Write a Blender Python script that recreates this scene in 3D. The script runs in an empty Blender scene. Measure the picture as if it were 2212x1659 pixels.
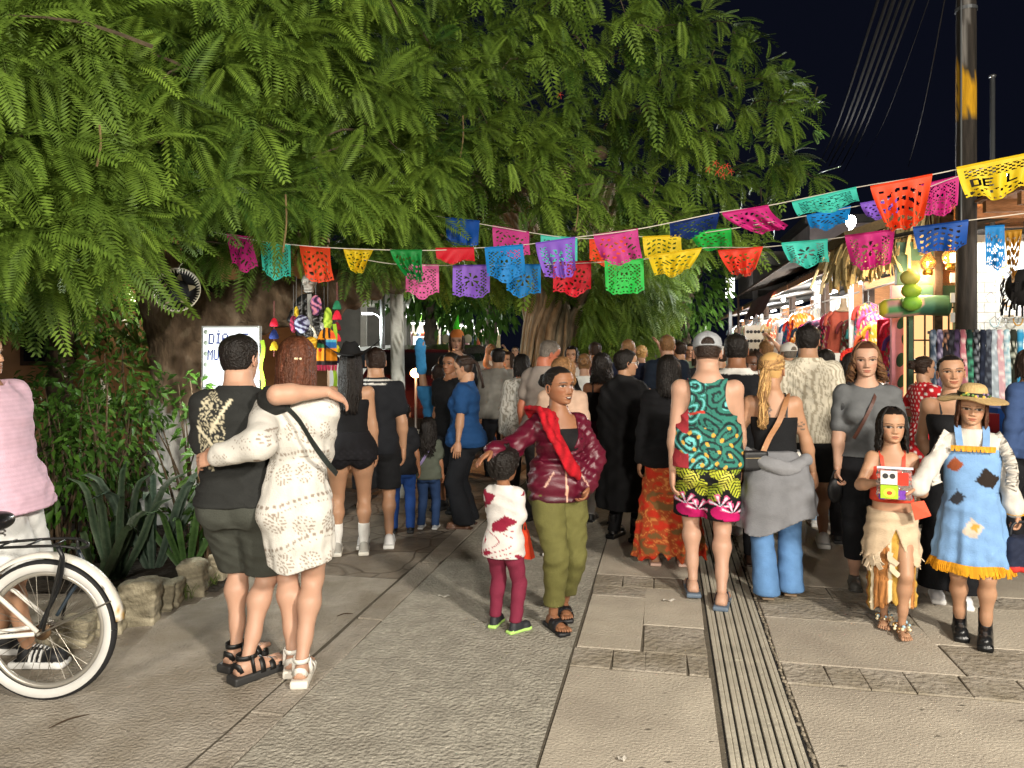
import bpy,bmesh,math,random,colorsys
import numpy as np
from mathutils import Vector,Matrix
R=math.radians
PI=math.pi
rng=np.random.default_rng(7)
random.seed(7)
SC=bpy.context.scene
COL=SC.collection
# ---------------------------------------------------------------- camera, night sky, exposure
FOC=1661.0
HZ=745.0
EYE=1.7
cam_d=bpy.data.cameras.new('camera')
cam_d.sensor_width=36.0
cam_d.lens=36.0*FOC/2212.0
cam_d.shift_y=-(829.5-HZ)/2212.0
cam_d.clip_start=0.05
cam_d.clip_end=400
cam=bpy.data.objects.new('camera',cam_d)
cam.location=(0,0,EYE)
cam.rotation_euler=(R(90),0,0)
COL.objects.link(cam)
SC.camera=cam
world=bpy.data.worlds.new('World')
SC.world=world
world.use_nodes=True
bg=world.node_tree.nodes['Background']
bg.inputs['Color'].default_value=(0.0024,0.0030,0.0066,1)
bg.inputs['Strength'].default_value=1.0
SC.view_settings.view_transform='Standard'
SC.view_settings.look='None'
SC.view_settings.exposure=0.42
SC.view_settings.gamma=1.0
SC.view_settings.use_curve_mapping=False
SC.cycles.max_bounces=6
SC.cycles.transparent_max_bounces=12
def light(name,kind,loc,power,color,size=0.1,target=None,spot=None):
	d=bpy.data.lights.new(name,kind)
	d.energy=power
	d.color=color
	if kind=='AREA':
		d.shape='DISK'
		d.size=size
	elif kind=='SUN':
		d.angle=size
	else:
		d.shadow_soft_size=size
	o=bpy.data.objects.new(name,d)
	o.location=loc
	if target is not None:
		o.rotation_euler=(Vector(target)-Vector(loc)).to_track_quat('-Z','Y').to_euler()
	if spot:
		d.spot_size=R(spot)
		d.spot_blend=0.6
	COL.objects.link(o)
	return o
WARM=(1.0,0.86,0.66)
COOL=(0.93,0.97,1.0)
LAMPS=[((4.6,-3.0,5.0),3700,(1.0,0.92,0.79)),((-3.0,-4.2,3.5),1150,(1.0,0.91,0.78)),((1.4,-6.0,3.9),2700,(1.0,0.92,0.80))]
for loc,w,c in LAMPS:
	light('street_lamp_light','POINT',(loc[0],loc[1],loc[2]-0.16),w,c,0.38)
# ---------------------------------------------------------------- placing
def P(x,y,d):
	return np.array([(x-1106.0)/FOC*d,d,EYE-(y-HZ)/FOC*d])
def G(x,y):
	d=EYE*FOC/(y-HZ)
	return np.array([(x-1106.0)/FOC*d,d,0.0])
def lin(h):
	h=h.lstrip('#')
	c=[int(h[i:i+2],16)/255 for i in(0,2,4)]
	return np.array([x/12.92 if x<=0.04045 else((x+0.055)/1.055)**2.4 for x in c])
# ---------------------------------------------------------------- materials
MATS={}
def mat(name,color=None,rough=0.75,bump=0.0,bscale=60,spec=0.4,metal=0.0,sheen=0.0,mode='flat',var=0.12,vscale=9,emit=None,estr=0,trans=0.0,alpha=1.0,coat=0.0,stretch=None,sss=0.0,var2=None):
	if name in MATS:
		return MATS[name]
	m=bpy.data.materials.new(name)
	m.use_nodes=True
	nt=m.node_tree
	b=nt.nodes['Principled BSDF']
	N=nt.nodes.new
	L=nt.links.new
	b.inputs['Roughness'].default_value=rough
	b.inputs['Specular IOR Level'].default_value=spec
	b.inputs['Metallic'].default_value=metal
	if sheen:
		b.inputs['Sheen Weight'].default_value=sheen
		b.inputs['Sheen Roughness'].default_value=0.4
	if coat:
		b.inputs['Coat Weight'].default_value=coat
		b.inputs['Coat Roughness'].default_value=0.12
	if sss:
		b.inputs['Subsurface Weight'].default_value=sss
		b.inputs['Subsurface Radius'].default_value=(0.012,0.005,0.003)
		b.inputs['Subsurface Scale'].default_value=1.0
	if trans:
		b.inputs['Transmission Weight'].default_value=trans
	if alpha<1:
		b.inputs['Alpha'].default_value=alpha
	if emit is not None:
		b.inputs['Emission Color'].default_value=(*emit,1)
		b.inputs['Emission Strength'].default_value=estr
	tc=N('ShaderNodeTexCoord')
	src=tc.outputs['Object']
	if stretch:
		mp=N('ShaderNodeMapping')
		mp.inputs['Scale'].default_value=stretch
		L(src,mp.inputs['Vector'])
		src=mp.outputs['Vector']
	if mode=='flat':
		rgb=N('ShaderNodeRGB')
		rgb.outputs[0].default_value=(*color,1)
		base=rgb.outputs[0]
	elif mode=='attr':
		a=N('ShaderNodeAttribute')
		a.attribute_name='Col'
		base=a.outputs['Color']
	else:
		oi=N('ShaderNodeObjectInfo')
		base=oi.outputs['Color']
	if var:
		nz=N('ShaderNodeTexNoise')
		nz.inputs['Scale'].default_value=vscale
		nz.inputs['Detail'].default_value=5
		L(src,nz.inputs['Vector'])
		mr=N('ShaderNodeMapRange')
		mr.inputs['From Min'].default_value=0.3
		mr.inputs['From Max'].default_value=0.7
		mr.inputs['To Min'].default_value=1-var
		mr.inputs['To Max'].default_value=1+var
		L(nz.outputs['Fac'],mr.inputs['Value'])
		mx=N('ShaderNodeVectorMath')
		mx.operation='SCALE'
		L(base,mx.inputs[0])
		L(mr.outputs['Result'],mx.inputs['Scale'])
		base=mx.outputs['Vector']
		if var2 is not None:
			nz2=N('ShaderNodeTexNoise')
			nz2.inputs['Scale'].default_value=vscale*0.23
			nz2.inputs['Detail'].default_value=7
			nz2.inputs['Roughness'].default_value=0.65
			L(src,nz2.inputs['Vector'])
			cr=N('ShaderNodeMapRange')
			cr.inputs['From Min'].default_value=0.42
			cr.inputs['From Max'].default_value=0.62
			L(nz2.outputs['Fac'],cr.inputs['Value'])
			m2=N('ShaderNodeMix')
			m2.data_type='RGBA'
			m2.inputs['B'].default_value=(*var2,1)
			L(cr.outputs['Result'],m2.inputs['Factor'])
			L(base,m2.inputs['A'])
			base=m2.outputs['Result']
	L(base,b.inputs['Base Color'])
	if bump:
		nb=N('ShaderNodeTexNoise')
		nb.inputs['Scale'].default_value=bscale
		nb.inputs['Detail'].default_value=6
		L(src,nb.inputs['Vector'])
		bp=N('ShaderNodeBump')
		bp.inputs['Strength'].default_value=bump
		bp.inputs['Distance'].default_value=0.02
		L(nb.outputs['Fac'],bp.inputs['Height'])
		L(bp.outputs['Normal'],b.inputs['Normal'])
	MATS[name]=m
	return m
def groove(m,scale,depth,col):
	"""stamped joints: thin irregular grooves between stone shapes"""
	nt=m.node_tree
	N,L=nt.nodes.new,nt.links.new
	b=nt.nodes['Principled BSDF']
	tc=N('ShaderNodeTexCoord')
	nz=N('ShaderNodeTexNoise')
	nz.inputs['Scale'].default_value=2.2
	ad=N('ShaderNodeMix')
	ad.data_type='RGBA'
	ad.inputs['Factor'].default_value=.22
	L(tc.outputs['Object'],nz.inputs['Vector'])
	L(tc.outputs['Object'],ad.inputs['A'])
	L(nz.outputs['Color'],ad.inputs['B'])
	vo=N('ShaderNodeTexVoronoi')
	vo.feature='DISTANCE_TO_EDGE'
	vo.inputs['Scale'].default_value=scale
	L(ad.outputs['Result'],vo.inputs['Vector'])
	mr=N('ShaderNodeMapRange')
	mr.inputs['From Max'].default_value=.035
	L(vo.outputs['Distance'],mr.inputs['Value'])
	old=b.inputs['Base Color'].links[0].from_socket
	mx=N('ShaderNodeMix')
	mx.data_type='RGBA'
	mx.inputs['A'].default_value=(*col,1)
	L(mr.outputs['Result'],mx.inputs['Factor'])
	L(old,mx.inputs['B'])
	L(mx.outputs['Result'],b.inputs['Base Color'])
	bp=N('ShaderNodeBump')
	bp.inputs['Strength'].default_value=depth
	bp.inputs['Distance'].default_value=.01
	L(mr.outputs['Result'],bp.inputs['Height'])
	ol=b.inputs['Normal'].links[0].from_socket
	L(ol,bp.inputs['Normal'])
	L(bp.outputs['Normal'],b.inputs['Normal'])
def leafmat(name,col,tip,rough=0.5,amount=0.35):
	"""Leaf: two-sided, some light passes through; colour varies leaf by leaf through the vertex colours."""
	m=bpy.data.materials.new(name)
	m.use_nodes=True
	nt=m.node_tree
	N=nt.nodes.new
	L=nt.links.new
	b=nt.nodes['Principled BSDF']
	out=nt.nodes['Material Output']
	b.inputs['Roughness'].default_value=rough
	b.inputs['Specular IOR Level'].default_value=0.14
	a=N('ShaderNodeAttribute')
	a.attribute_name='Col'
	mx=N('ShaderNodeMix')
	mx.data_type='RGBA'
	mx.inputs['A'].default_value=(*col,1)
	mx.inputs['B'].default_value=(*tip,1)
	L(a.outputs['Fac'],mx.inputs['Factor'])
	L(mx.outputs['Result'],b.inputs['Base Color'])
	tr=N('ShaderNodeBsdfTranslucent')
	L(mx.outputs['Result'],tr.inputs['Color'])
	ms=N('ShaderNodeMixShader')
	ms.inputs['Fac'].default_value=amount
	L(b.outputs['BSDF'],ms.inputs[1])
	L(tr.outputs['BSDF'],ms.inputs[2])
	L(ms.outputs['Shader'],out.inputs['Surface'])
	return m
def glow(name,color,strength):
	if name in MATS:
		return MATS[name]
	m=bpy.data.materials.new(name)
	m.use_nodes=True
	nt=m.node_tree
	nt.nodes.remove(nt.nodes['Principled BSDF'])
	e=nt.nodes.new('ShaderNodeEmission')
	e.inputs['Color'].default_value=(*color,1)
	e.inputs['Strength'].default_value=strength
	nt.links.new(e.outputs['Emission'],nt.nodes['Material Output'].inputs['Surface'])
	MATS[name]=m
	return m
# ---------------------------------------------------------------- mesh helpers (numpy)
def mesh_from(name,V,F,colors=None,smooth=True):
	V=np.asarray(V,dtype=np.float32).reshape(-1,3)
	me=bpy.data.meshes.new(name)
	if isinstance(F,np.ndarray):
		n,k=F.shape
		me.vertices.add(len(V))
		me.vertices.foreach_set('co',V.ravel())
		me.loops.add(n*k)
		me.loops.foreach_set('vertex_index',F.astype(np.int32).ravel())
		me.polygons.add(n)
		me.polygons.foreach_set('loop_start',np.arange(0,n*k,k,dtype=np.int32))
		me.polygons.foreach_set('loop_total',np.full(n,k,dtype=np.int32))
		me.update(calc_edges=True)
	else:
		me.from_pydata(V.tolist(),[],F)
		me.update()
	if smooth:
		me.polygons.foreach_set('use_smooth',np.ones(len(me.polygons),dtype=bool))
	if colors is not None:
		ca=me.color_attributes.new('Col','FLOAT_COLOR','POINT')
		c=np.ones((len(V),4),dtype=np.float32)
		c[:,:3]=colors
		ca.data.foreach_set('color',c.ravel())
	return me
class MB:
	"""Collects quads / polygons with an optional colour per vertex; build() links them as one mesh object."""
	def __init__(s):
		s.V,s.F,s.C,s.n=[],[],[],0
	def add(s,V,F,c=(1,1,1)):
		V=np.asarray(V,float).reshape(-1,3)
		c=np.asarray(c,float)
		s.V.append(V)
		s.C.append(np.broadcast_to(c,(len(V),3))if c.ndim==1 else c)
		s.F+=[tuple(int(i)+s.n for i in f)for f in F]
		s.n+=len(V)
		return s
	def box(s,c,size,c_=(1,1,1),rot=None,taper=1.0):
		x,y,z=np.array(size)/2.0
		v=np.array([[-x,-y,-z],[x,-y,-z],[x,y,-z],[-x,y,-z],[-x*taper,-y*taper,z],[x*taper,-y*taper,z],[x*taper,y*taper,z],[-x*taper,y*taper,z]])
		if rot is not None:
			v=v@np.array(rot).T
		return s.add(v+np.array(c),[(3,2,1,0),(4,5,6,7),(0,1,5,4),(1,2,6,5),(2,3,7,6),(3,0,4,7)],c_)
	def tube(s,pts,r,n=8,c=(1,1,1),flat=1.0,cap=True):
		V,F=tube(pts,r,n,flat,cap)
		return s.add(V,F,c)
	def ball(s,c,r,c_=(1,1,1),n=10,m=7,rot=None):
		r=np.broadcast_to(np.array(r,float),(3,))
		V,F=[],[]
		for i in range(m+1):
			t=math.pi*i/m
			for j in range(n):
				a=2*math.pi*j/n
				V.append([math.sin(t)*math.cos(a)*r[0],math.sin(t)*math.sin(a)*r[1],math.cos(t)*r[2]])
		for i in range(m):
			for j in range(n):
				F.append((i*n+j,(i+1)*n+j,(i+1)*n+(j+1)%n,i*n+(j+1)%n))
		V=np.array(V)
		if rot is not None:
			V=V@np.array(rot).T
		return s.add(V+np.array(c),F,c_)
	def lathe(s,prof,c=(0,0,0),n=16,c_=(1,1,1)):
		V,F=[],[]
		for(r,z)in prof:
			for j in range(n):
				a=2*math.pi*j/n
				V.append([r*math.cos(a)+c[0],r*math.sin(a)+c[1],z+c[2]])
		for i in range(len(prof)-1):
			for j in range(n):
				F.append((i*n+j,i*n+(j+1)%n,(i+1)*n+(j+1)%n,(i+1)*n+j))
		return s.add(V,F,c_)
	def prism(s,poly,z0,z1,c=(1,1,1)):
		n=len(poly)
		V=[(x,y,z0)for x,y in poly]+[(x,y,z1)for x,y in poly]
		F=[tuple(range(n-1,-1,-1)),tuple(range(n,2*n))]+[(i,(i+1)%n,n+(i+1)%n,n+i)for i in range(n)]
		return s.add(V,F,c)
	def mesh(s,name,smooth=False):
		return mesh_from(name,np.concatenate(s.V),s.F,np.concatenate(s.C),smooth)
	def build(s,name,m,parent=None,smooth=False):
		return part(name,s.mesh(name,smooth),m,parent)
def tube(pts,r,n=8,flat=1.0,cap=True,up=None):
	pts=np.asarray(pts,float)
	r=np.broadcast_to(np.asarray(r,float),(len(pts),))
	T=np.gradient(pts,axis=0)
	T/=np.linalg.norm(T,axis=1)[:,None]+1e-9
	u0=np.array([0,0,1.0])if abs(T[0][2])<0.9 else np.array([0,1.0,0])
	if up is not None:
		u0=np.asarray(up,float)
	V=[]
	a=np.arange(n)*2*math.pi/n
	U=u0
	for p,t,rr in zip(pts,T,r):
		U=U-t*(U@t)
		U=U/(np.linalg.norm(U)+1e-9)
		W=np.cross(t,U)
		V.append(p+rr*(np.cos(a)[:,None]*W+flat*np.sin(a)[:,None]*U))
	V=np.concatenate(V)
	F=[(i*n+j,i*n+(j+1)%n,(i+1)*n+(j+1)%n,(i+1)*n+j)for i in range(len(pts)-1)for j in range(n)]
	if cap:
		F+=[tuple(range(n-1,-1,-1)),tuple(range((len(pts)-1)*n,len(pts)*n))]
	return V,F
def part(name,me,m,parent=None,label=None):
	o=bpy.data.objects.new(name,me)
	if m is not None:
		if len(me.materials)==0:
			me.materials.append(m)
	COL.objects.link(o)
	if parent is not None:
		o.parent=parent
	if label:
		o['label']=label
	return o
def tag(o,label=None,cat=None,group=None,kind=None):
	if label:
		o['label']=label
	if cat:
		o['category']=cat
	if group:
		o['group']=group
	if kind:
		o['kind']=kind
	return o
def thing(name,label,cat,loc=(0,0,0),rotz=0.0,group=None):
	o=bpy.data.objects.new(name,None)
	o.empty_display_size=0.1
	COL.objects.link(o)
	o.location=tuple(loc)
	o.rotation_euler=(0,0,rotz)
	return tag(o,label,cat,group)
def copy_tree(o,parent=None):
	c=o.copy()
	COL.objects.link(c)
	c.parent=parent
	for ch in list(o.children):
		copy_tree(ch,c)
	return c
def smooth_curve(pts,n):
	"""Catmull-Rom through pts."""
	pts=np.asarray(pts,float)
	p=np.vstack([2*pts[0]-pts[1],pts,2*pts[-1]-pts[-2]])
	t=np.linspace(0,len(pts)-1-1e-6,n)
	i=t.astype(int)
	f=(t-i)[:,None]
	a,b,c,d=p[i],p[i+1],p[i+2],p[i+3]
	return 0.5*((2*b)+(-a+c)*f+(2*a-5*b+4*c-d)*f**2+(-a+3*b-3*c+d)*f**3)
FONT={'A':'01110100011000111111100011000110001','C':'01111100001000010000100001000001111','D':'11110100011000110001100011000111110','E':'11111100001000011110100001000011111','I':'01110001000010000100001000010001110','L':'10000100001000010000100001000011111','M':'10001110111010110101100011000110001','N':'10001110011010110101100111000110001','O':'01110100011000110001100011000101110','R':'11110100011000111110101001001010001','S':'01111100001000001110000010000111110','T':'11111001000010000100001000010000100','U':'10001100011000110001100011000101110','P':'11110100011000111110100001000010000','V':'10001100011000110001010100101000100','B':'11110100011000111110100011000111110','K':'10001100101010011000101001001010001',' ':'0'*35,}
def bitmap(text):
	g=np.zeros((7,6*len(text)),bool)
	for i,ch in enumerate(text):
		g[:,i*6:i*6+5]=np.array([int(c)for c in FONT[ch]]).reshape(7,5).astype(bool)
	return g
# ---------------------------------------------------------------- solid modelling on a grid: smooth unions of tapered limbs and elliptical trunk rings
def _cap(p0,p1,r0,r1):
	p0=np.asarray(p0,float)
	p1=np.asarray(p1,float)
	ax=p1-p0
	L2=float(ax@ax)+1e-9
	def f(X,Y,Z):
		x,y,z=X-p0[0],Y-p0[1],Z-p0[2]
		t=np.clip((x*ax[0]+y*ax[1]+z*ax[2])/L2,0,1)
		return np.sqrt((x-t*ax[0])**2+(y-t*ax[1])**2+(z-t*ax[2])**2)-(r0+(r1-r0)*t)
	m=max(r0,r1)
	return f,np.minimum(p0,p1)-m,np.maximum(p0,p1)+m
def _ell(c,r,rot=None):
	c=np.asarray(c,float)
	r=np.asarray(r,float)
	M=np.eye(3)if rot is None else np.asarray(rot)
	def f(X,Y,Z):
		x,y,z=X-c[0],Y-c[1],Z-c[2]
		a=(x*M[0,0]+y*M[1,0]+z*M[2,0])/r[0]
		b=(x*M[0,1]+y*M[1,1]+z*M[2,1])/r[1]
		d=(x*M[0,2]+y*M[1,2]+z*M[2,2])/r[2]
		k0=np.sqrt(a*a+b*b+d*d)
		k1=np.sqrt((a/r[0])**2+(b/r[1])**2+(d/r[2])**2)+1e-6
		return k0*(k0-1)/k1
	m=float(r.max())
	return f,c-m,c+m
def _rings(rows,pleat=None,n=2.3):
	rows=np.asarray(sorted(rows),float)
	z0,z1=rows[0,0],rows[-1,0]
	def f(X,Y,Z):
		zc=np.clip(Z,z0,z1)
		cx,cy,a,b=(np.interp(zc,rows[:,0],rows[:,i]).astype(np.float32)for i in range(1,5))
		x,y=X-cx,Y-cy
		if pleat is not None:
			num,amp,ph=pleat
			s=np.interp(zc,[z0,z1],[1.0,0.0])
			th=np.arctan2(y,x)
			k=1+amp*s*(np.sin(num*th+ph+2.1*np.sin(2*th))+0.5*np.sin(num*1.7*th+2*ph))
			a,b=a*k,b*k
		q=((np.abs(x)/a)**n+(np.abs(y)/b)**n)**(1/n)
		d=(q-1)*np.minimum(a,b)*0.9
		return np.maximum(d,np.maximum(z0-Z,Z-z1))
	ex=rows[:,3].max()*1.4
	ey=rows[:,4].max()*1.4
	return(f,np.array([rows[:,1].min()-ex,rows[:,2].min()-ey,z0]),np.array([rows[:,1].max()+ex,rows[:,2].max()+ey,z1]))
def _box(c,half,rad=0.01,rot=None):
	c=np.asarray(c,float)
	h=np.asarray(half,float)-rad
	M=np.eye(3)if rot is None else np.asarray(rot)
	def f(X,Y,Z):
		x,y,z=X-c[0],Y-c[1],Z-c[2]
		a=np.abs(x*M[0,0]+y*M[1,0]+z*M[2,0])-h[0]
		b=np.abs(x*M[0,1]+y*M[1,1]+z*M[2,1])-h[1]
		d=np.abs(x*M[0,2]+y*M[1,2]+z*M[2,2])-h[2]
		o=np.sqrt(np.maximum(a,0)**2+np.maximum(b,0)**2+np.maximum(d,0)**2)
		return o+np.minimum(np.maximum(a,np.maximum(b,d)),0)-rad
	m=float(np.linalg.norm(half))
	return f,c-m,c+m
def folds(X,Y,Z,s=1.0,seed=0):
	q=seed*1.7
	w=np.sin(7*s*Z+3*X+q)*0.6+np.sin(9*s*X-5*s*Y+2*q)*0.5
	a=np.sin(26*s*Z+11*s*X+3*w+q)
	b=np.sin(17*s*(X+0.6*Z)+13*s*Y+2.5*w+1.3*q)
	c=np.sin(43*s*(0.5*X-Z)+19*s*Y+3*w)
	return(1-np.abs(a))*0.55+(1-np.abs(b))*0.45+0.25*c-0.5
def solid(prims,h=0.012,k=0.02,g=0.0,clip=None,disp=0.0,fs=1.0,seed=0,name='m',color=None,taubin=2,extra=None):
	"""Mesh of the smooth union of prims inflated by g, cut where clip > 0."""
	lo=np.min([p[1]for p in prims],axis=0)-g-2.5*h
	hi=np.max([p[2]for p in prims],axis=0)+g+2.5*h
	ax=[np.arange(lo[i],hi[i]+h,h,dtype=np.float32)for i in range(3)]
	D=np.full([len(a)for a in ax],0.08,np.float32)
	pad=0.05+g+k
	for f,l,u in prims:
		ix=[slice(max(0,int((l[i]-pad-lo[i])/h)),min(len(ax[i]),int((u[i]+pad-lo[i])/h)+2))for i in range(3)]
		X,Y,Z=ax[0][ix[0]][:,None,None],ax[1][ix[1]][None,:,None],ax[2][ix[2]][None,None,:]
		d=f(X,Y,Z)-g
		W=D[ix[0],ix[1],ix[2]]
		q=np.maximum(k-np.abs(W-d),0)/k
		D[ix[0],ix[1],ix[2]]=np.minimum(W,d)-q*q*k*0.25
	X,Y,Z=ax[0][:,None,None],ax[1][None,:,None],ax[2][None,None,:]
	if disp:
		D-=disp*folds(X,Y,Z,fs,seed).astype(np.float32)
	if extra is not None:
		D=extra(D,X,Y,Z)
	if clip is not None:
		D=np.maximum(D,clip(X,Y,Z))
	V,F=nets(D,lo,h)
	if color is None:
		return mesh_from(name,V,F)
	return mesh_from(name,V,F,color(V[:,0],V[:,1],V[:,2])if callable(color)else np.broadcast_to(np.asarray(color,float),(len(V),3)))
def nets(D,lo,h):
	S=D<0
	nx,ny,nz=D.shape
	c=S[:-1,:-1,:-1].astype(np.int8)
	cnt=np.zeros((nx-1,ny-1,nz-1),np.int8)
	for i in(0,1):
		for j in(0,1):
			for k in(0,1):
				cnt+=S[i:nx-1+i,j:ny-1+j,k:nz-1+k]
	act=(cnt>0)&(cnt<8)
	I,J,K=np.nonzero(act)
	idx=np.full(act.shape,-1,np.int32)
	idx[I,J,K]=np.arange(len(I))
	corner={}
	for i in(0,1):
		for j in(0,1):
			for k in(0,1):
				corner[(i,j,k)]=D[I+i,J+j,K+k]
	acc=np.zeros((len(I),3),np.float32)
	num=np.zeros(len(I),np.float32)
	for a in range(3):
		for u in(0,1):
			for v in(0,1):
				c0=[u,v]
				c0.insert(a,0)
				c1=[u,v]
				c1.insert(a,1)
				d0,d1=corner[tuple(c0)],corner[tuple(c1)]
				m=(d0<0)!=(d1<0)
				t=np.where(m,d0/(d0-d1+1e-12),0)
				for b in range(3):
					acc[:,b]+=np.where(m,t if b==a else float(c0[b]),0)
				num+=m
	V=(np.stack([I,J,K],1)+acc/num[:,None])*h+lo
	Fs=[]
	for a in range(3):
		o=[(1,2),(2,0),(0,1)][a]
		sl0=[slice(1,-1)]*3
		sl0[a]=slice(0,-1)
		sl1=list(sl0)
		sl1[a]=slice(1,None)
		s0,s1=S[tuple(sl0)],S[tuple(sl1)]
		ch=np.nonzero(s0!=s1)
		fl=s0[ch]
		base=np.stack(ch,1)
		off=np.ones(3,int)
		off[a]=0
		base=base+off
		q=[]
		for(du,dv)in((0,0),(-1,0),(-1,-1),(0,-1)):
			b=base.copy()
			b[:,o[0]]+=du
			b[:,o[1]]+=dv
			q.append(idx[b[:,0],b[:,1],b[:,2]])
		q=np.stack(q,1)
		q[~fl]=q[~fl][:,::-1]
		Fs.append(q)
	return V,np.concatenate(Fs).astype(np.int32)
# ---------------------------------------------------------------- people
def ik(a,b,l1,l2,hint):
	a=np.asarray(a,float)
	b=np.asarray(b,float)
	d=b-a
	L=np.linalg.norm(d)
	if L>(l1+l2)*0.999:
		b=a+d/L*(l1+l2)*0.999
		d=b-a
		L=np.linalg.norm(d)
	L=max(L,abs(l1-l2)+1e-3)
	u=d/L
	t=(l1*l1-l2*l2+L*L)/(2*L)
	hgt=math.sqrt(max(l1*l1-t*t,1e-6))
	h=np.asarray(hint,float)
	h=h-u*(h@u)
	h/=np.linalg.norm(h)+1e-9
	return a+u*t+h*hgt,b
MALE=[(.455,.050,.052),(.475,.082,.066),(.50,.098,.072),(.53,.100,.072),(.57,.094,.066),(.61,.088,.060),(.65,.090,.062),(.70,.096,.066),(.745,.102,.068),(.78,.101,.062),(.802,.091,.055),(.822,.074,.048),(.838,.058,.043),(.852,.046,.040),(.868,.037,.038),(.90,.034,.037)]
FEM=[(.455,.055,.055),(.475,.090,.070),(.50,.106,.077),(.53,.104,.075),(.57,.090,.064),(.61,.075,.055),(.65,.076,.056),(.70,.083,.061),(.745,.090,.062),(.78,.089,.055),(.802,.079,.048),(.822,.061,.042),(.838,.045,.038),(.852,.036,.034),(.868,.029,.031),(.90,.027,.031)]
KID=[(.455,.055,.052),(.475,.085,.066),(.50,.092,.070),(.53,.090,.070),(.57,.086,.068),(.61,.084,.066),(.65,.084,.064),(.70,.087,.062),(.745,.092,.060),(.78,.088,.054),(.802,.076,.046),(.822,.058,.040),(.838,.044,.036),(.852,.037,.033),(.868,.032,.031),(.90,.031,.031)]
SKIN=dict(fair=lin('#b08a74'),tan=lin('#a37c61'),brown=lin('#875d43'),dark=lin('#634331'),olive=lin('#a57e63'),deep=lin('#4a2f20'))
HAIR=dict(black=lin('#17120f'),dark=lin('#2a1c14'),brown=lin('#4a2c1c'),light=lin('#7d5b3a'),blond=lin('#b8925c'),grey=lin('#6d655c'),auburn=lin('#5a3120'))
def head_mesh(hh,skin,hair=None,hairline=0.80,mouth='closed',smile=0.0,res=1,seed=0,brow=None,female=True,bald=False,fuzz=0.0,kid=False):
	"""Displaced head: chin at z = 0, top at z = 1 (times hh), facing +y. Lips, brows and eyes get their own colours; lid shade is painted in."""
	prof=np.array([(0.0,.06,.22,.02),(.02,.13,.315,.05),(.05,.18,.36,.09),(.10,.215,.378,.14),(.18,.255,.378,.23),(.28,.285,.378,.33),(.40,.315,.382,.40),(.50,.328,.372,.435),(.58,.335,.392,.455),(.70,.335,.388,.46),(.82,.298,.333,.42),(.91,.222,.238,.32),(.965,.138,.148,.20),(1.0,.012,.012,.012)])
	if res==2:
		zs=np.concatenate([np.linspace(0,.08,8)[:-1],np.linspace(.08,.64,92)[:-1],np.linspace(.64,1,22)])
		ph=np.concatenate([np.linspace(-1.35,1.35,101),np.linspace(1.35,2*math.pi-1.35,36)[1:-1]])
	elif res==1:
		zs=np.concatenate([np.linspace(0,.64,36)[:-1],np.linspace(.64,1,12)])
		ph=np.concatenate([np.linspace(-1.3,1.3,41),np.linspace(1.3,2*math.pi-1.3,22)[1:-1]])
	else:
		zs=np.linspace(0,1,16)
		ph=np.linspace(0,2*math.pi,21)[:-1]
	n=len(ph)
	hw,fr,bk=(np.interp(zs,prof[:,0],prof[:,i])[:,None]for i in(1,2,3))
	s,c=np.sin(ph)[None],np.cos(ph)[None]
	e=2/2.25
	x=hw*np.sign(s)*np.abs(s)**e
	y=np.where(c>0,fr,bk)*np.sign(c)*np.abs(c)**e
	z=np.broadcast_to(zs[:,None],x.shape).copy()
	ez=.465 if kid else .497
	es=1.22 if kid else 1.0
	nk=.62 if kid else 1.0
	ga=lambda v,s_:np.exp(-(v/s_)**2)
	ax=np.abs(x)
	front=np.clip(c*2.5,0,1)
	nb=np.interp(z,[.27,.30,.325,.36,.45,.53,.58],[0,.075,.105,.085,.045,.018,0])
	ns=np.interp(z,[.28,.33,.45,.55],[.058,.055,.042,.035])
	d=nk*nb*ga(x,ns)
	d+=.024*ga(ax-.062,.03)*ga(z-.315,.03)
	d+=-(.040 if kid else .060)*ga(ax-.155,.085)*ga(z-ez,.050)
	d+=.034*ga(ax-.155,.052)*ga(z-ez,.032)
	d+=(.004 if kid else .016)*ga(z-.575,.025)*ga(ax-.16,.12)
	d+=(.012 if kid else .026)*ga(ax-.205,.075)*ga(z-.385,.07)+(.03 if kid else 0)*ga(ax-.19,.09)*ga(z-.25,.09)
	zl=.192+smile*(ax/.1)**2*.02
	wl=.085+.025*smile
	d+=.026*ga(x,wl)*ga(z-zl-.022,.016)+.027*ga(x,wl*.85)*ga(z-zl+.026,.018)
	d+=-.014*ga(x,wl)*ga(z-zl,.009)
	d+=-.016*ga(x,.09)*ga(z-.118,.025)+.024*ga(x,.085)*ga(z-.06,.035)
	if smile:
		d+=.018*smile*ga(ax-.15,.045)*ga(z-.27,.05)-.010*smile*ga(ax-.115,.018)*ga(z-.23,.05)
	y=y+d*front
	if not female and not kid:
		x=x*np.interp(z,[0,.12,.3,1],[1.16,1.08,1.03,1.0])
	V=np.stack([x,y,z],-1).reshape(-1,3)
	F=[(i*n+j,i*n+(j+1)%n,(i+1)*n+(j+1)%n,(i+1)*n+j)for i in range(len(zs)-1)for j in range(n)]
	F.append(tuple(range(n-1,-1,-1)))
	X,Y,Z,A=V[:,0],V[:,1],V[:,2],np.abs(V[:,0])
	C=np.tile(np.asarray(skin),(len(V),1))
	fm=Y>.1
	def paint(m,col,k=1.0):
		C[m]=C[m]*(1-k)+np.asarray(col)*k
	blush=np.exp(-((A-.2)/.1)**2-((Z-.35)/.08)**2)*fm*.22
	C*=1+blush[:,None]*np.array([.35,-.25,-.2])
	lipc=np.asarray(skin)*np.array([.95,.52,.52])if female else np.asarray(skin)*np.array([.88,.66,.64])
	zl_=.192+smile*(A/.1)**2*.02
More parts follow.
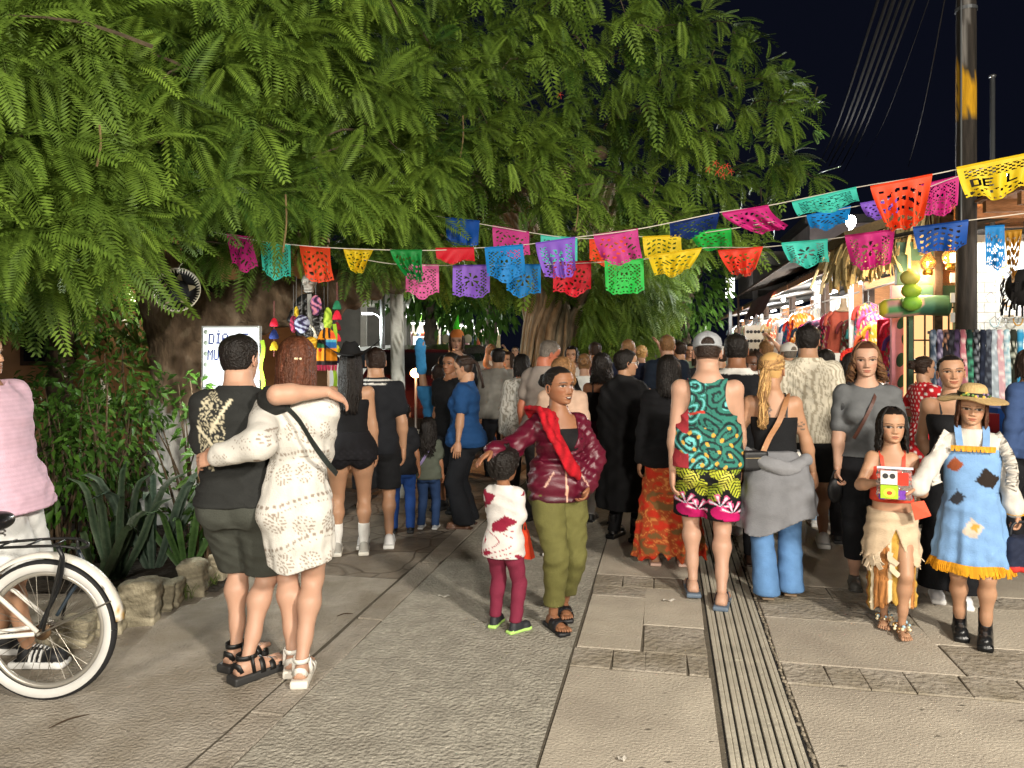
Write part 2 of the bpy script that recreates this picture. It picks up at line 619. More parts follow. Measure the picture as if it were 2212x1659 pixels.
	upper=fm&(Z>zl_)&(Z<zl_+.036*(1-(A/(wl*1.25))**2))
	lower=fm&(Z<=zl_)&(Z>zl_-.046*(1-(A/(wl*1.15))**2))
	paint(upper|lower,lipc,.9)
	if mouth=='open':
		paint(fm&((A/(wl*.9))**2+((Z-zl_)/.034)**2<1),lin('#2a0e0c'))
		paint(fm&((A/(wl*.75))**2+((Z-zl_-.010)/.014)**2<1),lin('#d8cfc4'))
	elif mouth=='round':
		paint(fm&((A/.06)**2+((Z-.19)/.04)**2<1),lin('#2a0e0c'))
	else:
		paint(fm&(np.abs(Z-zl_)<.006)&(A<wl*1.15),np.asarray(skin)*.28)
	al=((A-.155)/(.068*es))**2+((Z-ez)/(.024*es))**2
	paint(fm&(al<2.2)&(Z>ez-.004),lin('#1c110c'),.85)
	paint(fm&(al<4.5)&(al>2.2)&(Z>ez-.03),np.asarray(skin)*.62,.5)  # shade of the lids painted into the skin round the eye
	paint(fm&(al<1)&(Z<ez+.014*es),lin('#8d8178'))
	paint(fm&((A-.155)**2+(Z-ez)**2<(.034*es)**2)&(al<1.2),lin('#1d110a'))
	bz=ez+.078+.022*(1-((A-.16)/.1)**2)
	bc=brow if brow is not None else(hair*.8 if hair is not None else lin('#2a1c14'))
	paint(fm&(np.abs(Z-bz)<(.009 if kid else .0135))&(A>.065)&(A<.255),bc,.85)
	paint(fm&(np.abs(A-.035)<.018)&(np.abs(Z-.283)<.012),np.asarray(skin)*.35)
	if hair is not None and not bald:
		line=np.interp(np.arctan2(A,Y),[0,.7,1.05,1.35,1.7,2.2,math.pi],[.82,.81,.74,.52,.34,.20,.16])+(hairline-.80)
		paint(Z>line,hair,1.0-fuzz)
	V=V*hh
	return V,F,C
def ear_mesh(hh,side):
	mb=MB()
	a=np.linspace(0,2*math.pi,15)[:-1]
	rim=np.stack([0*a,.058*np.cos(a)-.012*np.sin(a),.105*np.sin(a)],1)
	rim[:,0]=.02+.03*(np.cos(a)<0)
	rim[:,1]*=np.where(np.sin(a)<0,.75,1.05)
	c=np.array([side*.325,-.035,.415])
	rim[:,0]*=side
	ring=smooth_curve(np.vstack([rim,rim[:1]]),26)+c
	V,F=tube(ring*hh,.017*hh,6,cap=False)
	mb.add(V,F)
	mb.ball(c*hh,np.array([.022,.05,.09])*hh,n=10,m=6)
	return np.concatenate(mb.V),mb.F
def hand_mesh(wrist,fore,palm_n,size,side,curl=0.35,spread=0.12,curls=None):
	"""Palm plus five fingers. fore: direction from wrist to knuckles, palm_n: where the palm faces; side +1 right, -1 left."""
	f=np.asarray(fore,float)
	f/=np.linalg.norm(f)
	p=np.asarray(palm_n,float)
	p=p-f*(p@f)
	p/=np.linalg.norm(p)+1e-9
	t=np.cross(f,p)*side
	w=np.asarray(wrist,float)
	mb=MB()
	L=size
	pl=L*.52
	rings=[]
	for u,hw,th in((-.12,.155,.13),(0,.17,.125),(.25,.215,.12),(.6,.235,.105),(.9,.23,.085),(1.0,.20,.06)):
		c0=w+f*u*pl
		a=np.arange(12)*math.pi/6
		rings.append(c0+(np.cos(a)[:,None]*t*hw+np.sin(a)[:,None]*p*th)*L)
	V=np.concatenate(rings)
	F=[(i*12+j,i*12+(j+1)%12,(i+1)*12+(j+1)%12,(i+1)*12+j)for i in range(5)for j in range(12)]
	F+=[tuple(range(11,-1,-1)),tuple(range(60,72))]
	mb.add(V,F)
	for i,(off,ln,r)in enumerate(((.17,.43,.052),(.06,.48,.054),(-.055,.45,.052),(-.165,.36,.046))):
		cu=(curls[i]if curls is not None else curl)*(1+.12*i)
		d=f+t*spread*off*4
		d/=np.linalg.norm(d)
		q=w+f*pl*.90+t*off*L
		pts=[q-f*.1*L,q]
		ang=0.0
		for seg,k in((.45,.8),(.31,1.1),(.24,.9)):
			ang+=cu*k
			q=q+(d*math.cos(ang)+p*math.sin(ang))*ln*L*seg
			pts.append(q)
		mb.tube(smooth_curve(pts,9),np.interp(np.linspace(0,1,9),[0,.5,.9,1],[r,r*.95,r*.78,r*.45])*L,8)
	cu=curls[4]if curls is not None else curl
	q=w+f*pl*.22+t*.15*L
	d=f*.75+t*.62+p*(.25+.3*cu)
	d/=np.linalg.norm(d)
	q1=q+d*.24*L
	d2=f*.9+t*(.35-.6*cu)+p*(.15+.6*cu)
	d2/=np.linalg.norm(d2)
	mb.tube(smooth_curve([q-d*.08*L,q1,q1+d2*.16*L,q1+d2*.27*L+p*cu*.04*L],8),np.array([.075,.07,.066,.062,.057,.052,.045,.026])*L,8)
	return np.concatenate(mb.V),mb.F
class Person:
	"""A figure in its own frame: x to its right, y forward, z up; the Empty stands on the ground under the hips."""
	def __init__(s,label,loc,yaw,H,sex='f',skin='tan',wk=1.0,hh=None,lean=(0,0),drop=0.0,hip_x=0.0,feet=None,hands=None,elbow=None,head=(0,0,0),armr=1.0,legr=1.0,bust=1.0,hipk=1.0,group=None,voxel=0.013,palm=None,curl=None,head_dx=(0,0),tw=0.0,cat='person',build_body=True,hands_on=(1,1),shk=1.0,no_feet=True,body_clip=None,foot_yaw=(0,0)):
		s.root=thing('person',label,cat,loc,yaw,group)
		s.H,s.sex=H,sex
		s.skin=SKIN[skin]if isinstance(skin,str)else skin
		s.hh=hh or{'m':.137,'f':.138,'k':.178}[sex]*H
		s.U=U=(H-s.hh)/.868
		s.drop=drop
		s.voxel=voxel
		rows={'m':MALE,'f':FEM,'k':KID}[sex]
		hipz=.50*U-drop
		s.hipz=hipz
		s.lean=np.array(lean,float)
		s.rows=[]
		for f,a,b in rows:
			z=f*U-drop
			t=max(0,z-hipz)
			hk=hipk if f<.58 else(1+(hipk-1)*max(0,(.64-f)/.06)if f<.64 else 1)
			w=wk*(shk if f>.70 else 1)
			cy=lean[1]*t+(.012*U*math.sin((f-.5)*9)if f<.86 else-.012*U)
			if f>.815:
				w=1+(wk-1)*.5
			s.rows.append((z,hip_x*max(0,1-t/(.25*U))+lean[0]*t,cy,a*U*w*hk,b*U*w*(hk if f<.6 else 1)))
		s.zf=lambda f:f*U-drop
		top=s.at(.80)
		shx={'m':.099,'f':.086,'k':.082}[sex]*U*wk**.5*shk
		s.sh={}
		ct,st=math.cos(tw),math.sin(tw)
		for i,sd in((0,1),(1,-1)):
			s.sh[sd]=np.array([top[0]+sd*shx*ct,top[1]+sd*shx*st,s.zf(.796)])
		s.hip={sd:np.array([hip_x+sd*.052*U*hipk,0.0,s.zf(.505)])for sd in(1,-1)}
		feet=feet or{1:(.07*U,0),-1:(-.07*U,0)}
		s.ank,s.knee,s.feet={},{},{}
		lt,ls=.245*U,.235*U
		for i,sd in((0,1),(1,-1)):
			f=feet[sd]
			a=np.array([f[0],f[1],(f[2]if len(f)>2 else 0)+.042*U])
			fy=foot_yaw[i]
			hint=np.array([math.sin(fy)*.3+.05*sd,1.0,0.05])
			k,a2=ik(s.hip[sd],a,lt,ls,hint)
			s.knee[sd],s.ank[sd]=k,a
			s.feet[sd]=(a,fy)
		la,lf={'m':(.168,.145),'f':(.162,.138),'k':(.155,.132)}[sex]
		la,lf=la*U,lf*U
		hands=hands or{}
		s.wr,s.elb={},{}
		for sd in(1,-1):
			tg=hands.get(sd,(sd*(.095+.042*wk)*U+top[0]*.5,.02,s.zf(.49)))
			hint=(elbow or{}).get(sd,(sd*.5,-1.0,0.0))
			e,w_=ik(s.sh[sd],tg,la,lf,hint)
			s.elb[sd],s.wr[sd]=e,w_
		kk={'m':.94,'f':.82,'k':.84}[sex]*armr*U
		kl={'m':.94,'f':.95,'k':.88}[sex]*legr*U
		s.kk,s.kl=kk,kl
		s.P={}
		s.P['torso']=[_rings(s.rows)]
		s.P['neck']=[_rings([r for r in s.rows if r[0]>s.zf(.80)])]
		c=s.at(.725)
		s.P['bust']=[]
		if sex=='f' and bust>0:
			for sd in(1,-1):
				s.P['bust'].append(_ell((c[0]+sd*.042*U,c[1]+.048*U*(.7+.3*bust),s.zf(.722)),np.array([.036,.034,.036])*U*bust))
		gl={'m':.046,'f':.056,'k':.046}[sex]*U*hipk
		s.P['glutes']=[_ell((hip_x+sd*.048*U*hipk,-.040*U,s.zf(.497)),(gl,gl*.92,gl*1.05))for sd in(1,-1)]
		for sd,nm in((1,'R'),(-1,'L')):
			sh,e,w_=s.sh[sd],s.elb[sd],s.wr[sd]
			s.P['up'+nm]=[_cap(sh,e,.034*kk,.026*kk),_ell(sh,np.array([.034,.036,.037])*kk)]
			m=e+(w_-e)*.25
			s.P['lo'+nm]=[_cap(e,m,.026*kk,.0275*kk),_cap(m,w_,.0275*kk,.0165*kk)]
			h,k,a=s.hip[sd],s.knee[sd],s.ank[sd]
			m2=h+(k-h)*.35
			s.P['th'+nm]=[_cap(h,m2,.058*kl,.053*kl),_cap(m2,k,.053*kl,.033*kl)]
			d=(a-k)/np.linalg.norm(a-k)
			back=np.array([0,-1.0,0])
			fy=s.feet[sd][1]
			back=np.array([-math.sin(fy),-math.cos(fy),0])
			cm=k+(a-k)*.30+back*.010*U
			s.P['sn'+nm]=[_cap(k,cm,.031*kl,.0345*kl),_cap(cm,k+(a-k)*.75,.0345*kl,.021*kl),_cap(k+(a-k)*.7,a,.022*kl,.0195*kl)]
		s.neck_top=s.at(.865)
		yaw_h,pit,rol=head
		s.HM=np.array(Matrix.Rotation(-yaw_h,3,'Z')@Matrix.Rotation(pit,3,'X')@Matrix.Rotation(rol,3,'Y'))
		s.hc=np.array([s.neck_top[0]+head_dx[0],s.neck_top[1]+.012*U+head_dx[1],s.zf(.868)+.0*U])
		s.palm,s.curl=palm or{},curl or{}
		s.hands_on={1:hands_on[0],-1:hands_on[1]}
		s.body_clip=body_clip
	def at(s,f):
		r=np.array(s.rows)
		z=s.zf(f)
		return np.array([np.interp(z,r[:,0],r[:,1]),np.interp(z,r[:,0],r[:,2]),z])
	def hpt(s,p):
		"""head-local point (chin origin, in head heights) to figure frame"""
		piv=np.array([0,-.05,.1])
		return(np.asarray(p,float)-piv)@s.HM.T*s.hh+piv*s.hh+s.hc
	def get(s,names):
		return[p for n in names.split()for p in s.P[n]]
	def body(s,hair=None,face=1,feet='none',parts='torso bust glutes upR upL loR loL thR thL snR snL',mouth='closed',smile=0.0,hairline=.81,h=None,rough=.5,fuzz=0.0,bald=False,paint=None,brow=None):
		s.haircol=HAIR[hair]if isinstance(hair,str)else hair
		pr=s.get(parts)
		me_v,me_f=[],[]
		h=h or s.voxel
		U=s.U
		V,F=None,None
		piv_top=s.hpt((0,-.04,.30))
		nk=s.at(.84)
		pr=pr+[_cap(nk,piv_top,{'m':.037,'f':.030,'k':.032}[s.sex]*U,{'m':.036,'f':.030,'k':.031}[s.sex]*U)]
		lo=solid(pr,h=h,k=.022*U/1.2,clip=s.body_clip)
		n=len(lo.vertices)
		V=np.empty(n*3,np.float32)
		lo.vertices.foreach_get('co',V)
		V=V.reshape(-1,3)
		fi=np.empty(len(lo.polygons)*4,np.int32)
		lo.loops.foreach_get('vertex_index',fi)
		bpy.data.meshes.remove(lo)
		F=[tuple(f)for f in fi.reshape(-1,4).tolist()]
		mb=MB()
		c=np.tile(s.skin,(len(V),1))
		if paint is not None:
			c=paint(V,c)
		mb.add(V,F,c)
		hv,hf,hc=head_mesh(s.hh,s.skin,s.haircol,hairline,mouth,smile,face,female=s.sex!='m',kid=s.sex=='k',fuzz=fuzz,bald=bald,brow=brow)
		piv=np.array([0,-.05,.1])*s.hh
		tr=lambda v:(v-piv)@s.HM.T+piv+s.hc
		mb.add(tr(hv),hf,hc)
		for sd in(1,-1):
			ev,ef=ear_mesh(s.hh,sd)
			mb.add(tr(ev),ef,s.skin*np.array([1.0,.9,.88]))
		for sd in(1,-1):
			if not s.hands_on[sd]:
				continue
			fore=s.wr[sd]-s.elb[sd]
			pl=s.palm.get(sd,(-sd,0.15,0))
			fd=fore
			if isinstance(pl,dict):
				fd=pl.get('dir',fore)
				pl=pl['n']
			cu=s.curl.get(sd,.3)
			hv2,hf2=hand_mesh(s.wr[sd],fd,pl,.106*U*(1 if s.sex=='m' else .94),sd,cu if not isinstance(cu,(list,tuple))else .3,curls=cu if isinstance(cu,(list,tuple))else None)
			mb.add(hv2,hf2,s.skin*np.array([1.03,.97,.95]))
		if feet!='none':
			for sd in(1,-1):
				fv,ff=s.bare_foot(sd)
				mb.add(fv,ff,s.skin)
		o=mb.build('body',mat('skin',mode='attr',rough=rough,var=.05,vscale=14,spec=.35,sss=.12),s.root,smooth=True)
		return o
	def foot_frame(s,sd):
		a,fy=s.feet[sd]
		fwd=np.array([math.sin(fy),math.cos(fy),0])
		rt=np.array([math.cos(fy),-math.sin(fy),0])
		return a,fwd,rt
	def bare_foot(s,sd,L=None):
		a,f,r=s.foot_frame(sd)
		L=L or(.152 if s.sex!='f' else .143)*s.U
		z0=a[2]-.042*s.U
		B=a-np.array([0,0,a[2]-z0])+np.array([0,0,.003])
		mb=MB()
		rings=[]
		for u,hw,ht in((-.26,.09,.10),(-.2,.14,.22),(-.02,.145,.32),(.15,.15,.27),(.35,.17,.17),(.52,.19,.11),(.62,.17,.085)):
			q=B+f*u*L
			an=np.arange(12)*math.pi/6
			rings.append(q+(np.cos(an)[:,None]*r*hw+np.maximum(np.sin(an),-.02)[:,None]*np.array([0,0,1.0])*ht)*L)
		mb.add(np.concatenate(rings),[(i*12+j,i*12+(j+1)%12,(i+1)*12+(j+1)%12,(i+1)*12+j)for i in range(6)for j in range(12)]+[tuple(range(11,-1,-1)),tuple(range(72,84))])
		for i,(o,ln,rr)in enumerate(((-.13,.80,.05),(-.055,.80,.036),(.01,.775,.034),(.07,.745,.032),(.125,.70,.03))):
			mb.tube(smooth_curve([B+f*.5*L+r*sd*o*L+np.array([0,0,.05*L]),B+f*(ln-.08)*L+r*sd*o*L+np.array([0,0,.05*L]),B+f*ln*L+r*sd*o*1.05*L+np.array([0,0,.025*L])],6),np.array([1,1,1.05,1.05,.9,.5])*rr*L,8)
		return np.concatenate(mb.V),mb.F
	def shoe(s,sd,kind='sneaker',col='#dddddd',sole='#e8e8e4',accent=None,name='shoe',label=None):
		a,f,r=s.foot_frame(sd)
		U=s.U
		L=(.158 if s.sex!='f' else .148)*U
		z0=a[2]-.042*U
		B=np.array([a[0],a[1],z0])
		up=np.array([0,0,1.0])
		col,sole=lin(col),lin(sole)
		acc=lin(accent)if accent else col
		RM=np.stack([r,f,up],1)
		P0=B+f*.16*L
		st={'sneaker':.13,'boot':.17,'slide':.12,'flip':.11,'loafer':.06,'sandal':.16}[kind]*L
		if kind in('slide','flip','sandal'):
			z0=max(0,z0-st)
			B[2]=z0
			P0=B+f*.16*L
		pr=[]
		sole_p=[_box(P0+f*.02*L+up*st/2,(.175*L,.52*L,st/2),.03*L if st>.05 else .01,RM),_ell(P0+f*.40*L+up*st*.5,(.18*L,.17*L,st*.52),RM)]
		if kind in('sneaker','loafer','boot'):
			h=.0055 if L>.2 else .005
			pr=list(sole_p)
			pr+=[_ell(P0+f*.33*L+up*(st+.06*L),(.165*L,.22*L,.15*L),RM),_ell(P0-f*.05*L+up*(st+.09*L),(.155*L,.33*L,.2*L),RM),_cap(B-f*.07*L+up*(st+.06*L),B-f*.07*L+up*(st+.17*L),.16*L,.14*L)]
			top=st+.32*L
			if kind=='boot':
				pr+=[_cap(B+up*(st+.1*L),B-f*.03*L+up*.85*L,.155*L,.165*L)]
				top=.86*L
			if kind=='loafer':
				top=st+.24*L
			def color(x,y,z):
				c=np.tile(col,(len(x),1))
				yy=(x-B[0])*f[0]+(y-B[1])*f[1]
				zz=z-z0
				xx=(x-B[0])*r[0]+(y-B[1])*r[1]
				m=zz<st*(1.0 if kind!='loafer' else 1.2)
				c[m]=sole
				if kind=='sneaker':
					lace=(~m)&(yy>.05*L)&(yy<.36*L)&(np.abs(xx)<.07*L)&(np.sin(yy*2*math.pi/(.07*L))>.2)
					c[lace]=acc if accent else sole
				if kind=='boot':
					lace=(~m)&(zz>.3*L)&(np.abs(xx)<.05*L)&(yy>0)&(np.sin(zz*2*math.pi/(.09*L))>.5)
					c[lace]=col*2.5+.02
				return c
			me=solid(pr,h=h,k=.012,clip=lambda X,Y,Z:Z-(z0+top),color=color,name='shoe')
			rg={'boot':.3,'sneaker':.6,'loafer':.5}[kind]
			o=part(name,me,mat('shoe_'+kind,mode='attr',rough=rg,var=.08),s.root,label)
			return o
		mb=MB()
		mesh=solid(sole_p,h=.006,k=.01,color=sole,name='sole')
		root=part(name,mesh,mat('shoe_open',mode='attr',rough=.55,var=.08),s.root,label)
		z=up*(st+.01)
		if kind=='slide':
			V,F=tube(smooth_curve([P0+f*.12*L+r*sd_*w_*L+up*(st*.6+hh_*L)for sd_,w_,hh_ in((-1,.19,0),(-1,.17,.14),(0,0,.235),(1,.17,.14),(1,.19,0))],16),.16*L,8,flat=.12,up=f)
			bm=_rot_band(P0+f*.14*L,f,r,up,L,st,.19,.25,.40)
			mb.add(*bm,col)
		elif kind=='flip':
			tip=P0+f*.30*L+up*(st+.05*L)
			for sd_ in(-1,1):
				mb.tube(smooth_curve([tip,P0+f*.15*L+r*sd_*.1*L+up*(st+.17*L),P0-f*.05*L+r*sd_*.17*L+up*st],8),.022*L,6,col)
		else:
			for(u,w_,hh_,wd)in((.26,.19,.17,.11),(.06,.175,.26,.10),(.42,.18,.12,.07)):
				mb.add(*_rot_band(P0+f*u*L,f,r,up,L,st,w_,hh_,wd),col)
			an=a+up*.01
			ring=[an+(np.cos(t)*r*.155+np.sin(t)*f*.20)*L-f*.02*L for t in np.linspace(0,2*math.pi,17)]
			V,F=band(ring,.085*L,.012*L,up)
			mb.add(V,F,col)
			for sd_ in(-1,1):
				mb.tube([an+r*sd_*.15*L,P0-f*.12*L+r*sd_*.17*L+up*st],.035*L,6,col,flat=.4)
			mb.add(*band([P0-f*.42*L+r*q*.13*L+up*(st+hq*L)-f*(.03-abs(q)*.1)*L for q,hq in((-1,.05),(-.6,.16),(0,.2),(.6,.16),(1,.05))],.1*L,.014*L,up),col)
		mb.build('strap',mat('shoe_strap',mode='attr',rough=.5,var=.08),root,smooth=True)
		return root
	def shoes(s,*a,**k):
		for sd in(1,-1):
			s.shoe(sd,*a,**k)
	def wear(s,name,parts,g=.012,color=(.5,.5,.5),clip=None,disp=.006,fs=1.0,h=.011,k=.02,extra_prims=(),rough=.85,mname=None,seed=None,label=None,extra=None,spec=.25,sheen=.0,bump=.25):
		pr=s.get(parts)+list(extra_prims)
		me=solid(pr,h=h,k=k*s.U,g=g,clip=clip,disp=disp,fs=fs,seed=hash(name)%17 if seed is None else seed,color=color,name=name,extra=extra)
		m=mat(mname or 'cloth',mode='attr',rough=rough,bump=bump,bscale=140,var=.07,vscale=22,spec=spec,sheen=sheen)
		return part(name,me,m,s.root,label)
# ---- garments
	def tee(s,color,sleeve=.62,hem=.475,g=.014,name='shirt',neck=.055,vneck=0.0,disp=.007,hemfl=.012,long=False,h=.011,clip=None,fs=1.0,extra_prims=(),loose=1.0,**kw):
		U=s.U
		pr=[]
		for sd,nm in((1,'R'),(-1,'L')):
			sh,e,w_=s.sh[sd],s.elb[sd],s.wr[sd]
			if long:
				pr+=[_cap(sh,e,.037*s.kk*loose,.032*s.kk*loose),_cap(e,e+(w_-e)*.95,.032*s.kk*loose,.024*s.kk*loose),_ell(sh,np.array([.035,.037,.037])*s.kk)]
			elif sleeve:
				pr+=[_cap(sh,sh+(e-sh)*sleeve,.037*s.kk,.038*s.kk*loose),_ell(sh,np.array([.035,.037,.037])*s.kk)]
		rows=[(z,cx,cy,a+hemfl*U*max(0,(.66-(z+s.drop)/U))*4,b+hemfl*U*max(0,(.66-(z+s.drop)/U))*4)for z,cx,cy,a,b in s.rows if z>=s.zf(.47)]
		zl=s.zf(hem)
		if zl<rows[0][0]:
			r0=rows[1]
			rows=[(zl,r0[1],r0[2],r0[3]*1.05,r0[4]*1.08)]+rows[1:]
		pr+=[_rings(rows)]+s.P['bust']
		if hem<.55:
			pr+=s.P['glutes']
		nc=s.at(.845)
		def cl(X,Y,Z):
			c=np.maximum(zl-Z,Z-s.zf(.857))
			c=np.maximum(c,neck*U-np.sqrt((X-nc[0])**2+(Y-nc[1]-.012*U)**2+((Z-nc[2]-.018*U))**2*1.3))
			if vneck:
				c=np.maximum(c,np.minimum(np.minimum((nc[2]-Z)*-1+vneck*U-np.abs(X-nc[0])*2.2,vneck*U*.5),(Y-nc[1])))
			return c if clip is None else np.maximum(c,clip(X,Y,Z))
		col=color
		return s.wear(name,'',g,col,cl,disp,fs,h,.018,list(pr)+list(extra_prims),**kw)
	def trousers(s,color,end=.06,top=.60,g=.012,flare=1.0,loose=1.0,name='trousers',disp=.010,h=.011,fs=1.2,kneek=1.0,**kw):
		U=s.U
		pr=[_rings([r for r in s.rows if r[0]<s.zf(.66)])]+s.P['glutes']
		short=end>.2
		for sd in(1,-1):
			hp,k,a=s.hip[sd],s.knee[sd],s.ank[sd]
			m2=hp+(k-hp)*.35
			kl=s.kl*loose
			if short:
				t=np.clip(((s.zf(.505))-(end*U-s.drop*.5))/max(.05,s.hip[sd][2]-k[2]),.3,1.25)
				b=hp+(k-hp)*t
				pr+=[_cap(hp,b,.060*kl,.056*kl*flare)]
			else:
				pr+=[_cap(hp,m2,.059*kl,.054*kl),_cap(m2,k,.054*kl,.038*kl*kneek),_cap(k,a+(a-k)*.06,.038*kl*kneek,.030*kl*flare)]
				back=np.array([0,-1.0,0])
				cm=k+(a-k)*.3+back*.01*U
				pr+=[_cap(k,cm,.034*kl,.037*kl)]
		zt=s.zf(top)
		def cl(X,Y,Z):
			c=Z-zt
			if not short:
				c=np.maximum(c,np.minimum(s.ank[1][2],s.ank[-1][2])-(.042-end)*U-Z)
			else:
				c=np.maximum(c,end*U-Z)
			return c
		return s.wear(name,'',g,color,cl,disp,fs,h,.014,pr,**kw)
	def skirt(s,color,top=.60,hem=.30,w=.13,d=.11,g=.008,pleat=(7,.06,0.4),name='skirt',dx=0.0,dy=0.0,h=.011,disp=.005,mid=None,clip=None,fs=1.0,top_k=1.0,**kw):
		U=s.U
		r=np.array(s.rows)
		zt,zh=s.zf(top),hem*U
		rows=[]
		for f in np.linspace(0,1,9):
			z=zh+(zt-zh)*f
			t=(1-f)
			zz=max(z,s.zf(.50))
			a0=np.interp(zz,r[:,0],r[:,3])
			b0=np.interp(zz,r[:,0],r[:,4])*1.12
			cx=np.interp(max(z,r[0,0]),r[:,0],r[:,1])
			e=t**(mid or 1.0)
			rows.append((z,cx+dx*t,np.interp(max(z,r[0,0]),r[:,0],r[:,2])+dy*t,max(a0,0)*(1-e)+w*U*e,b0*(1-e)+d*U*e))
		pr=[_rings(rows,pleat)]+[p for p in s.P['glutes']if zh<s.zf(.49)]
		return s.wear(name,'',g,color,clip,disp,fs,h,.014,pr,**kw)
	def socks(s,col,top=.12):
		for sd,nm in((1,'R'),(-1,'L')):
			za=s.ank[sd][2]-.042*s.U
			s.wear('sock','sn'+nm,.005,lin(col),lambda X,Y,Z:np.maximum(Z-za-top*s.U,za+.03*s.U-Z),.0015,h=.009)
# ---- hair
	def cap_hair(s,col,line=(.83,.815,.73,.50,.36,.22,.17),puff=.045,name='hair',bump=.012,seed=0,h=None,top=0.0,streak=34):
		"""Short hair close to the skull."""
		hh=s.hh
		col=HAIR[col]if isinstance(col,str)else col
		prof=[(.12,.25,.24,.25),(.30,.30,.34,.36),(.50,.328,.36,.435),(.58,.335,.38,.455),(.70,.335,.38,.46),(.82,.298,.333,.42),(.91,.222,.238,.32),(.97,.14,.15,.2)]
		rows=[(z,0,(f-b)/2,w,(f+b)/2)for z,w,f,b in prof]+[(1.0+top*.3,0,-.01,.03,.03)]
		pr=[_rings(rows)]
		an=[0,.7,1.05,1.35,1.7,2.2,math.pi]
		def cl(X,Y,Z):
			A=np.arctan2(np.abs(X),Y)
			ln=np.interp(A,an,line)
			return(ln-Z).astype(np.float32)*.8
		def ex(D,X,Y,Z):
			A=np.arctan2(X,Y)
			return D-bump*(np.sin(streak*A+6*np.sin(3*A+seed)+9*Z)*np.clip((1.05-Z)*3,0.3,1)+.6*np.sin(47*X+31*Y+29*Z+seed))-top*np.clip((Z-.75)*3,0,1)*(.5+.3*np.sin(13*X+5*seed)*np.sin(11*Y))
		def color(x,y,z):
			v=.85+.3*np.sin(31*np.arctan2(x,y)+5*np.sin(9*z))*.5
			return col[None]*v[:,None]
		me=solid(pr,h=.045,k=.02,g=puff,clip=cl,extra=ex,color=color,name='hair')
		n=len(me.vertices)
		v=np.empty(n*3,np.float32)
		me.vertices.foreach_get('co',v)
		me.vertices.foreach_set('co',np.array([s.hpt(p)for p in v.reshape(-1,3)],np.float32).ravel())
		me.update()
		return part(name,me,mat('hair',mode='attr',rough=.5,spec=.3,bump=.6,bscale=90,var=.3,vscale=40),s.root)
	def long_hair(s,col,length=1.2,n=150,az=(1.15,5.13),wave=.0,curl=.0,width=.05,back=-.10,part_x=0.0,name='hair',seed=1,col2=None,splay=1.0,fringe=0.0,gather=None,tail=None,vol=1.03,jitter=.02,tw=.035):
		"""Strand by strand. length in head heights below the crown; gather: point (head frame) where strands meet; tail: list of points beyond it."""
		hh=s.hh
		rs=np.random.default_rng(seed)
		col=HAIR[col]if isinstance(col,str)else col
		col2=col if col2 is None else(HAIR[col2]if isinstance(col2,str)else col2)
		mb=MB()
		for i in range(n):
			a=az[0]+(az[1]-az[0])*(i+rs.uniform(-.4,.4))/(n-1)
			sx,cy=math.sin(a),math.cos(a)
			layer=rs.uniform(.0,1.0)
			kk=vol+.05*layer
			pts=[]
			lend=length*rs.uniform(.86,1.0)
			if gather is None:
				for u in np.linspace(0,1,26 if curl else 12):
					z=1.01-u*lend
					if z>.50:
						q=math.sqrt(max(0,1-((z-.50)/.53)**2))
					else:
						q=1.0
					q=max(q,.05)
					fr=.40 if cy>0 else .46
					hang=max(0,.45-z)
					x=sx*.345*q*kk*(1+(.10*splay)*min(hang,.5))+part_x*(1-q)
					y=cy*fr*q*kk+(back*min(hang,.6)if cy<.2 else 0)
					w=wave*math.sin(u*14+a*3)*min(1,u*1.5)
					cu=curl*min(1,max(0,u-.3)*1.6)
					ph=u*26+i*1.9
					pts.append((x+w*cy+cu*math.cos(ph)+rs.normal(0,jitter*.3),y+w*sx*.5+cu*math.sin(ph),z+cu*.4*math.sin(ph*1.3)))
			else:
				gx,gy,gz=gather
				for u in np.linspace(0,1,8):
					th=u
					z0=.97-.25*rs.uniform(.0,.15)
					st=np.array([sx*.335*kk,cy*(.39 if cy>0 else .45)*kk,.52+.22*layer])
					if cy>.2:
						st=np.array([sx*.30*kk,cy*.36*kk,.78+.06*layer])
					en=np.array([gx+rs.normal(0,.015),gy+rs.normal(0,.015),gz+rs.normal(0,.02)])
					p=st*(1-u)+en*u
					c=np.array([0,-.03,.55])
					d=p-c
					e=math.sqrt((d[0]/.34)**2+(d[1]/.43)**2+(d[2]/.47)**2)
					if e<1.0 and u<.97:
						p=c+d/max(e,.2)*(1.01+.03*layer)
					pts.append(p)
				if tail:
					for tpt in tail:
						sp=.05+.03*layer
						pts.append(np.array(tpt)+rs.normal(0,tw,3)*np.array([1,.6,.5]))
			pts=smooth_curve(np.array(pts),(44 if curl else 16)if gather is None else 18)
			P3=np.array([s.hpt(p)for p in pts])
			wd=width*hh*rs.uniform(.7,1.2)
			rr=np.interp(np.linspace(0,1,len(P3)),[0,.15,.75,1],[.6,1,.9,.25])*wd
			t=rs.uniform(0,1)
			cc=(col*(1-t)+col2*t)*rs.uniform(.75,1.25)
			mb.tube(P3,rr,5,cc,cap=True)
		return mb.build(name,mat('hair',mode='attr',rough=.5,spec=.3,bump=.6,bscale=90,var=.3,vscale=40),s.root,smooth=True)
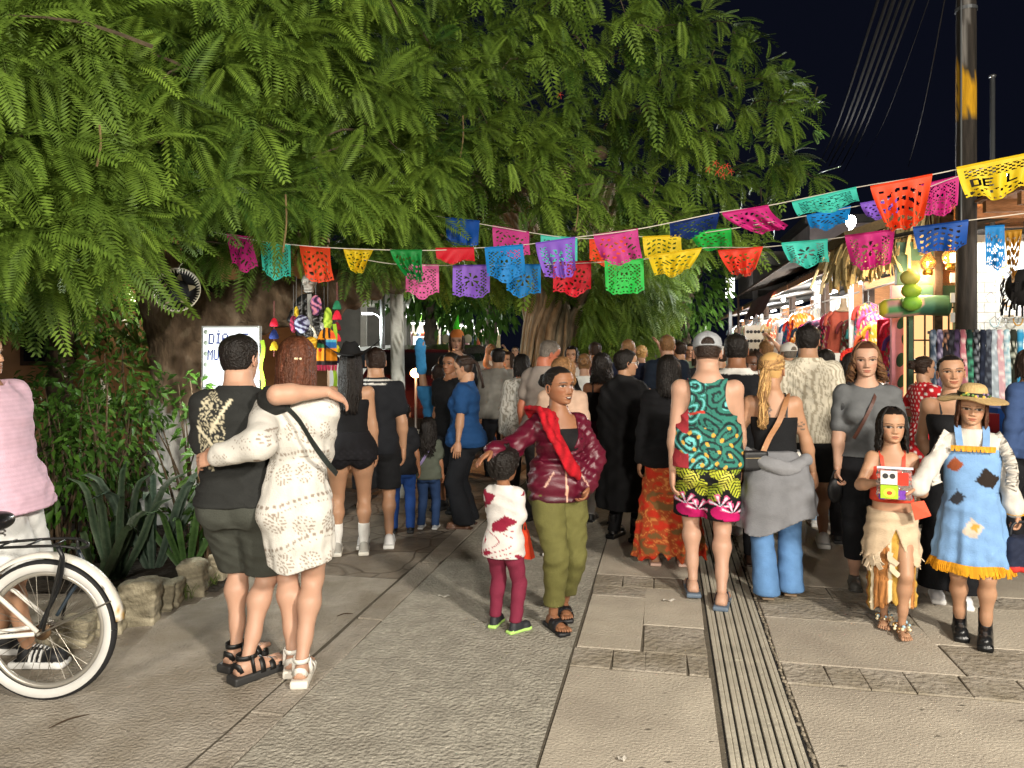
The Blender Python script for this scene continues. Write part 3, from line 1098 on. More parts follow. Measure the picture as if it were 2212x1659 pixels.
	def bun(s,col,c=(0,-.52,.62),r=.14):
		col=HAIR[col]if isinstance(col,str)else col
		mb=MB()
		for i in range(26):
			a=i/26*2*math.pi
			ring=[]
			for t in np.linspace(0,2*math.pi,13):
				q=np.array([math.cos(a),0.25*math.sin(3*a),math.sin(a)])*r*(.62+.38*math.cos(t))+np.array([0,math.sin(t)*r*.55,0])
				ring.append(s.hpt(np.array(c)+q))
			mb.tube(ring,r*.26*s.hh,5,col*(.8+.4*((i*7)%5)/5),cap=False)
		return mb.build('hair_bun',mat('hair',mode='attr',rough=.5,spec=.3,bump=.6,bscale=90,var=.3,vscale=40),s.root,smooth=True)
	def strip(s,name,pts,w,th,col,m=None,n=24,up=(0,0,1),label=None):
		"""A strap or band along pts (figure frame)."""
		V,F=band(smooth_curve(pts,n),w,th,up)
		mb=MB().add(V,F,lin(col)if isinstance(col,str)else col)
		return mb.build(name,m or mat('leather',mode='attr',rough=.5,var=.1),s.root,smooth=False)
	def world(s,p):
		p=np.asarray(p,float)
		a=s.root.rotation_euler[2]
		l=s.root.location
		return np.array([l[0]+p[0]*math.cos(a)-p[1]*math.sin(a),l[1]+p[0]*math.sin(a)+p[1]*math.cos(a),l[2]+p[2]])
	def local(s,p):
		p=np.asarray(p,float)
		a=s.root.rotation_euler[2]
		l=s.root.location
		d=p[:2]-np.array([l[0],l[1]])
		return np.array([d[0]*math.cos(a)+d[1]*math.sin(a),-d[0]*math.sin(a)+d[1]*math.cos(a),p[2]-l[2]])
def band(pts,w,th,up=(0,0,1)):
	"""Flat strip of width w along pts, width measured along up."""
	pts=np.asarray(pts,float)
	T=np.gradient(pts,axis=0)
	T/=np.linalg.norm(T,axis=1)[:,None]+1e-9
	up=np.asarray(up,float)
	V=[]
	for p,t in zip(pts,T):
		u=up-t*(up@t)
		u/=np.linalg.norm(u)+1e-9
		n=np.cross(t,u)
		V+=[p+u*w/2+n*th/2,p-u*w/2+n*th/2,p-u*w/2-n*th/2,p+u*w/2-n*th/2]
	F=[(i*4+j,i*4+(j+1)%4,i*4+4+(j+1)%4,i*4+4+j)for i in range(len(pts)-1)for j in range(4)]
	F+=[(3,2,1,0),tuple((len(pts)-1)*4+j for j in range(4))]
	return np.array(V),F
def _rot_band(c,f,r,up,L,st,w,hgt,wd):
	pts=[c+r*w*math.sin(t)*L*1.02+up*(st*.7+hgt*L*math.cos(t)**.7 if abs(math.cos(t))>1e-6 else st*.7)for t in np.linspace(-1.56,1.56,13)]
	return band(pts,wd*L,.014*L,f)
# ---------------------------------------------------------------- the ground: stamped path on the left, kerb strip, paved roadway, drain, right-hand slabs
SA=math.atan(0.20)
SU=np.array([math.sin(SA),math.cos(SA)])
SV=np.array([math.cos(SA),-math.sin(SA)])
def ST(t,s,z=0.0):
	"""street frame: t across (to the right), s along"""
	q=SV*t+SU*s
	return np.array([q[0],q[1],z])
def tline(x,y):
	g=G(x,y)
	return float(g[:2]@SV),float(g[:2]@SU)
T_KL=tline(400,1659)[0]
T_KR=tline(500,1659)[0]
T_J=tline(1160,1659)[0]
T_DL=tline(1574,1659)[0]
T_DR=tline(1752,1659)[0]
concrete=mat('concrete',lin('#9f978b'),rough=.9,bump=.9,bscale=55,var=.16,vscale=7,spec=.2,var2=lin('#8b8274'))
concrete_r=mat('concrete_light',lin('#b0a798'),rough=.9,bump=.45,bscale=70,var=.10,vscale=3.5,spec=.2,var2=lin('#9a9184'))
asphalt=mat('asphalt_grit',lin('#a29d91'),rough=.95,bump=1.0,bscale=48,var=.2,vscale=30,spec=.2,var2=lin('#918c81'))
stamped=mat('stamped_path',lin('#83796c'),rough=.9,bump=.9,bscale=14,var=.2,vscale=4,spec=.2,var2=lin('#6a6055'))
band_m=mat('stamped_band',lin('#9c9488'),rough=.9,bump=.9,bscale=30,var=.18,vscale=9,spec=.2,var2=lin('#837a6a'))
groove(stamped,2.6,.8,lin('#5d5348'))
dark_m=mat('joint_dirt',lin('#5d564a'),rough=1.0,bump=.4,var=.2)
def sheet(name,m,t0,t1,s0,s1,z,nt=1,ns=1,wob=0.0,parent=None,relief=0.0,seed=0,kind='structure'):
	T=np.linspace(t0,t1,nt+1)
	S_=np.linspace(s0,s1,ns+1)
	V=[]
	for i,s in enumerate(S_):
		for j,t in enumerate(T):
			tt=t+(wob*(math.sin(s*9+seed)+.6*math.sin(s*23+2*seed))if j in(0,nt)and wob else 0)
			zz=z+relief*(math.sin(3.1*t+1.3*s+seed)*math.sin(2.3*s-t)+.4*math.sin(11*s+7*t))
			V.append(ST(tt,s,zz))
	F=[(i*(nt+1)+j,i*(nt+1)+j+1,(i+1)*(nt+1)+j+1,(i+1)*(nt+1)+j)for i in range(ns)for j in range(nt)]
	o=part(name,mesh_from(name,V,F,smooth=True),m,parent)
	if parent is None:
		tag(o,kind=kind)
	return o
gb=MB()
gb.add([(-90,-40,-.007),(90,-40,-.007),(90,140,-.007),(-90,140,-.007)],[(0,1,2,3)])
tag(gb.build('ground',dark_m),kind='structure')
def slab(name,m,t0,t1,s0,s1,z=0.0,parent=None,gap=.003,th=.01,jit=.002,ns=1,seed=0):
	"""paving slab with a recessed joint all round"""
	r_=np.random.default_rng(seed+int(1000*(s0+7*t0))%9999)
	n=max(1,ns)
	L_=[(t0+gap+r_.normal(0,jit),s)for s in np.linspace(s0+gap,s1-gap,n+1)]
	R_=[(t1-gap+r_.normal(0,jit),s)for s in np.linspace(s1-gap,s0+gap,n+1)]
	poly=L_+R_
	inn=[]
	c=np.mean(poly,axis=0)
	for q in poly:
		d=np.array(q)-c
		inn.append(c+d*(1-.006/max(.05,np.linalg.norm(d))))
	k=len(poly)
	V=[ST(t,s,z-th)for t,s in poly]+[ST(t,s,z-.003)for t,s in poly]+[ST(t,s,z)for t,s in inn]
	F=[]
	for i in range(k):
		j=(i+1)%k
		F+=[(j,i,k+i,k+j),(k+j,k+i,2*k+i,2*k+j)]
	F.append(tuple(range(3*k-1,2*k-1,-1)))
	return part(name,mesh_from(name,V,F,smooth=False),m,parent)
path=sheet('path',stamped,-9,T_KL-.008,5.3,30,.0,10,24,.006,relief=.004)
path2=sheet('path',concrete,-9,T_KL-.008,-6,5.3,.0,10,20,.006,relief=.002)
kerb=thing('kerb_strip','flush concrete kerb strip with a dark joint along the paved path','kerb')
kerb['kind']='structure'
del kerb['category']
for i in range(18):
	s0=-3+i*1.25
	slab('kerb_slab',concrete,T_KL+.008,T_KR-.006,s0,s0+1.25,.003+rng.normal(0,.0015),kerb,.004,ns=4,jit=.005)
road=sheet('roadway',asphalt,T_KR+.003,T_J-.002,-6,40,.0,6,60,.005,relief=.0025)
pav=thing('pavement','beige concrete slabs between bands of stamped stones','pavement')
pav['kind']='structure'
del pav['category']
S1a,S1b=tline(1300,1442)[1],tline(1300,1400)[1]
S2a,S2b=tline(1400,1270)[1],tline(1400,1246)[1]
def bandrow(t0,t1,s0,s1,w,m):
	t=t0
	while t<t1-.02:
		ww=min(w*rng.uniform(.8,1.25),t1-t)
		slab('paving_stone',m,t,t+ww,s0,s1,.001+rng.normal(0,.0012),pav,.003,jit=.004)
		t+=ww
T_RE=7.5
for(ta,tb_,w)in((T_J+.005,T_DL-.02,.20),(T_DR+.03,T_RE,.22)):
	slab('concrete_slab',concrete_r,ta,tb_ if tb_<3 else 3.0,-4,S1a-.01,.0,pav,ns=8)
	if tb_>3:
		slab('concrete_slab',concrete_r,3.0,tb_,-4,S1a-.01,.0,pav,ns=8)
	bandrow(ta,min(tb_,4.2),S1a,S1b,w,band_m)
	bandrow(ta,min(tb_,4.2),S2a,S2b,w,band_m)
	tt=ta
	te=min(tb_,4.2)
	nW=2 if tb_<3 else 4
	for i in range(nW):
		a0,a1=ta+(te-ta)*i/nW,ta+(te-ta)*(i+1)/nW
		sk=.12*(-1)**i
		sm=(S1b+S2a)/2+sk*2+rng.normal(0,.1)
		slab('stamped_slab',band_m if i%2 else concrete_r,a0,a1,S1b,sm,.001+rng.normal(0,.0007),pav,.0025,jit=.008)
		slab('stamped_slab',concrete_r if i%2 else band_m,a0,a1,sm,S2a,.001+rng.normal(0,.0007),pav,.0025,jit=.008)
	if tb_>3:
		slab('stamped_slab',concrete_r,4.2,tb_,S1a,S2b,.0,pav)
	s=S2b
	for k in range(9):
		s1=s+(2.2 if k<5 else 4.5)
		t=ta
		while t<tb_-.1:
			t2=min(tb_,t+2.0)
			slab('concrete_slab',concrete_r,t,t2,s,s1,rng.normal(0,.001),pav)
			t=t2
		s=s1
dr=thing('drain_grate','long metal drain grate of parallel bars running up the street','drain grate')
dr['kind']='structure'
del dr['category']
tro=MB()
w=T_DR-T_DL
tro.add([ST(T_DL,-4,-.006),ST(T_DR+.015,-4,-.006),ST(T_DR+.015,40,-.006),ST(T_DL,40,-.006)],[(0,1,2,3)])
tro.build('channel',mat('channel_black',(.006,.006,.006),rough=.9),dr)
bar_m=mat('drain_bar',lin('#aaa495'),rough=.7,bump=.3,bscale=30,var=.14,vscale=6,spec=.3)
bar_l=mat('drain_bar_light',lin('#b5ad9c'),rough=.6,bump=.3,bscale=30,var=.14,vscale=6,spec=.4)
nb=6
pitch=w/nb
for i in range(nb):
	t0=T_DL+i*pitch
	for k in range(8):
		s0=-3.5+k*2.6 if k<7 else-3.5+7*2.6
		s1=s0+(2.6 if k<7 else 25)
		zz=.002+rng.normal(0,.0008)
		b1=MB()
		a,c=t0+pitch*.15,t0+pitch*1.0
		me_=(a+c)/2
		prof=[(a,-.0055),(a+.003,zz),(me_-.0045,zz),(me_,zz-.004),(me_+.0045,zz),(c-.003,zz),(c,-.0055)]
		V=[ST(t,s0+.002,z)for t,z in prof]+[ST(t,s1-.002,z)for t,z in prof]
		b1.add(V,[(j+1,j,7+j,8+j)for j in range(6)]+[tuple(range(7)),tuple(range(13,6,-1))])
		b1.build('drain_bar',bar_m if i%2 else bar_m,dr)
em=MB()
for i in range(150):
	s=2.2+i*.045
	q=ST(T_DR+.018+rng.normal(0,.004),s,-.004)
	em.ball(q,(rng.uniform(.006,.014),rng.uniform(.012,.03),rng.uniform(.004,.009)),lin('#857c6d')*rng.uniform(.6,1.3),6,4)
tag(em.build('mortar_crumbs',mat('mortar',mode='attr',rough=1.0,var=.2),None),'crumbled mortar along the right edge of the drain grate','mortar',kind='stuff')
for i,(x,y,w_,lab)in enumerate(((960,1290,26,'small white paper scrap on the grey roadway left of the boy'),(1447,1299,30,'flat white paper scrap between the sandals and the drain grate'),(1345,1643,20,'torn white paper scrap at the near end of the beige slabs'),(292,1343,16,'white paper bit on the brown path by the stones'))):
	q=G(x,y)
	k=q[1]/FOC*w_/2
	sc=MB()
	n=9
	V=[(-k+2*k*j/8,(.02+.008*math.sin(j))*(1 if r_ else-1)*(1-abs(j-4)/6),.006+.006*math.sin(j*1.1+r_))for r_ in(0,1)for j in range(n)]
	sc.add(np.array(V),[(j,j+1,n+j+1,n+j)for j in range(n-1)])
	o=sc.build('paper_scrap',mat('paper',lin('#cfc9bf'),rough=.9))
	o.location=(q[0],q[1],.003)
	o.rotation_euler=(0,0,.1*i)
	tag(o,lab,'paper','paper scraps on the ground')
for i,(x,y,a,l_,lab)in enumerate(((150,1560,.9,.17,'dry brown twig on the near left path below the bicycle wheel'),(745,1330,.5,.10,'short brown twig on the path behind the woman in white'),(735,1180,1.6,.08,'tiny twig on the path by the white socks'))):
	q=G(x,y)
	tw_=MB()
	tw_.tube(smooth_curve([(-l_/2,0,.006),(0,.012,.01),(l_/2,-.004,.006)],7),np.array([.002,.003,.004,.004,.004,.003,.0015]),5)
	o=tw_.build('twig',mat('twig_bark',lin('#3b2d20'),rough=.9))
	o.location=(q[0],q[1],0)
	o.rotation_euler=(0,0,a)
	tag(o,lab,'twig','twigs on the ground')
st=MB()
for i in range(90):
	t,s=rng.uniform(T_J+.1,3.0),rng.uniform(2.2,S1a)
	if T_DL-.03<t<T_DR+.08:
		continue
	a=rng.uniform(0,PI if 'PI' in globals()else 3.14)
	L_=rng.uniform(.008,.022)
	q=ST(t,s,.0025)
	st.add([q+np.array([-L_,0,0]),q+np.array([0,-L_*.35,0]),q+np.array([L_,0,0]),q+np.array([0,L_*.35,0])],[(0,1,2,3)])
tag(st.build('dirt',mat('gum_spots',lin('#5d574d'),rough=.9)),'flat dark gum spots scattered over the near beige slabs','dirt',kind='stuff')
# ---------------------------------------------------------------- street lamps of the square behind the photographer
for(loc,w_,c_),lab in zip(LAMPS,('steel street lamp on the right of the square','steel street lamp on the left of the square','steel street lamp in the middle of the square')):
	t=thing('street_lamp',lab,'street lamp',(loc[0],loc[1]-.5,0),0,'street lamps of the square')
	m_=MB()
	m_.lathe([(.0,0),(.14,0),(.14,.03),(.06,.08),(.05,2.0),(.035,loc[2]+.1),(0,loc[2]+.1)],n=12)
	m_.build('post',mat('lamp_steel',lin('#4a4c4e'),rough=.5,metal=.5),t,smooth=True)
	a_=MB()
	a_.tube(smooth_curve([(0,0,loc[2]-.2),(0,.2,loc[2]+.16),(0,.5,loc[2]+.12)],8),.022,8)
	a_.lathe([(0,.12),(.10,.10),(.24,.02),(.26,0),(.24,.0),(.10,.04),(0,.05)],(0,.5,loc[2]),16)
	a_.build('lamp_arm',mat('lamp_steel'),t,smooth=True)
	g_=MB()
	g_.ball((0,.5,loc[2]+.01),(.07,.07,.05),n=12,m=8)
	g_.build('bulb',glow('lamp_glow',c_,12),t,smooth=True)
# ---------------------------------------------------------------- trees and plants
bark=mat('bark',mode='attr',rough=.95,bump=1.0,bscale=24,var=.3,vscale=18,stretch=(1,1,.35))
LEAF=leafmat('feathery_leaf',lin('#264015'),lin('#728d35'),.55,.2)
LEAF_D=leafmat('dark_leaf',lin('#1f3a17'),lin('#53782c'),.4,.25)
LEAF_B=leafmat('broad_leaf',lin('#1a3213'),lin('#4f7028'),.4,.2)
def pinnate(L=1.0,pairs=20,width=.2,droop=.35,fold=.25,seed=0,lw=.8,side_curve=.1):
	"""One feathery leaf: a midrib with a comb of narrow leaflets on each side. x along the rib, z up."""
	r_=np.random.default_rng(seed)
	u=np.linspace(0,1,12)
	px=u*L*(1-.25*droop*u)
	pz=-droop*L*u**2
	py=side_curve*L*u**2
	V,F,C=[],[],[]
	for i in range(12):
		w=.006*L*(1.2-u[i])
		V+=[(px[i],py[i]-w,pz[i]),(px[i],py[i]+w,pz[i])]
		C+=[.35,.35]
	F+=[(2*i,2*i+1,2*i+3,2*i+2)for i in range(11)]
	for k in range(pairs):
		t=.10+.90*(k+.5)/pairs
		ln=width*L*(math.sin(math.pi*min(1,(t*.86+.09)))**.6)*r_.uniform(.9,1.08)
		x,y,z=np.interp(t,u,px),np.interp(t,u,py),np.interp(t,u,pz)
		hw=.9*L/pairs*lw*.5
		sl=2*droop*t
		for sd in(1,-1):
			dx=.42*ln
			dy=sd*ln*.88
			dz=-fold*ln-sl*dx*.6+r_.normal(0,.03)*ln
			n0=len(V)
			V+=[(x,y,z),(x+dx*.5-hw,y+dy*.5,z+dz*.35+sl*hw),(x+dx,y+dy,z+dz),(x+dx*.5+hw,y+dy*.5,z+dz*.35-sl*hw)]
			F.append((n0,n0+1,n0+2,n0+3)if sd<0 else(n0+3,n0+2,n0+1,n0))
			c=r_.uniform(.35,.6)
			C+=[c*.8,c,c*1.2,c]
	return np.array(V),np.array(F),np.array(C)
def place(V,base,d,up,scale):
	d=d/np.linalg.norm(d)
	y=np.cross(up,d)
	n=np.linalg.norm(y)
	y=y/n if n>1e-5 else np.array([1.0,0,0])
	z=np.cross(d,y)
	M=np.stack([d,y,z],1)
	return M,V@M.T*scale+base
NEAR=[pinnate(1,21,.21,dr_,.22,i,.78,sc_)for i,(dr_,sc_)in enumerate(((.2,.08),(.45,-.1),(.7,.05),(.3,-.15),(.9,.1),(.55,.0)))]
FAR_=[pinnate(1,12,.22,dr_,.22,i+10,.8,sc_)for i,(dr_,sc_)in enumerate(((.3,.08),(.6,-.1),(.9,.05)))]
def in_poly(x,y,poly):
	c=False
	j=len(poly)-1
	for i in range(len(poly)):
		if(poly[i][1]>y)!=(poly[j][1]>y)and x<(poly[j][0]-poly[i][0])*(y-poly[i][1])/(poly[j][1]-poly[i][1])+poly[i][0]:
			c=not c
		j=i
	return c
tr0=G(398,1120)
big=thing('flame_tree','huge spreading tree with feathery leaves and whitewashed trunk base over the crowd','tree',(tr0[0],tr0[1],0))
def rel(x,y,d):
	return P(x,y,d)-np.array([tr0[0],tr0[1],0])
tp=[_cap(rel(400,1125,7.5),rel(388,880,7.5),.36,.25),_cap(rel(388,880,7.5),rel(378,690,7.5),.25,.27),_cap(rel(378,690,7.5),rel(330,560,7.3),.26,.20),_cap(rel(330,560,7.3),rel(180,330,6.8),.2,.12),_cap(rel(400,690,7.5),rel(560,655,7.6),.24,.25),_cap(rel(560,655,7.6),rel(700,640,7.9),.25,.20),_cap(rel(700,640,7.9),rel(860,595,8.3),.20,.15),_cap(rel(860,595,8.3),rel(985,490,8.8),.13,.10),_cap(rel(560,655,7.6),rel(620,480,8.0),.20,.14),_cap(rel(620,480,8.0),rel(760,220,8.4),.14,.09),_cap(rel(985,490,8.8),rel(1300,330,9.3),.10,.06),_cap(rel(440,690,7.6),rel(420,430,8.2),.18,.12),_cap(rel(250,440,7.0),rel(60,300,5.8),.11,.07),_cap(rel(420,430,8.2),rel(400,120,8.6),.12,.08),_cap(rel(985,490,8.8),rel(1080,250,9.5),.08,.05)]
for k in range(7):
	a=k/7*2*PI
	tp.append(_cap(rel(398,1060,7.5)+np.array([.22*math.cos(a),.22*math.sin(a),0]),rel(398,1130,7.5)+np.array([.5*math.cos(a),.5*math.sin(a),-.1]),.10,.07))
def barkc(x,y,z):
	n=np.sin(9*x+3*np.sin(7*z))*np.sin(5*z+2*np.sin(6*y))*.5+.5*np.sin(31*x+4*np.sin(9*z))
	c=lin('#6d5c4a')[None]*(1+.35*n)[:,None]
	c[n>.55]=lin('#8a7a66')
	wh=z<1.12+.1*np.sin(6*x+9*y)+.07*n
	c[wh]=lin('#b4b2ae')*(1+.1*n[wh])[:,None]
	return c
part('trunk',solid(tp,h=.03,k=.14,disp=.018,fs=.8,color=barkc,name='trunk',extra=lambda D,X,Y,Z:D+.018*np.sin(19*X+5*np.sin(3*Z)+11*Y)),bark,big)
MASK=[(-700,-420),(1450,-420),(1480,0),(1560,40),(1640,85),(1690,150),(1760,225),(1785,262),(1730,300),(1765,345),(1780,405),(1690,440),(1650,530),(1560,560),(1480,540),(1380,530),(1240,535),(1120,540),(1040,520),(960,545),(900,575),(830,590),(760,560),(700,530),(640,520),(560,540),(500,560),(440,520),(360,505),(290,560),(180,580),(80,640),(-700,700)]
def cano_depth(x,y):
	return np.interp(x,[-700,0,500,900,1300,1800],[3.6,3.9,5.0,6.4,7.6,8.8])+.0012*max(0,300-y)*0
leaves=[]
rl=np.random.default_rng(21)
tries=0
while len(leaves)<10500 and tries<9000:
	tries+=1
	x,y=rl.uniform(-600,1800),rl.uniform(-400,700)
	if not in_poly(x,y,MASK):
		continue
	out=x<-60 or y<-60
	if out and rl.uniform()<.75:
		continue
	dd=rl.exponential(.9)
	d=cano_depth(x,y)+min(dd,3.2)
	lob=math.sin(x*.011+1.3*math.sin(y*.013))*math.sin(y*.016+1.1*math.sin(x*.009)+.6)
	d+=max(0,-1.5*lob)
	if y>440 and 440<x<960:
		d=max(d,6.75)
	c=P(x,y,d)
	edge=not in_poly(x+60,y-10,MASK)
	n=rl.integers(5,9)
	rt=np.clip((x-300)/700,0,1)
	main=np.array([rl.normal(.25+.55*rt,.45),rl.normal(-.75+.25*rt,.35),rl.normal(.10-.18*rt,.3)])
	if edge:
		main=np.array([.9,-.2,rl.normal(.1,.2)])
	main/=np.linalg.norm(main)
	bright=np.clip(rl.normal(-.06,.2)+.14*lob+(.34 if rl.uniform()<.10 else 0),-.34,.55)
	sc0=np.interp(x,[0,700,1800],[.41,.38,.34])*rl.uniform(.6,1.3)
	a0=rl.uniform(0,2*PI)
	for k in range(n):
		a=a0+k*2*PI/n+rl.normal(0,.25)
		e1=np.cross(main,[0,0,1.0])
		e1/=np.linalg.norm(e1)+1e-6
		e2=np.cross(main,e1)
		dv=main*rl.uniform(.2,.8+.5*rt)+(e1*math.cos(a)+e2*math.sin(a))*(1.0-.25*rt)+np.array([.15,0,-.12])
		up=np.array([rl.normal(0,.3),-.35+rl.normal(0,.3),1.0])
		if abs(dv[2])/np.linalg.norm(dv)>.75:
			up=np.array([rl.normal(0,.5),-1.0,.3])
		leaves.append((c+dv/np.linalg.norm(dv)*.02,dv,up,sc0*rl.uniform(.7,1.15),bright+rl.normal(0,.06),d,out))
order=sorted(range(len(leaves)),key=lambda i:leaves[i][5]+(50 if leaves[i][6]else 0)-leaves[i][3])
near_set=set(order[:300])
meshes=[]
for V,F,C in NEAR:
	for br in(0.0,.16):
		me=mesh_from('leaf',V,F,np.repeat((C+br)[:,None],3,1),smooth=False)
		me.materials.append(LEAF)
		meshes.append(me)
Vs,Fs,Cs,off=[],[],[],0
root_m=Matrix.Translation((tr0[0],tr0[1],0)).inverted()
for i,(c,dv,up,sc0,br,d,out)in enumerate(leaves):
	if i in near_set:
		k=i%6
		M,_=place(NEAR[0][0],c,dv,up,sc0)
		o=bpy.data.objects.new('leaf',meshes[2*k+(1 if br>.08 else 0)])
		COL.objects.link(o)
		o.parent=big
		m4=Matrix([[*(M[0]*sc0),c[0]-tr0[0]],[*(M[1]*sc0),c[1]-tr0[1]],[*(M[2]*sc0),c[2]],[0,0,0,1]])
		o.matrix_local=m4
		continue
	V,F,C=(NEAR[i%6]if d<7.2 else(FAR_[i%3]if i%3 else NEAR[i%6]))if not out else FAR_[i%3]
	_,W=place(V,c-np.array([tr0[0],tr0[1],0]),dv,up,sc0)
	Vs.append(W)
	Fs.append(F+off)
	Cs.append(C+br)
	off+=len(V)
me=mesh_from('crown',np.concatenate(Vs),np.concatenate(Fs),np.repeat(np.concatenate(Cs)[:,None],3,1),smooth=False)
tag(part('crown',me,LEAF,big),kind='stuff')
tw=MB()
for i in range(0,len(leaves),24):
	c=leaves[i][0]-np.array([tr0[0],tr0[1],0])
	e=c+np.array([rl.normal(-.1,.3),rl.uniform(.2,.8),rl.uniform(-.05,.4)])
	tw.tube(smooth_curve([e,(c+e)/2+np.array([0,0,.05]),c],5),np.array([.012,.010,.008,.006,.004]),4,lin('#4a4030'),cap=False)
tag(tw.build('twigs',bark,big),kind='stuff')
fl=MB()
for(x,y)in((1545,352),(1558,362),(1570,358),(1578,370),(1550,372),(1530,365),(1562,378),(1210,205)):
	c=P(x,y,7.5)-np.array([tr0[0],tr0[1],0])
	for k in range(5):
		a=k/5*2*PI
		fl.add(*band(smooth_curve([c,c+np.array([.02*math.cos(a),-.01,.02*math.sin(a)]),c+np.array([.035*math.cos(a),-.01,.035*math.sin(a)-.012])],4),.02,.002,(0,1,.3)),lin('#d2452f'))
tag(fl.build('red_blossom',mat('blossom',mode='attr',rough=.6),big),kind='stuff')
hp=MB()
for x,y0,y1 in((617,420,545),(1248,420,500),(1000,250,340),(215,270,360)):
	d=cano_depth(x,y0)-.1
	a,b_=P(x,y0,d),P(x-6,y1,d)
	o_=np.array([tr0[0],tr0[1],0])
	hp.tube(smooth_curve([a-o_,(a+b_)/2-o_+np.array([.015,0,0]),b_-o_],7),.006,5,lin('#6a5a3c'))
hp.build('hanging_shoot',bark,big)
def leafy(name,label,cat,base,blobs,n,size,material,aspect=.38,stems=0,stem_col='#4b3d2c',group=None,droop=.5,seed=0,trunk=None,kind=None,crown='foliage',bright=.45,bvar=.16):
	"""Plant: broad leaves spread through blobs [(x, y, z, rx, ry, rz)] round its base; optional trunk (list of caps)."""
	r_=np.random.default_rng(seed)
	t=thing(name,label,cat,base,0,group)
	tot=sum(b[3]*b[4]*b[5]for b in blobs)if len(blobs)else 1
	Q,D_,S_,B_=[],[],[],[]
	for b in blobs:
		k=max(3,int(n*(b[3]*b[4]*b[5])/tot))
		v=r_.normal(0,1,(k,3))
		v/=np.linalg.norm(v,axis=1)[:,None]
		rr=r_.uniform(.25,1,(k,1))**.5
		Q.append(np.array(b[:3])+v*rr*np.array(b[3:]))
		D_.append(v+r_.normal(0,.5,(k,3))+np.array([0,-.3,-droop]))
		B_.append(np.clip(bright+.2*(v[:,2])*0+r_.normal(0,bvar,k),0,1))
	Q,D_,B_=np.concatenate(Q),np.concatenate(D_),np.concatenate(B_)
	D_/=np.linalg.norm(D_,axis=1)[:,None]
	k=len(Q)
	S_=size*r_.uniform(.6,1.25,k)
	up=r_.normal(0,.5,(k,3))+np.array([0,-.5,.8])
	Y=np.cross(up,D_)
	Y/=np.linalg.norm(Y,axis=1)[:,None]+1e-6
	Z=np.cross(D_,Y)
	w=(S_*aspect*.5)[:,None]
	L_=S_[:,None]
	dz=np.array([0,0,1.0])
	V=np.stack([Q,Q+D_*L_*.45+Y*w+Z*w*.35,Q+D_*L_-dz*L_*.18,Q+D_*L_*.45-Y*w+Z*w*.35,Q+D_*L_*.48],1)
	base_i=np.arange(k)[:,None]*5
	F=np.concatenate([base_i+np.array([[0,1,4]]),base_i+np.array([[1,2,4]]),base_i+np.array([[4,2,3]]),base_i+np.array([[0,4,3]])])
	C=np.repeat(B_,5)
	me=mesh_from(crown,V.reshape(-1,3),F,np.repeat(C[:,None],3,1),smooth=False)
	f=tag(part(crown,me,material,t),kind='stuff')
	mb=MB()
	for i in range(stems):
		q=Q[r_.integers(0,k)]
		b0=np.array([r_.normal(0,.06),r_.normal(0,.06),0])
		mb.tube(smooth_curve([b0,(b0+q)/2+np.array([0,0,.1]),q],6),np.array([.012,.011,.01,.008,.006,.004]),5,lin(stem_col))
	if stems:
		mb.build('stem',bark,t)
	if trunk is not None:
		part('trunk',solid(trunk,h=.06,k=.15,disp=.05,fs=.5,color=lin('#4a4136'),name='trunk'),bark,t)
	return t
shr=[('dense dark shrub beside the pink-shirted man',(120,1230),[(0,0,.9,.45,.4,.55),(.1,.1,.4,.35,.3,.4)],800,.10,LEAF_D),('tall shrub with small drooping leaves under the hanging fronds',(215,1220),[(0,0,1.0,.42,.35,.5),(.05,.2,1.45,.35,.3,.35)],520,.085,LEAF_B),('bushy shrub with pale young leaves left of the whitewashed trunk',(262,1170),[(0,0,.85,.4,.35,.5),(-.1,.1,1.4,.35,.3,.4),(.2,0,.4,.3,.3,.3)],480,.09,LEAF_B),('climbing plant with hanging leaves round the trunk beside the lit sign',(425,1180),[(.08,-.3,1.30,.16,.12,.20),(.12,-.35,1.05,.12,.10,.20),(-.22,-.3,1.25,.14,.15,.25)],160,.10,LEAF_B),('low bright green plant at the man\'s knee by the stones',(452,1215),[(0,0,.35,.16,.15,.28),(-.05,0,.72,.14,.12,.22)],170,.11,LEAF_B),('dark shrub against the far wall behind the planted bed',(60,1120),[(0,0,.8,.6,.4,.6),(.3,.2,1.3,.5,.4,.4)],700,.12,LEAF_D),('dark mounded shrub under the flame tree limb',(250,1080),[(0,0,.6,.9,.5,.55),(.2,.3,.8,.5,.4,.4)],600,.12,LEAF_D)]
for i,(lab,(x,y),bl,n,sz,m_)in enumerate(shr):
	leafy('shrub',lab,'shrub',G(x,y),bl,n,sz,m_,stems=14,group='shrubs in the planted bed',seed=i+3,bright=.42)
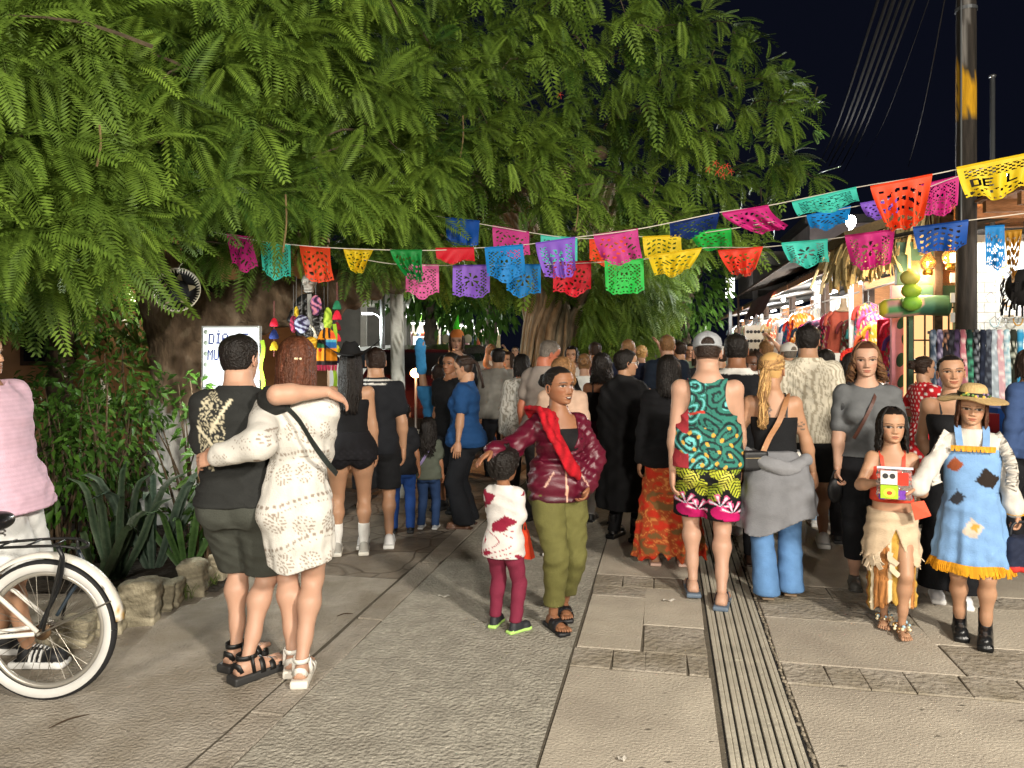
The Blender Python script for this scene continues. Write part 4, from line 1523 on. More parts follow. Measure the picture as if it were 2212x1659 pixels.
def spiky(name,label,base,n,L,w,col_a,col_b,spread,group,seed=0,mname='blade',arch=.35,up=1.0,az=None):
	"""Rosette of long pointed blades, each a part of its own."""
	r_=np.random.default_rng(seed)
	t=thing(name,label,'plant',base,0,group)
	for i in range(n):
		a=(i*2.4+r_.normal(0,.2))if az is None else r_.uniform(*az)
		sp=spread*r_.uniform(.3,1.0)
		l_=L*r_.uniform(.65,1.05)
		d=np.array([math.cos(a)*sp,math.sin(a)*sp,up])
		d/=np.linalg.norm(d)
		o=np.array([math.cos(a),math.sin(a),0])
		pts=smooth_curve([o*.03,o*.05+d*l_*.4,d*l_*.75+o*arch*l_*.15,d*l_*(1-arch*.3)+o*arch*l_*.45-np.array([0,0,arch*l_*.15])],9)
		wd=np.interp(np.linspace(0,1,9),[0,.35,.8,1],[.6,1,.65,.04])*w
		sd_=np.cross(d,[0,-1.0,.05])
		sd_/=np.linalg.norm(sd_)
		V=[]
		for p,ww in zip(pts,wd):
			V+=[p-sd_*ww,p+np.array([0,.25*ww,0]),p+sd_*ww]
		F=[(3*j+k,3*j+k+1,3*j+4+k,3*j+3+k)for j in range(8)for k in(0,1)]
		cc=np.tile(lin(col_a),(27,1))*r_.uniform(.75,1.2)
		cc[1::3]=lin(col_b)*r_.uniform(.8,1.2)
		part('blade',mesh_from('blade',V,F,cc,smooth=True),mat(mname,mode='attr',rough=.4,var=.25,vscale=30,bump=.2),t)
	return t
spiky('snake_plant','tall grey-green snake plant at the middle of the planted bed',G(250,1258),9,1.1,.03,'#4b5a45','#2f4230',0.45,'sword-leaved plants in the bed',1)
spiky('snake_plant','snake plant with leaning pale blades beside the whitewashed trunk',G(330,1235),9,1.05,.032,'#5b6a5c','#3b4d40',.6,'sword-leaved plants in the bed',2,arch=.6)
spiky('snake_plant','low snake plant spreading over the limestone edging',G(205,1275),8,.75,.032,'#46543c','#34452e',.9,'sword-leaved plants in the bed',3,arch=.6)
spiky('snake_plant','narrow-bladed snake plant right behind the white edging stones',G(405,1235),8,.8,.026,'#4e6a3a','#355028',.7,'sword-leaved plants in the bed',4,arch=.5)
spiky('yucca','pale spiky yucca head lit beside the trunk',P(305,745,8.2),26,.42,.014,'#8fa555','#6d8b3c',1.6,'yuccas behind the bed',5,arch=.4,up=.6)
spiky('yucca','small spiky yucca low beside the trunk',P(318,800,8.0),20,.32,.012,'#8fa555','#6d8b3c',1.6,'yuccas behind the bed',6,arch=.4,up=.5)
tf=MB()
for i in range(420):
	x=rng.uniform(240,470)
	q=G(x,np.interp(x,[240,470],[1352,1262])+rng.uniform(-14,10))
	a=rng.uniform(0,2*PI)
	tf.add(*band(smooth_curve([q,q+np.array([.012*math.cos(a),.012*math.sin(a),.05]),q+np.array([.045*math.cos(a),.045*math.sin(a),rng.uniform(.06,.11)])],4),.006,.0015,(0,1,0)),lin('#5d7030')*rng.uniform(.6,1.3))
tag(tf.build('grass',mat('grass_blade',mode='attr',rough=.7)),'grass tufts growing between the limestone edging stones','grass',kind='stuff')
sb=MB()
sb.add([(-9,5.2,.03),(-2.0,5.2,.03),(-1.5,8.8,.06),(-9,9.2,.06)],[(0,1,2,3)])
tag(sb.build('soil',mat('bed_soil',lin('#2c241b'),rough=1,bump=1,bscale=20,var=.3)),kind='structure')
wsp=MB()
V_=[]
for j,(x,y,w_)in enumerate(((219,818,1),(222,832,5),(228,852,9),(236,872,8),(243,885,2))):
	for k in(-1,0,1):
		V_.append(P(x+k*w_,y,7.0)+np.array([0,-.02*(1-abs(k)),0]))
wsp.add(V_,[(3*j+k,3*j+k+1,3*j+4+k,3*j+3+k)for j in range(4)for k in(0,1)])
o=wsp.build('white_spathe',mat('spathe',lin('#c9c2b4'),rough=.6))
tag(o,'white pointed spathe standing above the dark shrubs','flower')
stones=[(290,1352,82,92,'large pale limestone block next to the bicycle wheel'),(345,1322,46,62,'narrow split limestone beside the large pale block'),(368,1312,30,52,'thin upright limestone between split stone and square stone'),(412,1288,50,70,'square brownish limestone in the middle of the edging'),(448,1270,22,40,'small limestone wedged before the tall end stone'),(466,1262,34,66,'tall limestone at the man\'s shin at the end of the edging'),(225,1372,60,60,'dark limestone half behind the bicycle wheel'),(150,1400,70,60,'limestone behind the spokes of the bicycle wheel'),(75,1415,70,55,'limestone behind the hub of the bicycle wheel')]
for i,(x,y,w_,h_,lab)in enumerate(stones):
	q=G(x,y)
	k=q[1]/FOC
	W_,H_=w_*k,h_*k
	r_=np.random.default_rng(40+i)
	rot=np.array(Matrix.Rotation(r_.uniform(-.3,.3),3,'Z')@Matrix.Rotation(r_.uniform(-.12,.12),3,'Y'))
	me=solid([_box((0,.06,H_*.42),(W_*.5,.08,H_*.56),.012,rot),_box((r_.uniform(-.2,.2)*W_,.06,H_*.8),(W_*.3,.07,H_*.22),.01,rot)],h=.011,k=.03,extra=lambda D,X,Y,Z:D+.004*np.sin(31*X+9*np.sin(13*Z)+i)+.003*np.sin(67*Z+40*Y+2*i)+.006*np.sin(9*Z+8*X+i),color=lambda x,y,z:lin('#a29a84')[None]*(1+.35*np.sin(26*x+9*np.sin(21*z)+i)*np.sin(19*z+i))[:,None],name='edging_stone')
	o=part('edging_stone',me,mat('limestone',mode='attr',rough=.95,bump=1.0,bscale=30,var=.3,vscale=14,var2=lin('#5d5644')))
	o.location=tuple(q)
	tag(o,lab,'stone','limestone edging of the planted bed')
f0=P(1200,745,13.0)
f0[2]=0
fic=thing('fig_tree','old fig tree with rope-like grey aerial roots standing in the crowd','tree',f0)
def frel(x,y,d):
	return P(x,y,d)-f0
fm=MB()
rf=np.random.default_rng(5)
for i in range(120):
	a=i/120*2*PI+rf.normal(0,.08)
	r0,r1,r2=rf.uniform(.7,1.05),rf.uniform(.36,.52),rf.uniform(.3,.5)
	fork=-1 if math.cos(a)<.15 else 1
	tx=fork*rf.uniform(.25,.55)
	pts=[(r0*math.cos(a),r0*math.sin(a),0),(r1*1.2*math.cos(a+.15),r1*1.2*math.sin(a+.15),1.2),(r1*math.cos(a+.3),r1*math.sin(a+.3),2.0),(r1*.8*math.cos(a+.9)+tx*.35,r1*.7*math.sin(a+.9),2.5),(tx*1.1+.18*math.cos(a+1.6),.18*math.sin(a+1.6),3.2),(tx*2.2+.14*math.cos(a),.14*math.sin(a),4.4)]
	fm.tube(smooth_curve(pts,16),np.interp(np.linspace(0,1,16),[0,.5,1],[.04,.05,.04])*rf.uniform(.6,1.4),6,lin('#94866f')*rf.uniform(.55,1.25))
for(xa,ya,xb,yb)in((1225,640,1300,560),(1230,690,1275,610),(1150,600,1080,520)):
	fm.tube(smooth_curve([frel(xa,ya,12.9),frel((xa+xb)/2,(ya+yb)/2+8,12.8),frel(xb,yb,12.8)],8),np.linspace(.09,.04,8),7,lin('#7d705c'))
fm.build('trunk',bark,fic,smooth=True)
Vs,Fs,Cs,off=[],[],[],0
rl=np.random.default_rng(33)
FM=[(1275,600),(1300,580),(1430,600),(1450,660),(1420,690),(1390,740),(1330,768),(1235,760),(1250,690)]
FM2=[(860,500),(1500,500),(1480,610),(1300,640),(1060,620),(860,600)]
cnt=0
while cnt<2300:
	x,y=rl.uniform(860,1500),rl.uniform(480,770)
	a,b_=in_poly(x,y,FM),in_poly(x,y,FM2)
	if not(a or(b_ and rl.uniform()<.35)):
		continue
	d=rl.uniform(11.3,13.2)if a else rl.uniform(12.5,15)
	c=P(x,y,d)-f0
	dv=np.array([rl.normal(.45,.5),rl.normal(-.5,.4),rl.normal(-.75,.35)])
	V,F,C=FAR_[cnt%3]
	_,W=place(V,c,dv,np.array([rl.normal(0,.4),-.8,.7]),rl.uniform(.3,.52))
	Vs.append(W)
	Fs.append(F+off)
	Cs.append(C+rl.normal(.02,.15))
	off+=len(V)
	cnt+=1
tag(part('crown',mesh_from('crown',np.concatenate(Vs),np.concatenate(Fs),np.repeat(np.concatenate(Cs)[:,None],3,1),smooth=False),LEAF,fic),kind='stuff')
far=[('dark tree behind the whitewashed mast',(930,21),[(0,0,4.2,2.2,1.5,1.9),(1.2,0,2.9,1.4,1,1.1)],2600),('dark tall tree left of the fig tree',(1060,24),[(0,0,5.2,2.4,1.6,2.6),(-.6,0,3.0,1.6,1,1.0)],2600),('dim tree above the far stall lights',(1480,26),[(0,0,4.0,1.6,1.5,2.4),(.2,0,6.4,1.2,1,1.2)],1800),('leafy tree behind the cars on the left',(780,24),[(0,0,4.6,2.3,1.6,1.4),(-1.5,0,3.8,1.5,1,1.0)],1800),('broad dark tree far down the street',(1300,34),[(0,0,4.4,4.2,2,2.6)],2200),('dark tree at the far left behind the bed',(130,12.5),[(0,0,2.6,1.8,.9,1.0),(1.4,0,2.2,1.2,.8,.8)],1900)]
for i,(lab,(x,d),bl,n)in enumerate(far):
	q=P(x,HZ,d)
	q[2]=0
	leafy('street_tree',lab,'tree',q,bl,n,.30 if d>15 else .16,LEAF_D,trunk=[_cap((0,0,0),(0,0,bl[0][2]),.22,.14),_cap((0,0,bl[0][2]*.7),(.6,0,bl[0][2]*1.1),.1,.06)],group='trees along the dark street',seed=60+i,crown='crown',bright=.4)
# ---------------------------------------------------------------- market stalls, buildings, poles, cables
wood=mat('stall_wood',lin('#8a5f3c'),rough=.7,bump=.5,bscale=20,var=.25,vscale=12,stretch=(1,6,6))
wood_d=mat('dark_wood',lin('#3b2c22'),rough=.8,bump=.5,bscale=20,var=.25,vscale=12)
board_w=mat('white_board',lin('#d3d0c8'),rough=.6,var=.05)
wallw=mat('plaster_white',lin('#b9b5ac'),rough=.9,bump=.4,bscale=30,var=.1,vscale=3,var2=lin('#9d978b'))
grey_w=mat('plaster_grey',lin('#6f6a66'),rough=.9,bump=.4,bscale=30,var=.15,vscale=2,var2=lin('#5a5653'))
roofm=mat('corrugated_roof',lin('#3a3836'),rough=.6,bump=.3,var=.25,vscale=6,metal=.3)
tarp=mat('red_tarp',lin('#5a2a24'),rough=.7,bump=.4,bscale=14,var=.2)
thatchm=mat('thatch',mode='attr',rough=1.0,var=.25,vscale=40)
steel=mat('steel_tube',lin('#777a7c'),rough=.4,metal=.7,var=.08)
blackm=mat('black_metal',lin('#151515'),rough=.5,var=.1)
LEDW=glow('led_white',(1.0,.97,.92),14)
LEDC=glow('led_cool',(.9,.96,1.0),16)
AMB=glow('bulb_amber',(1.0,.55,.17),26)
clothm=mat('cloth',mode='attr',rough=.85,bump=.25,bscale=140,var=.07,vscale=22,spec=.25)
def sframe(name,label,cat,t,s,z=0.0,group=None):
	return thing(name,label,cat,ST(t,s,z),-SA,group)
def corr(mb,x0,x1,y0,y1,z0,z1,n=40,amp=.02,c=(1,1,1)):
	"""corrugated sheet: waves run along y, slope from z0 (x0) to z1 (x1)"""
	V=[]
	for i in range(n+1):
		y=y0+(y1-y0)*i/n
		dz=amp*(1 if i%2 else-1)
		V+=[(x0,y,z0+dz),(x1,y,z1+dz),(x0,y,z0+dz-.02),(x1,y,z1+dz-.02)]
	F=[]
	for i in range(n):
		a,b=4*i,4*i+4
		F+=[(a,a+1,b+1,b),(a+2,b+2,b+3,a+3),(a,b,b+2,a+2),(a+1,a+3,b+3,b+1)]
	mb.add(V,F,c)
STALL_S=[(10.6,14.0),(14.2,17.6),(17.9,22.0),(22.3,27.5),(28,34),(34.5,42)]
SLAB=['stall hung with embroidered dresses under the thatch','stall with the coral dress and white counter under a dark awning','stall with sunglasses rack under the dark red awning flap','brightly lit stall of white textiles beyond the sunglasses','far stall with glowing white goods beyond the textiles','farthest small lit stall at the end of the row']
TF=3.35
for i,((s0,s1),lab)in enumerate(zip(STALL_S,SLAB)):
	L_=s1-s0
	t=sframe('market_stall',lab,'market stall',TF,s0,0,'market stalls along the right side')
	b_=MB()
	b_.box((3.0,L_/2,1.6),(.12,L_,3.2))
	b_.build('back_wall',wallw,t)
	for yy in(0.03,L_-.03):
		b_=MB()
		b_.box((1.75,yy,1.5),(2.4,.06,3.0))
		b_.build('side_wall',wood if i%2 else wallw,t)
	for yy in(0.08,L_-.08):
		b_=MB()
		b_.box((.05,yy,1.5),(.09,.09,3.0))
		b_.build('post',wood_d,t)
	b_=MB()
	corr(b_,-.75,3.1,-.1,L_+.1,3.05,3.75,int(L_*9))
	b_.build('roof',roofm,t)
	b_=MB()
	b_.box((-.72,L_/2,2.98),(.03,L_+.2,.13))
	b_.build('eave_board',wood,t)
	b_=MB()
	b_.box((.55,L_/2,.45),(.6,L_-.5,.9))
	b_.box((.5,L_/2,.92),(.75,L_-.4,.04))
	b_.build('counter',board_w,t)
	b_=MB()
	b_.tube([(-.05,.1,2.62),(-.05,L_-.1,2.62)],.015,6)
	b_.tube([(1.0,.1,2.4),(1.0,L_-.1,2.4)],.015,6)
	b_.build('hanging_rail',steel,t)
	for k in range(max(1,int(L_/1.9))):
		yy=L_*(k+.5)/max(1,int(L_/1.9))
		lp=MB()
		lp.box((.45,yy,2.93),(.06,.9,.05))
		lp.build('light_tube',LEDW if i%2 else LEDC,t)
	q=ST(TF+.55,(s0+s1)/2,2.7)
	light('stall_light','POINT',tuple(q),(80,180,280,480,650,800)[i],(1.0,.95,.88)if i%2 else(.96,.98,1.0),.25)
	if i<4:
		q=ST(TF-.5,(s0+s1)/2,2.75)
		light('stall_light','POINT',tuple(q),(130,240,220,260)[i],(1.0,.93,.82),.12)
		bb=MB()
		bb.ball((-.5,L_/2,2.82),(.05,.05,.06),n=10,m=7)
		bb.build('bulb',LEDW,t,smooth=True)
# ---- garments on hangers
def hung(name,label,cat,loc,w,h,rot,base,pat=None,group=None,sleeves=True,seed=0,flare=1.25,neck=True,thick=.07):
	r_=np.random.default_rng(seed)
	n,m=40,22
	V=[]
	for i in range(m+1):
		u=i/m
		z=-u*h
		hw=w/2*np.interp(u,[0,.05,.12,.35,1],[.30,.62,.80,.74,.80*flare])
		dp=thick*np.interp(u,[0,.1,.5,1],[.25,.6,.9,1.2])
		for j in range(n):
			a=2*PI*j/n
			k=1+.10*u*math.sin(7*a+seed)+.05*u*math.sin(13*a+2*seed)
			zz=z-(.06*h*max(0,1-(abs(math.cos(a))/.35)**2)if(i==0 and neck)else 0)+(.02*math.sin(5*a+seed)*u*h if i==m else 0)
			V.append((hw*math.cos(a)*k,dp*math.sin(a)*k,zz))
	F=[(i*n+j,i*n+(j+1)%n,(i+1)*n+(j+1)%n,(i+1)*n+j)for i in range(m)for j in range(n)]
	V=np.array(V)
	t=thing(name,label,cat,loc,rot,group)
	base=lin(base)if isinstance(base,str)else base
	c=np.tile(base,(len(V),1))*(1+.10*np.sin(28*V[:,0]/w+seed))[:,None]
	if pat is not None:
		c=pat(V[:,0]/w,-V[:,2]/h,c,r_)
	part('garment_body',mesh_from('garment_body',V,F,c),clothm,t)
	if sleeves:
		for sd in(1,-1):
			s_=MB()
			s_.tube(smooth_curve([(sd*w*.33,0,-.06*h),(sd*w*.50,0,-.16*h),(sd*w*.56,.01,-.34*h)],7),np.linspace(.10,.075,7)*w*1.3,10,base*.95,flat=.6)
			s_.build('sleeve',clothm,t,smooth=True)
	hb=MB()
	hb.tube([(0,0,.02),(0,0,.09),(.015,0,.11),(0,0,.125)],.004,5,lin('#555555'))
	hb.tube([(-w*.3,0,-.03),(0,0,.03),(w*.3,0,-.03)],.006,5,lin('#555555'))
	hb.build('hanger',steel,t)
	return t
def floral(cols,k=9,thr=.45):
	def f(x,u,c,r_):
		for i,col in enumerate(cols):
			a,b_=r_.uniform(0,6,2)
			m=np.sin(k*6*x+a+2*np.sin(9*u+i))*np.sin(k*3*u+b_+2*np.sin(7*x))>thr
			c[m]=lin(col)
		return c
	return f
def stripes(cols,k=10):
	def f(x,u,c,r_):
		i=(np.floor(u*k)).astype(int)%len(cols)
		return np.array([lin(q)for q in cols])[i]
	return f
near_g=[(1822,668,13.6,.55,.85,'#b05542',None,'coral dress with pleated front on a pale mannequin neck above the white counter','dress'),(1775,690,15.0,.60,.75,'#2a1a2e',floral(['#4a2a45','#7c2f4f'],8,.5),'dark purple patterned blouse left of the coral dress','blouse'),(1858,690,13.0,.45,.75,'#5e2f2a',floral(['#34566d','#8a3b33'],7,.5),'brown and blue patterned dress right of the coral dress','dress'),(1876,655,12.4,.42,.80,'#c2382e',floral(['#e8a23a','#f0d060','#2f7a3a','#d04a90'],9,.4),'red dress embroidered with big bright flowers beside the thatch','dress'),(1720,690,17.5,.5,.8,'#a9271f',floral(['#d86a2a','#1d4f7c'],6,.5),'red and orange shirt hanging left of the purple blouse','shirt'),(1740,705,16.5,.5,.7,'#15202e',floral(['#3aa0b8'],6,.6),'dark shirt with turquoise print on the stall rail','shirt'),(1697,690,19.0,.55,.9,'#d8d2c4',floral(['#b9ae98'],8,.5),'cream crochet blouse next to the red and orange shirt','blouse')]
xtra=[(1665,712,21,'#b8a27a','sand'),(1680,700,20,'#c0402c','scarlet'),(1708,712,18.6,'#2a5a8a','cobalt'),(1732,690,17.2,'#d0752c','tangerine'),(1752,712,16.2,'#7a1f4a','plum'),(1790,715,14.6,'#3a1c30','aubergine'),(1805,690,14.0,'#a83a5a','raspberry'),(1842,705,13.3,'#6d2a2c','wine'),(1866,715,12.6,'#2c6a6a','teal'),(1892,690,11.9,'#c43a6a','hot pink'),(1904,712,11.7,'#d89a2c','golden'),(1946,705,11.0,'#a8243a','crimson'),(1952,735,10.9,'#4a2c6a','indigo'),(1885,735,12.0,'#b8502c','burnt orange')]
for i,(x,y,d,col,nm)in enumerate(xtra):
	hung('hanging_blouse',f'{nm} embroidered blouse packed on the stall front rail','blouse',P(x,y-15,d),.46,.72,-.5+.1*(i%3),col,floral(['#e0b040','#e8e0d0','#2f8a5a','#d04a80'][i%3:i%3+2],9,.6),'clothes hung at the stall fronts',seed=i+70)
for i,(x,y,d,w,h,col,pt,lab,nm)in enumerate(near_g):
	hung('hanging_'+nm,lab,nm,P(x,y,d),w,h,-.35,col,pt,'clothes hung at the stall fronts',seed=i)
mn=MB()
q=P(1822,668,13.6)
mn.lathe([(0,.17),(.05,.165),(.055,.10),(.06,.03),(.12,-.03),(.13,-.06),(0,-.07)],q+np.array([0,0,.02]),14)
tag(mn.build('mannequin',mat('mannequin_skin',lin('#c9b08f'),rough=.5),smooth=True),'pale mannequin neck wearing the coral dress','mannequin')
rg=np.random.default_rng(9)
pal=['#d9d3c6','#cfc7b6','#e0dcd2','#c9b9a6','#bcc8c9','#d8b9b0','#c8c29a','#9fb6c4','#d2a58a','#b7606a','#e2ddd5','#7fae9a']
pn={'#d9d3c6':'ivory','#cfc7b6':'sand','#e0dcd2':'white','#c9b9a6':'oatmeal','#bcc8c9':'pale grey-blue','#d8b9b0':'pale pink','#c8c29a':'straw','#9fb6c4':'light blue','#d2a58a':'peach','#b7606a':'rose','#e2ddd5':'chalk white','#7fae9a':'sea green'}
ordn=['first','second','third','fourth','fifth','sixth','seventh','eighth','ninth','tenth','eleventh','twelfth']
for i,(s0,s1)in enumerate(STALL_S[2:],2):
	n=(0,0,7,11,12,12)[i]
	for k in range(n):
		s=s0+.3+(s1-s0-.6)*k/max(1,n-1)
		col=pal[(k*5+i)%len(pal)]
		z=2.52
		hung('hanging_textile',f'{pn[col]} textile, {ordn[k]} on the rail of the {("", "", "sunglasses", "bright textile", "glowing far", "farthest")[i]} stall','textile',ST(TF-.05,s,z),.42,rg.uniform(.7,1.1),-SA+PI/2+rg.normal(0,.3)-1.0,col,floral([pal[(k+3)%12],pal[(k+7)%12]],7,.55),'textiles on the stall rails',sleeves=k%2==0,seed=k+20*i)
sg=sframe('sunglasses_stand','tall white display board of round dark sunglasses before the lit stall','display stand',2.95,24.5)
b_=MB()
b_.box((0,0,1.55),(1.15,.05,1.5))
b_.box((-.5,0,.4),(.04,.04,.9))
b_.box((.5,0,.4),(.04,.04,.9))
b_.build('board',board_w,sg)
lens=MB()
lens.lathe([(0,.012),(.07,.010),(.085,0),(0,-.002)],n=12)
lme=lens.mesh('lens')
for r_ in range(5):
	for c_ in range(5):
		for k in(-1,1):
			o=part('lens',lme,blackm,sg)
			o.location=(-.44+.22*c_+.05*k,-.035,.98+.28*r_)
			o.rotation_euler=(R(90),0,0)
			o.scale=(.6,.6,.6)
aw=sframe('awning','dark red awning flap hanging before the white textiles','awning',TF-.75,19.5,0)
b_=MB()
V_=[]
for i in range(13):
	for j in range(6):
		V_.append((-.30*j/5-.02*math.sin(i),5.0*i/12,3.05-.12*j-.05*math.sin(1.7*i)*j/5))
b_.add(V_,[(i*6+j,i*6+j+1,i*6+7+j,i*6+6+j)for i in range(12)for j in range(5)])
b_.build('flap',tarp,aw,smooth=True)
aw=sframe('awning','long dark tarpaulin awning sagging over the coral dress','awning',TF-.9,12.0,0)
b_=MB()
V_=[]
for i in range(25):
	for j in range(9):
		u=j/8
		V_.append((-.55+2.2*u,9.5*i/24,3.02+.9*u-.10*math.sin(PI*u)*(1+.5*math.sin(i*1.3))+.03*math.sin(i*.9)))
b_.add(V_,[(i*9+j,i*9+j+1,i*9+10+j,i*9+9+j)for i in range(24)for j in range(8)])
b_.build('sheet',mat('dark_tarp',lin('#35312e'),rough=1.0,spec=.05,bump=.5,bscale=12,var=.25),aw,smooth=True)
b_=MB()
for yy in(9.4,):
	b_.tube([(-.55,yy,3.02),(-.5,yy,0)],.03,7)
b_.tube([(-.56,0,3.01),(-.56,9.5,3.01)],.025,7)
b_.build('frame',wood_d,aw)
th=sframe('thatch_eave','ragged bundle of dry thatch hanging at the end of the dark awning','thatch',TF-.75,11.2,0)
for k in range(299):
	x,y=rg.uniform(-.25,.85),rg.uniform(-.5,.9)
	zt=3.22+.35*x
	ln=rg.uniform(.35,.75)
	p0_=np.array([x,y,zt])
	dr_=np.array([rg.normal(-.12,.10),rg.normal(-.05,.12),-ln])
	b_=MB()
	b_.add(*band(smooth_curve([p0_+np.array([.2,0,.12]),p0_,p0_+dr_*.5+np.array([-.03,0,0]),p0_+dr_],6),rg.uniform(.035,.07),.008,(rg.normal(0,1),1,0)),lin('#a8966a')*rg.uniform(.5,1.3))
	b_.build('straw',thatchm,th)
b_=MB()
b_.box((.3,.2,3.32),(1.3,1.5,.12),lin('#4d4330'),rot=np.array(Matrix.Rotation(-.33,3,'Y')))
b_.build('thatch_bed',thatchm,th)
sh=thing('hanging_shawl','large red woven shawl hanging beside the cactus mural','shawl',P(1925,690,11.2),-.3)
V_,F_=[],[]
for i in range(15):
	for j in range(13):
		V_.append((-.19+.38*j/12,.015*math.sin(j*1.5+i*.2),-.80*i/14))
F_=[(i*13+j,i*13+j+1,i*13+14+j,i*13+13+j)for i in range(14)for j in range(12)]
V_=np.array(V_)
cs=np.tile(lin('#a01830'),(len(V_),1))
cs[np.sin(V_[:,2]*90)*np.sin(V_[:,0]*70)>.3]=lin('#6d1626')
cs[(np.abs(V_[:,2]+.66)<.05)&(np.abs(V_[:,0])<.06)]=lin('#cf6a2a')
part('cloth_panel',mesh_from('cloth_panel',V_,F_,cs),clothm,sh)
b_=MB()
for j in range(20):
	x=-.185+.37*j/19
	b_.add(*band([(x,0,-.80),(x+.004,.004,-.87)],.012,.004,(1,0,0)),lin('#b0304a')*rg.uniform(.7,1.2))
tag(b_.build('tassels',clothm,sh),kind='stuff')
for i in range(26):
	x,y=rg.uniform(1895,1960),895-30*(i//8)+rg.uniform(-10,10)
	col=['#d03070','#e06a20','#e0c030','#3070c0','#8030a0','#30a060','#e0e0e0','#c02030'][i%8]
	cn=['pink','orange','yellow','blue','purple','green','white','red'][i%8]
	q=P(x,y,10.6)
	t=thing('woven_pouch',f'small {cn} souvenir pouch, {("lower", "middle", "upper", "top")[i // 8]} one of its colour, below the red shawl','souvenir',q,rg.uniform(-.4,.4),'bright souvenirs below the red shawl')
	b_=MB()
	b_.ball((0,0,0),(.045,.03,.06),lin(col),10,7)
	b_.box((0,-.012,.02),(.06,.05,.015),lin(col)*.5)
	b_.build('pouch',clothm,t,smooth=True)
	b_=MB()
	b_.tube(smooth_curve([(-.03,0,.04),(0,0,.13),(.03,0,.04)],7),.004,5,lin(col)*.6)
	b_.build('cord',clothm,t)
ds=thing('souvenir_display','stepped wire display carrying the bright souvenirs','display stand',P(1926,745,10.75)*np.array([1,1,0]),-.3)
b_=MB()
for z in(.75,.95,1.15,1.35):
	b_.box((0,.05,z-.03),(.62,.05,.02))
for x in(-.3,.3):
	b_.box((x,.08,.75),(.02,.02,1.5))
b_.build('shelf_frame',steel,ds)
mw=thing('painted_wall','wall painted pink with dark green cactus pads beside the doorway','wall',P(1985,HZ,10.2)*np.array([1,1,0]),-.25)
b_=MB()
b_.box((-.08,.06,1.25),(.50,.10,2.5),lin('#b97a86'))
b_.build('wall',mat('mural',mode='attr',rough=.8,var=.1),mw)
pad=MB()
pad.ball((0,0,0),(.055,.012,.10),n=14,m=8)
pme=pad.mesh('pad',True)
pme.materials.append(mat('cactus_paint',lin('#1f4434'),rough=.7))
for i,(x,z,a)in enumerate(((-.2,2.0,.5),(-.03,2.12,-.5),(.06,1.9,.2),(-.15,1.75,-.3),(.0,1.66,.5),(-.22,1.5,.2),(.08,1.5,-.4),(-.08,1.4,0),(-.2,1.22,.4),(.05,1.2,-.2),(-.06,1.05,.3),(.1,.95,0),(-.18,.9,-.4))):
	o=part('cactus_pad',pme,None,mw)
	o.location=(x,.012,z)
	o.rotation_euler=(0,a,0)
dw=thing('shop_doorway','doorway with barred orange-lit opening in a green painted wall','doorway',P(2008,HZ,9.9)*np.array([1,1,0]),-.22)
b_=MB()
for(cx,cz,w_,h_)in((-.235,1.3,.05,2.6),(.42,1.3,.25,2.6),(.05,2.36,.56,.25),(.05,2.75,.9,.55)):
	b_.box((cx,0,cz),(w_,.12,h_),lin('#2f4d3d'))
b_.build('green_wall',mat('green_paint',mode='attr',rough=.7,var=.15),dw)
b_=MB()
b_.box((.05,.25,1.2),(.58,.03,2.2))
b_.build('lit_room',glow('orange_room',(1.0,.52,.22),1.15),dw)
for k in range(4):
	b_=MB()
	b_.box((-.19+.14*k,.02,1.2),(.018,.02,2.2))
	b_.build('bar',wood_d,dw)
for k in range(5):
	b_=MB()
	b_.box((.03,.02,.5+.42*k),(.52,.022,.02))
	b_.build('crossbar',wood_d,dw)
b_=MB()
b_.box((.02,.02,2.62),(.60,.16,.32),lin('#c07a4a'))
b_.build('lintel_window',mat('warm_lintel',mode='attr',rough=.7),dw)
pl=thing('painted_beam','green and pink striped beam carved like a snake across the stall front','beam',P(1950,665,9.7),-.2)
b_=MB()
V_,F_=tube(smooth_curve([(-.28,0,-.02),(-.05,-.03,.0),(.2,-.02,.03),(.52,0,.02)],20),np.interp(np.linspace(0,1,20),[0,.1,1],[.07,.12,.13]),16)
an=np.tile(np.arange(16)*2*PI/16,20)
cs=np.tile(lin('#4d8a54'),(len(V_),1))
cs[np.sin(an*4+V_[:,0]*4)>.2]=lin('#b88a86')
cs[V_[:,0]>.18]=lin('#2e5a48')
cs[V_[:,0]<-.22]=lin('#c2b535')
b_.add(V_,F_,cs)
b_.build('beam_body',mat('beam_paint',mode='attr',rough=.6,var=.1),pl,smooth=True)
gb_=MB()
gb_.ball((0,0,0),(.115,.115,.095),n=18,m=12)
gme=gb_.mesh('globe',True)
for i,(x,y,col,lab)in enumerate(((1966,600,'#b5ad55','pale yellow-green paper globe, top of the stack over the striped beam'),(1968,628,'#8fae34','lime paper globe in the middle of the stack over the striped beam'),(1970,655,'#79b03a','bright green paper globe at the bottom of the stack in front of the striped beam'))):
	me=gme.copy()
	me.materials.append(mat(f'globe_paper_{i}',lin(col),rough=.6))
	o=part('paper_globe',me,None)
	o.location=tuple(P(x,y,9.45))
	tag(o,lab,'lantern','paper globes stacked at the stall')
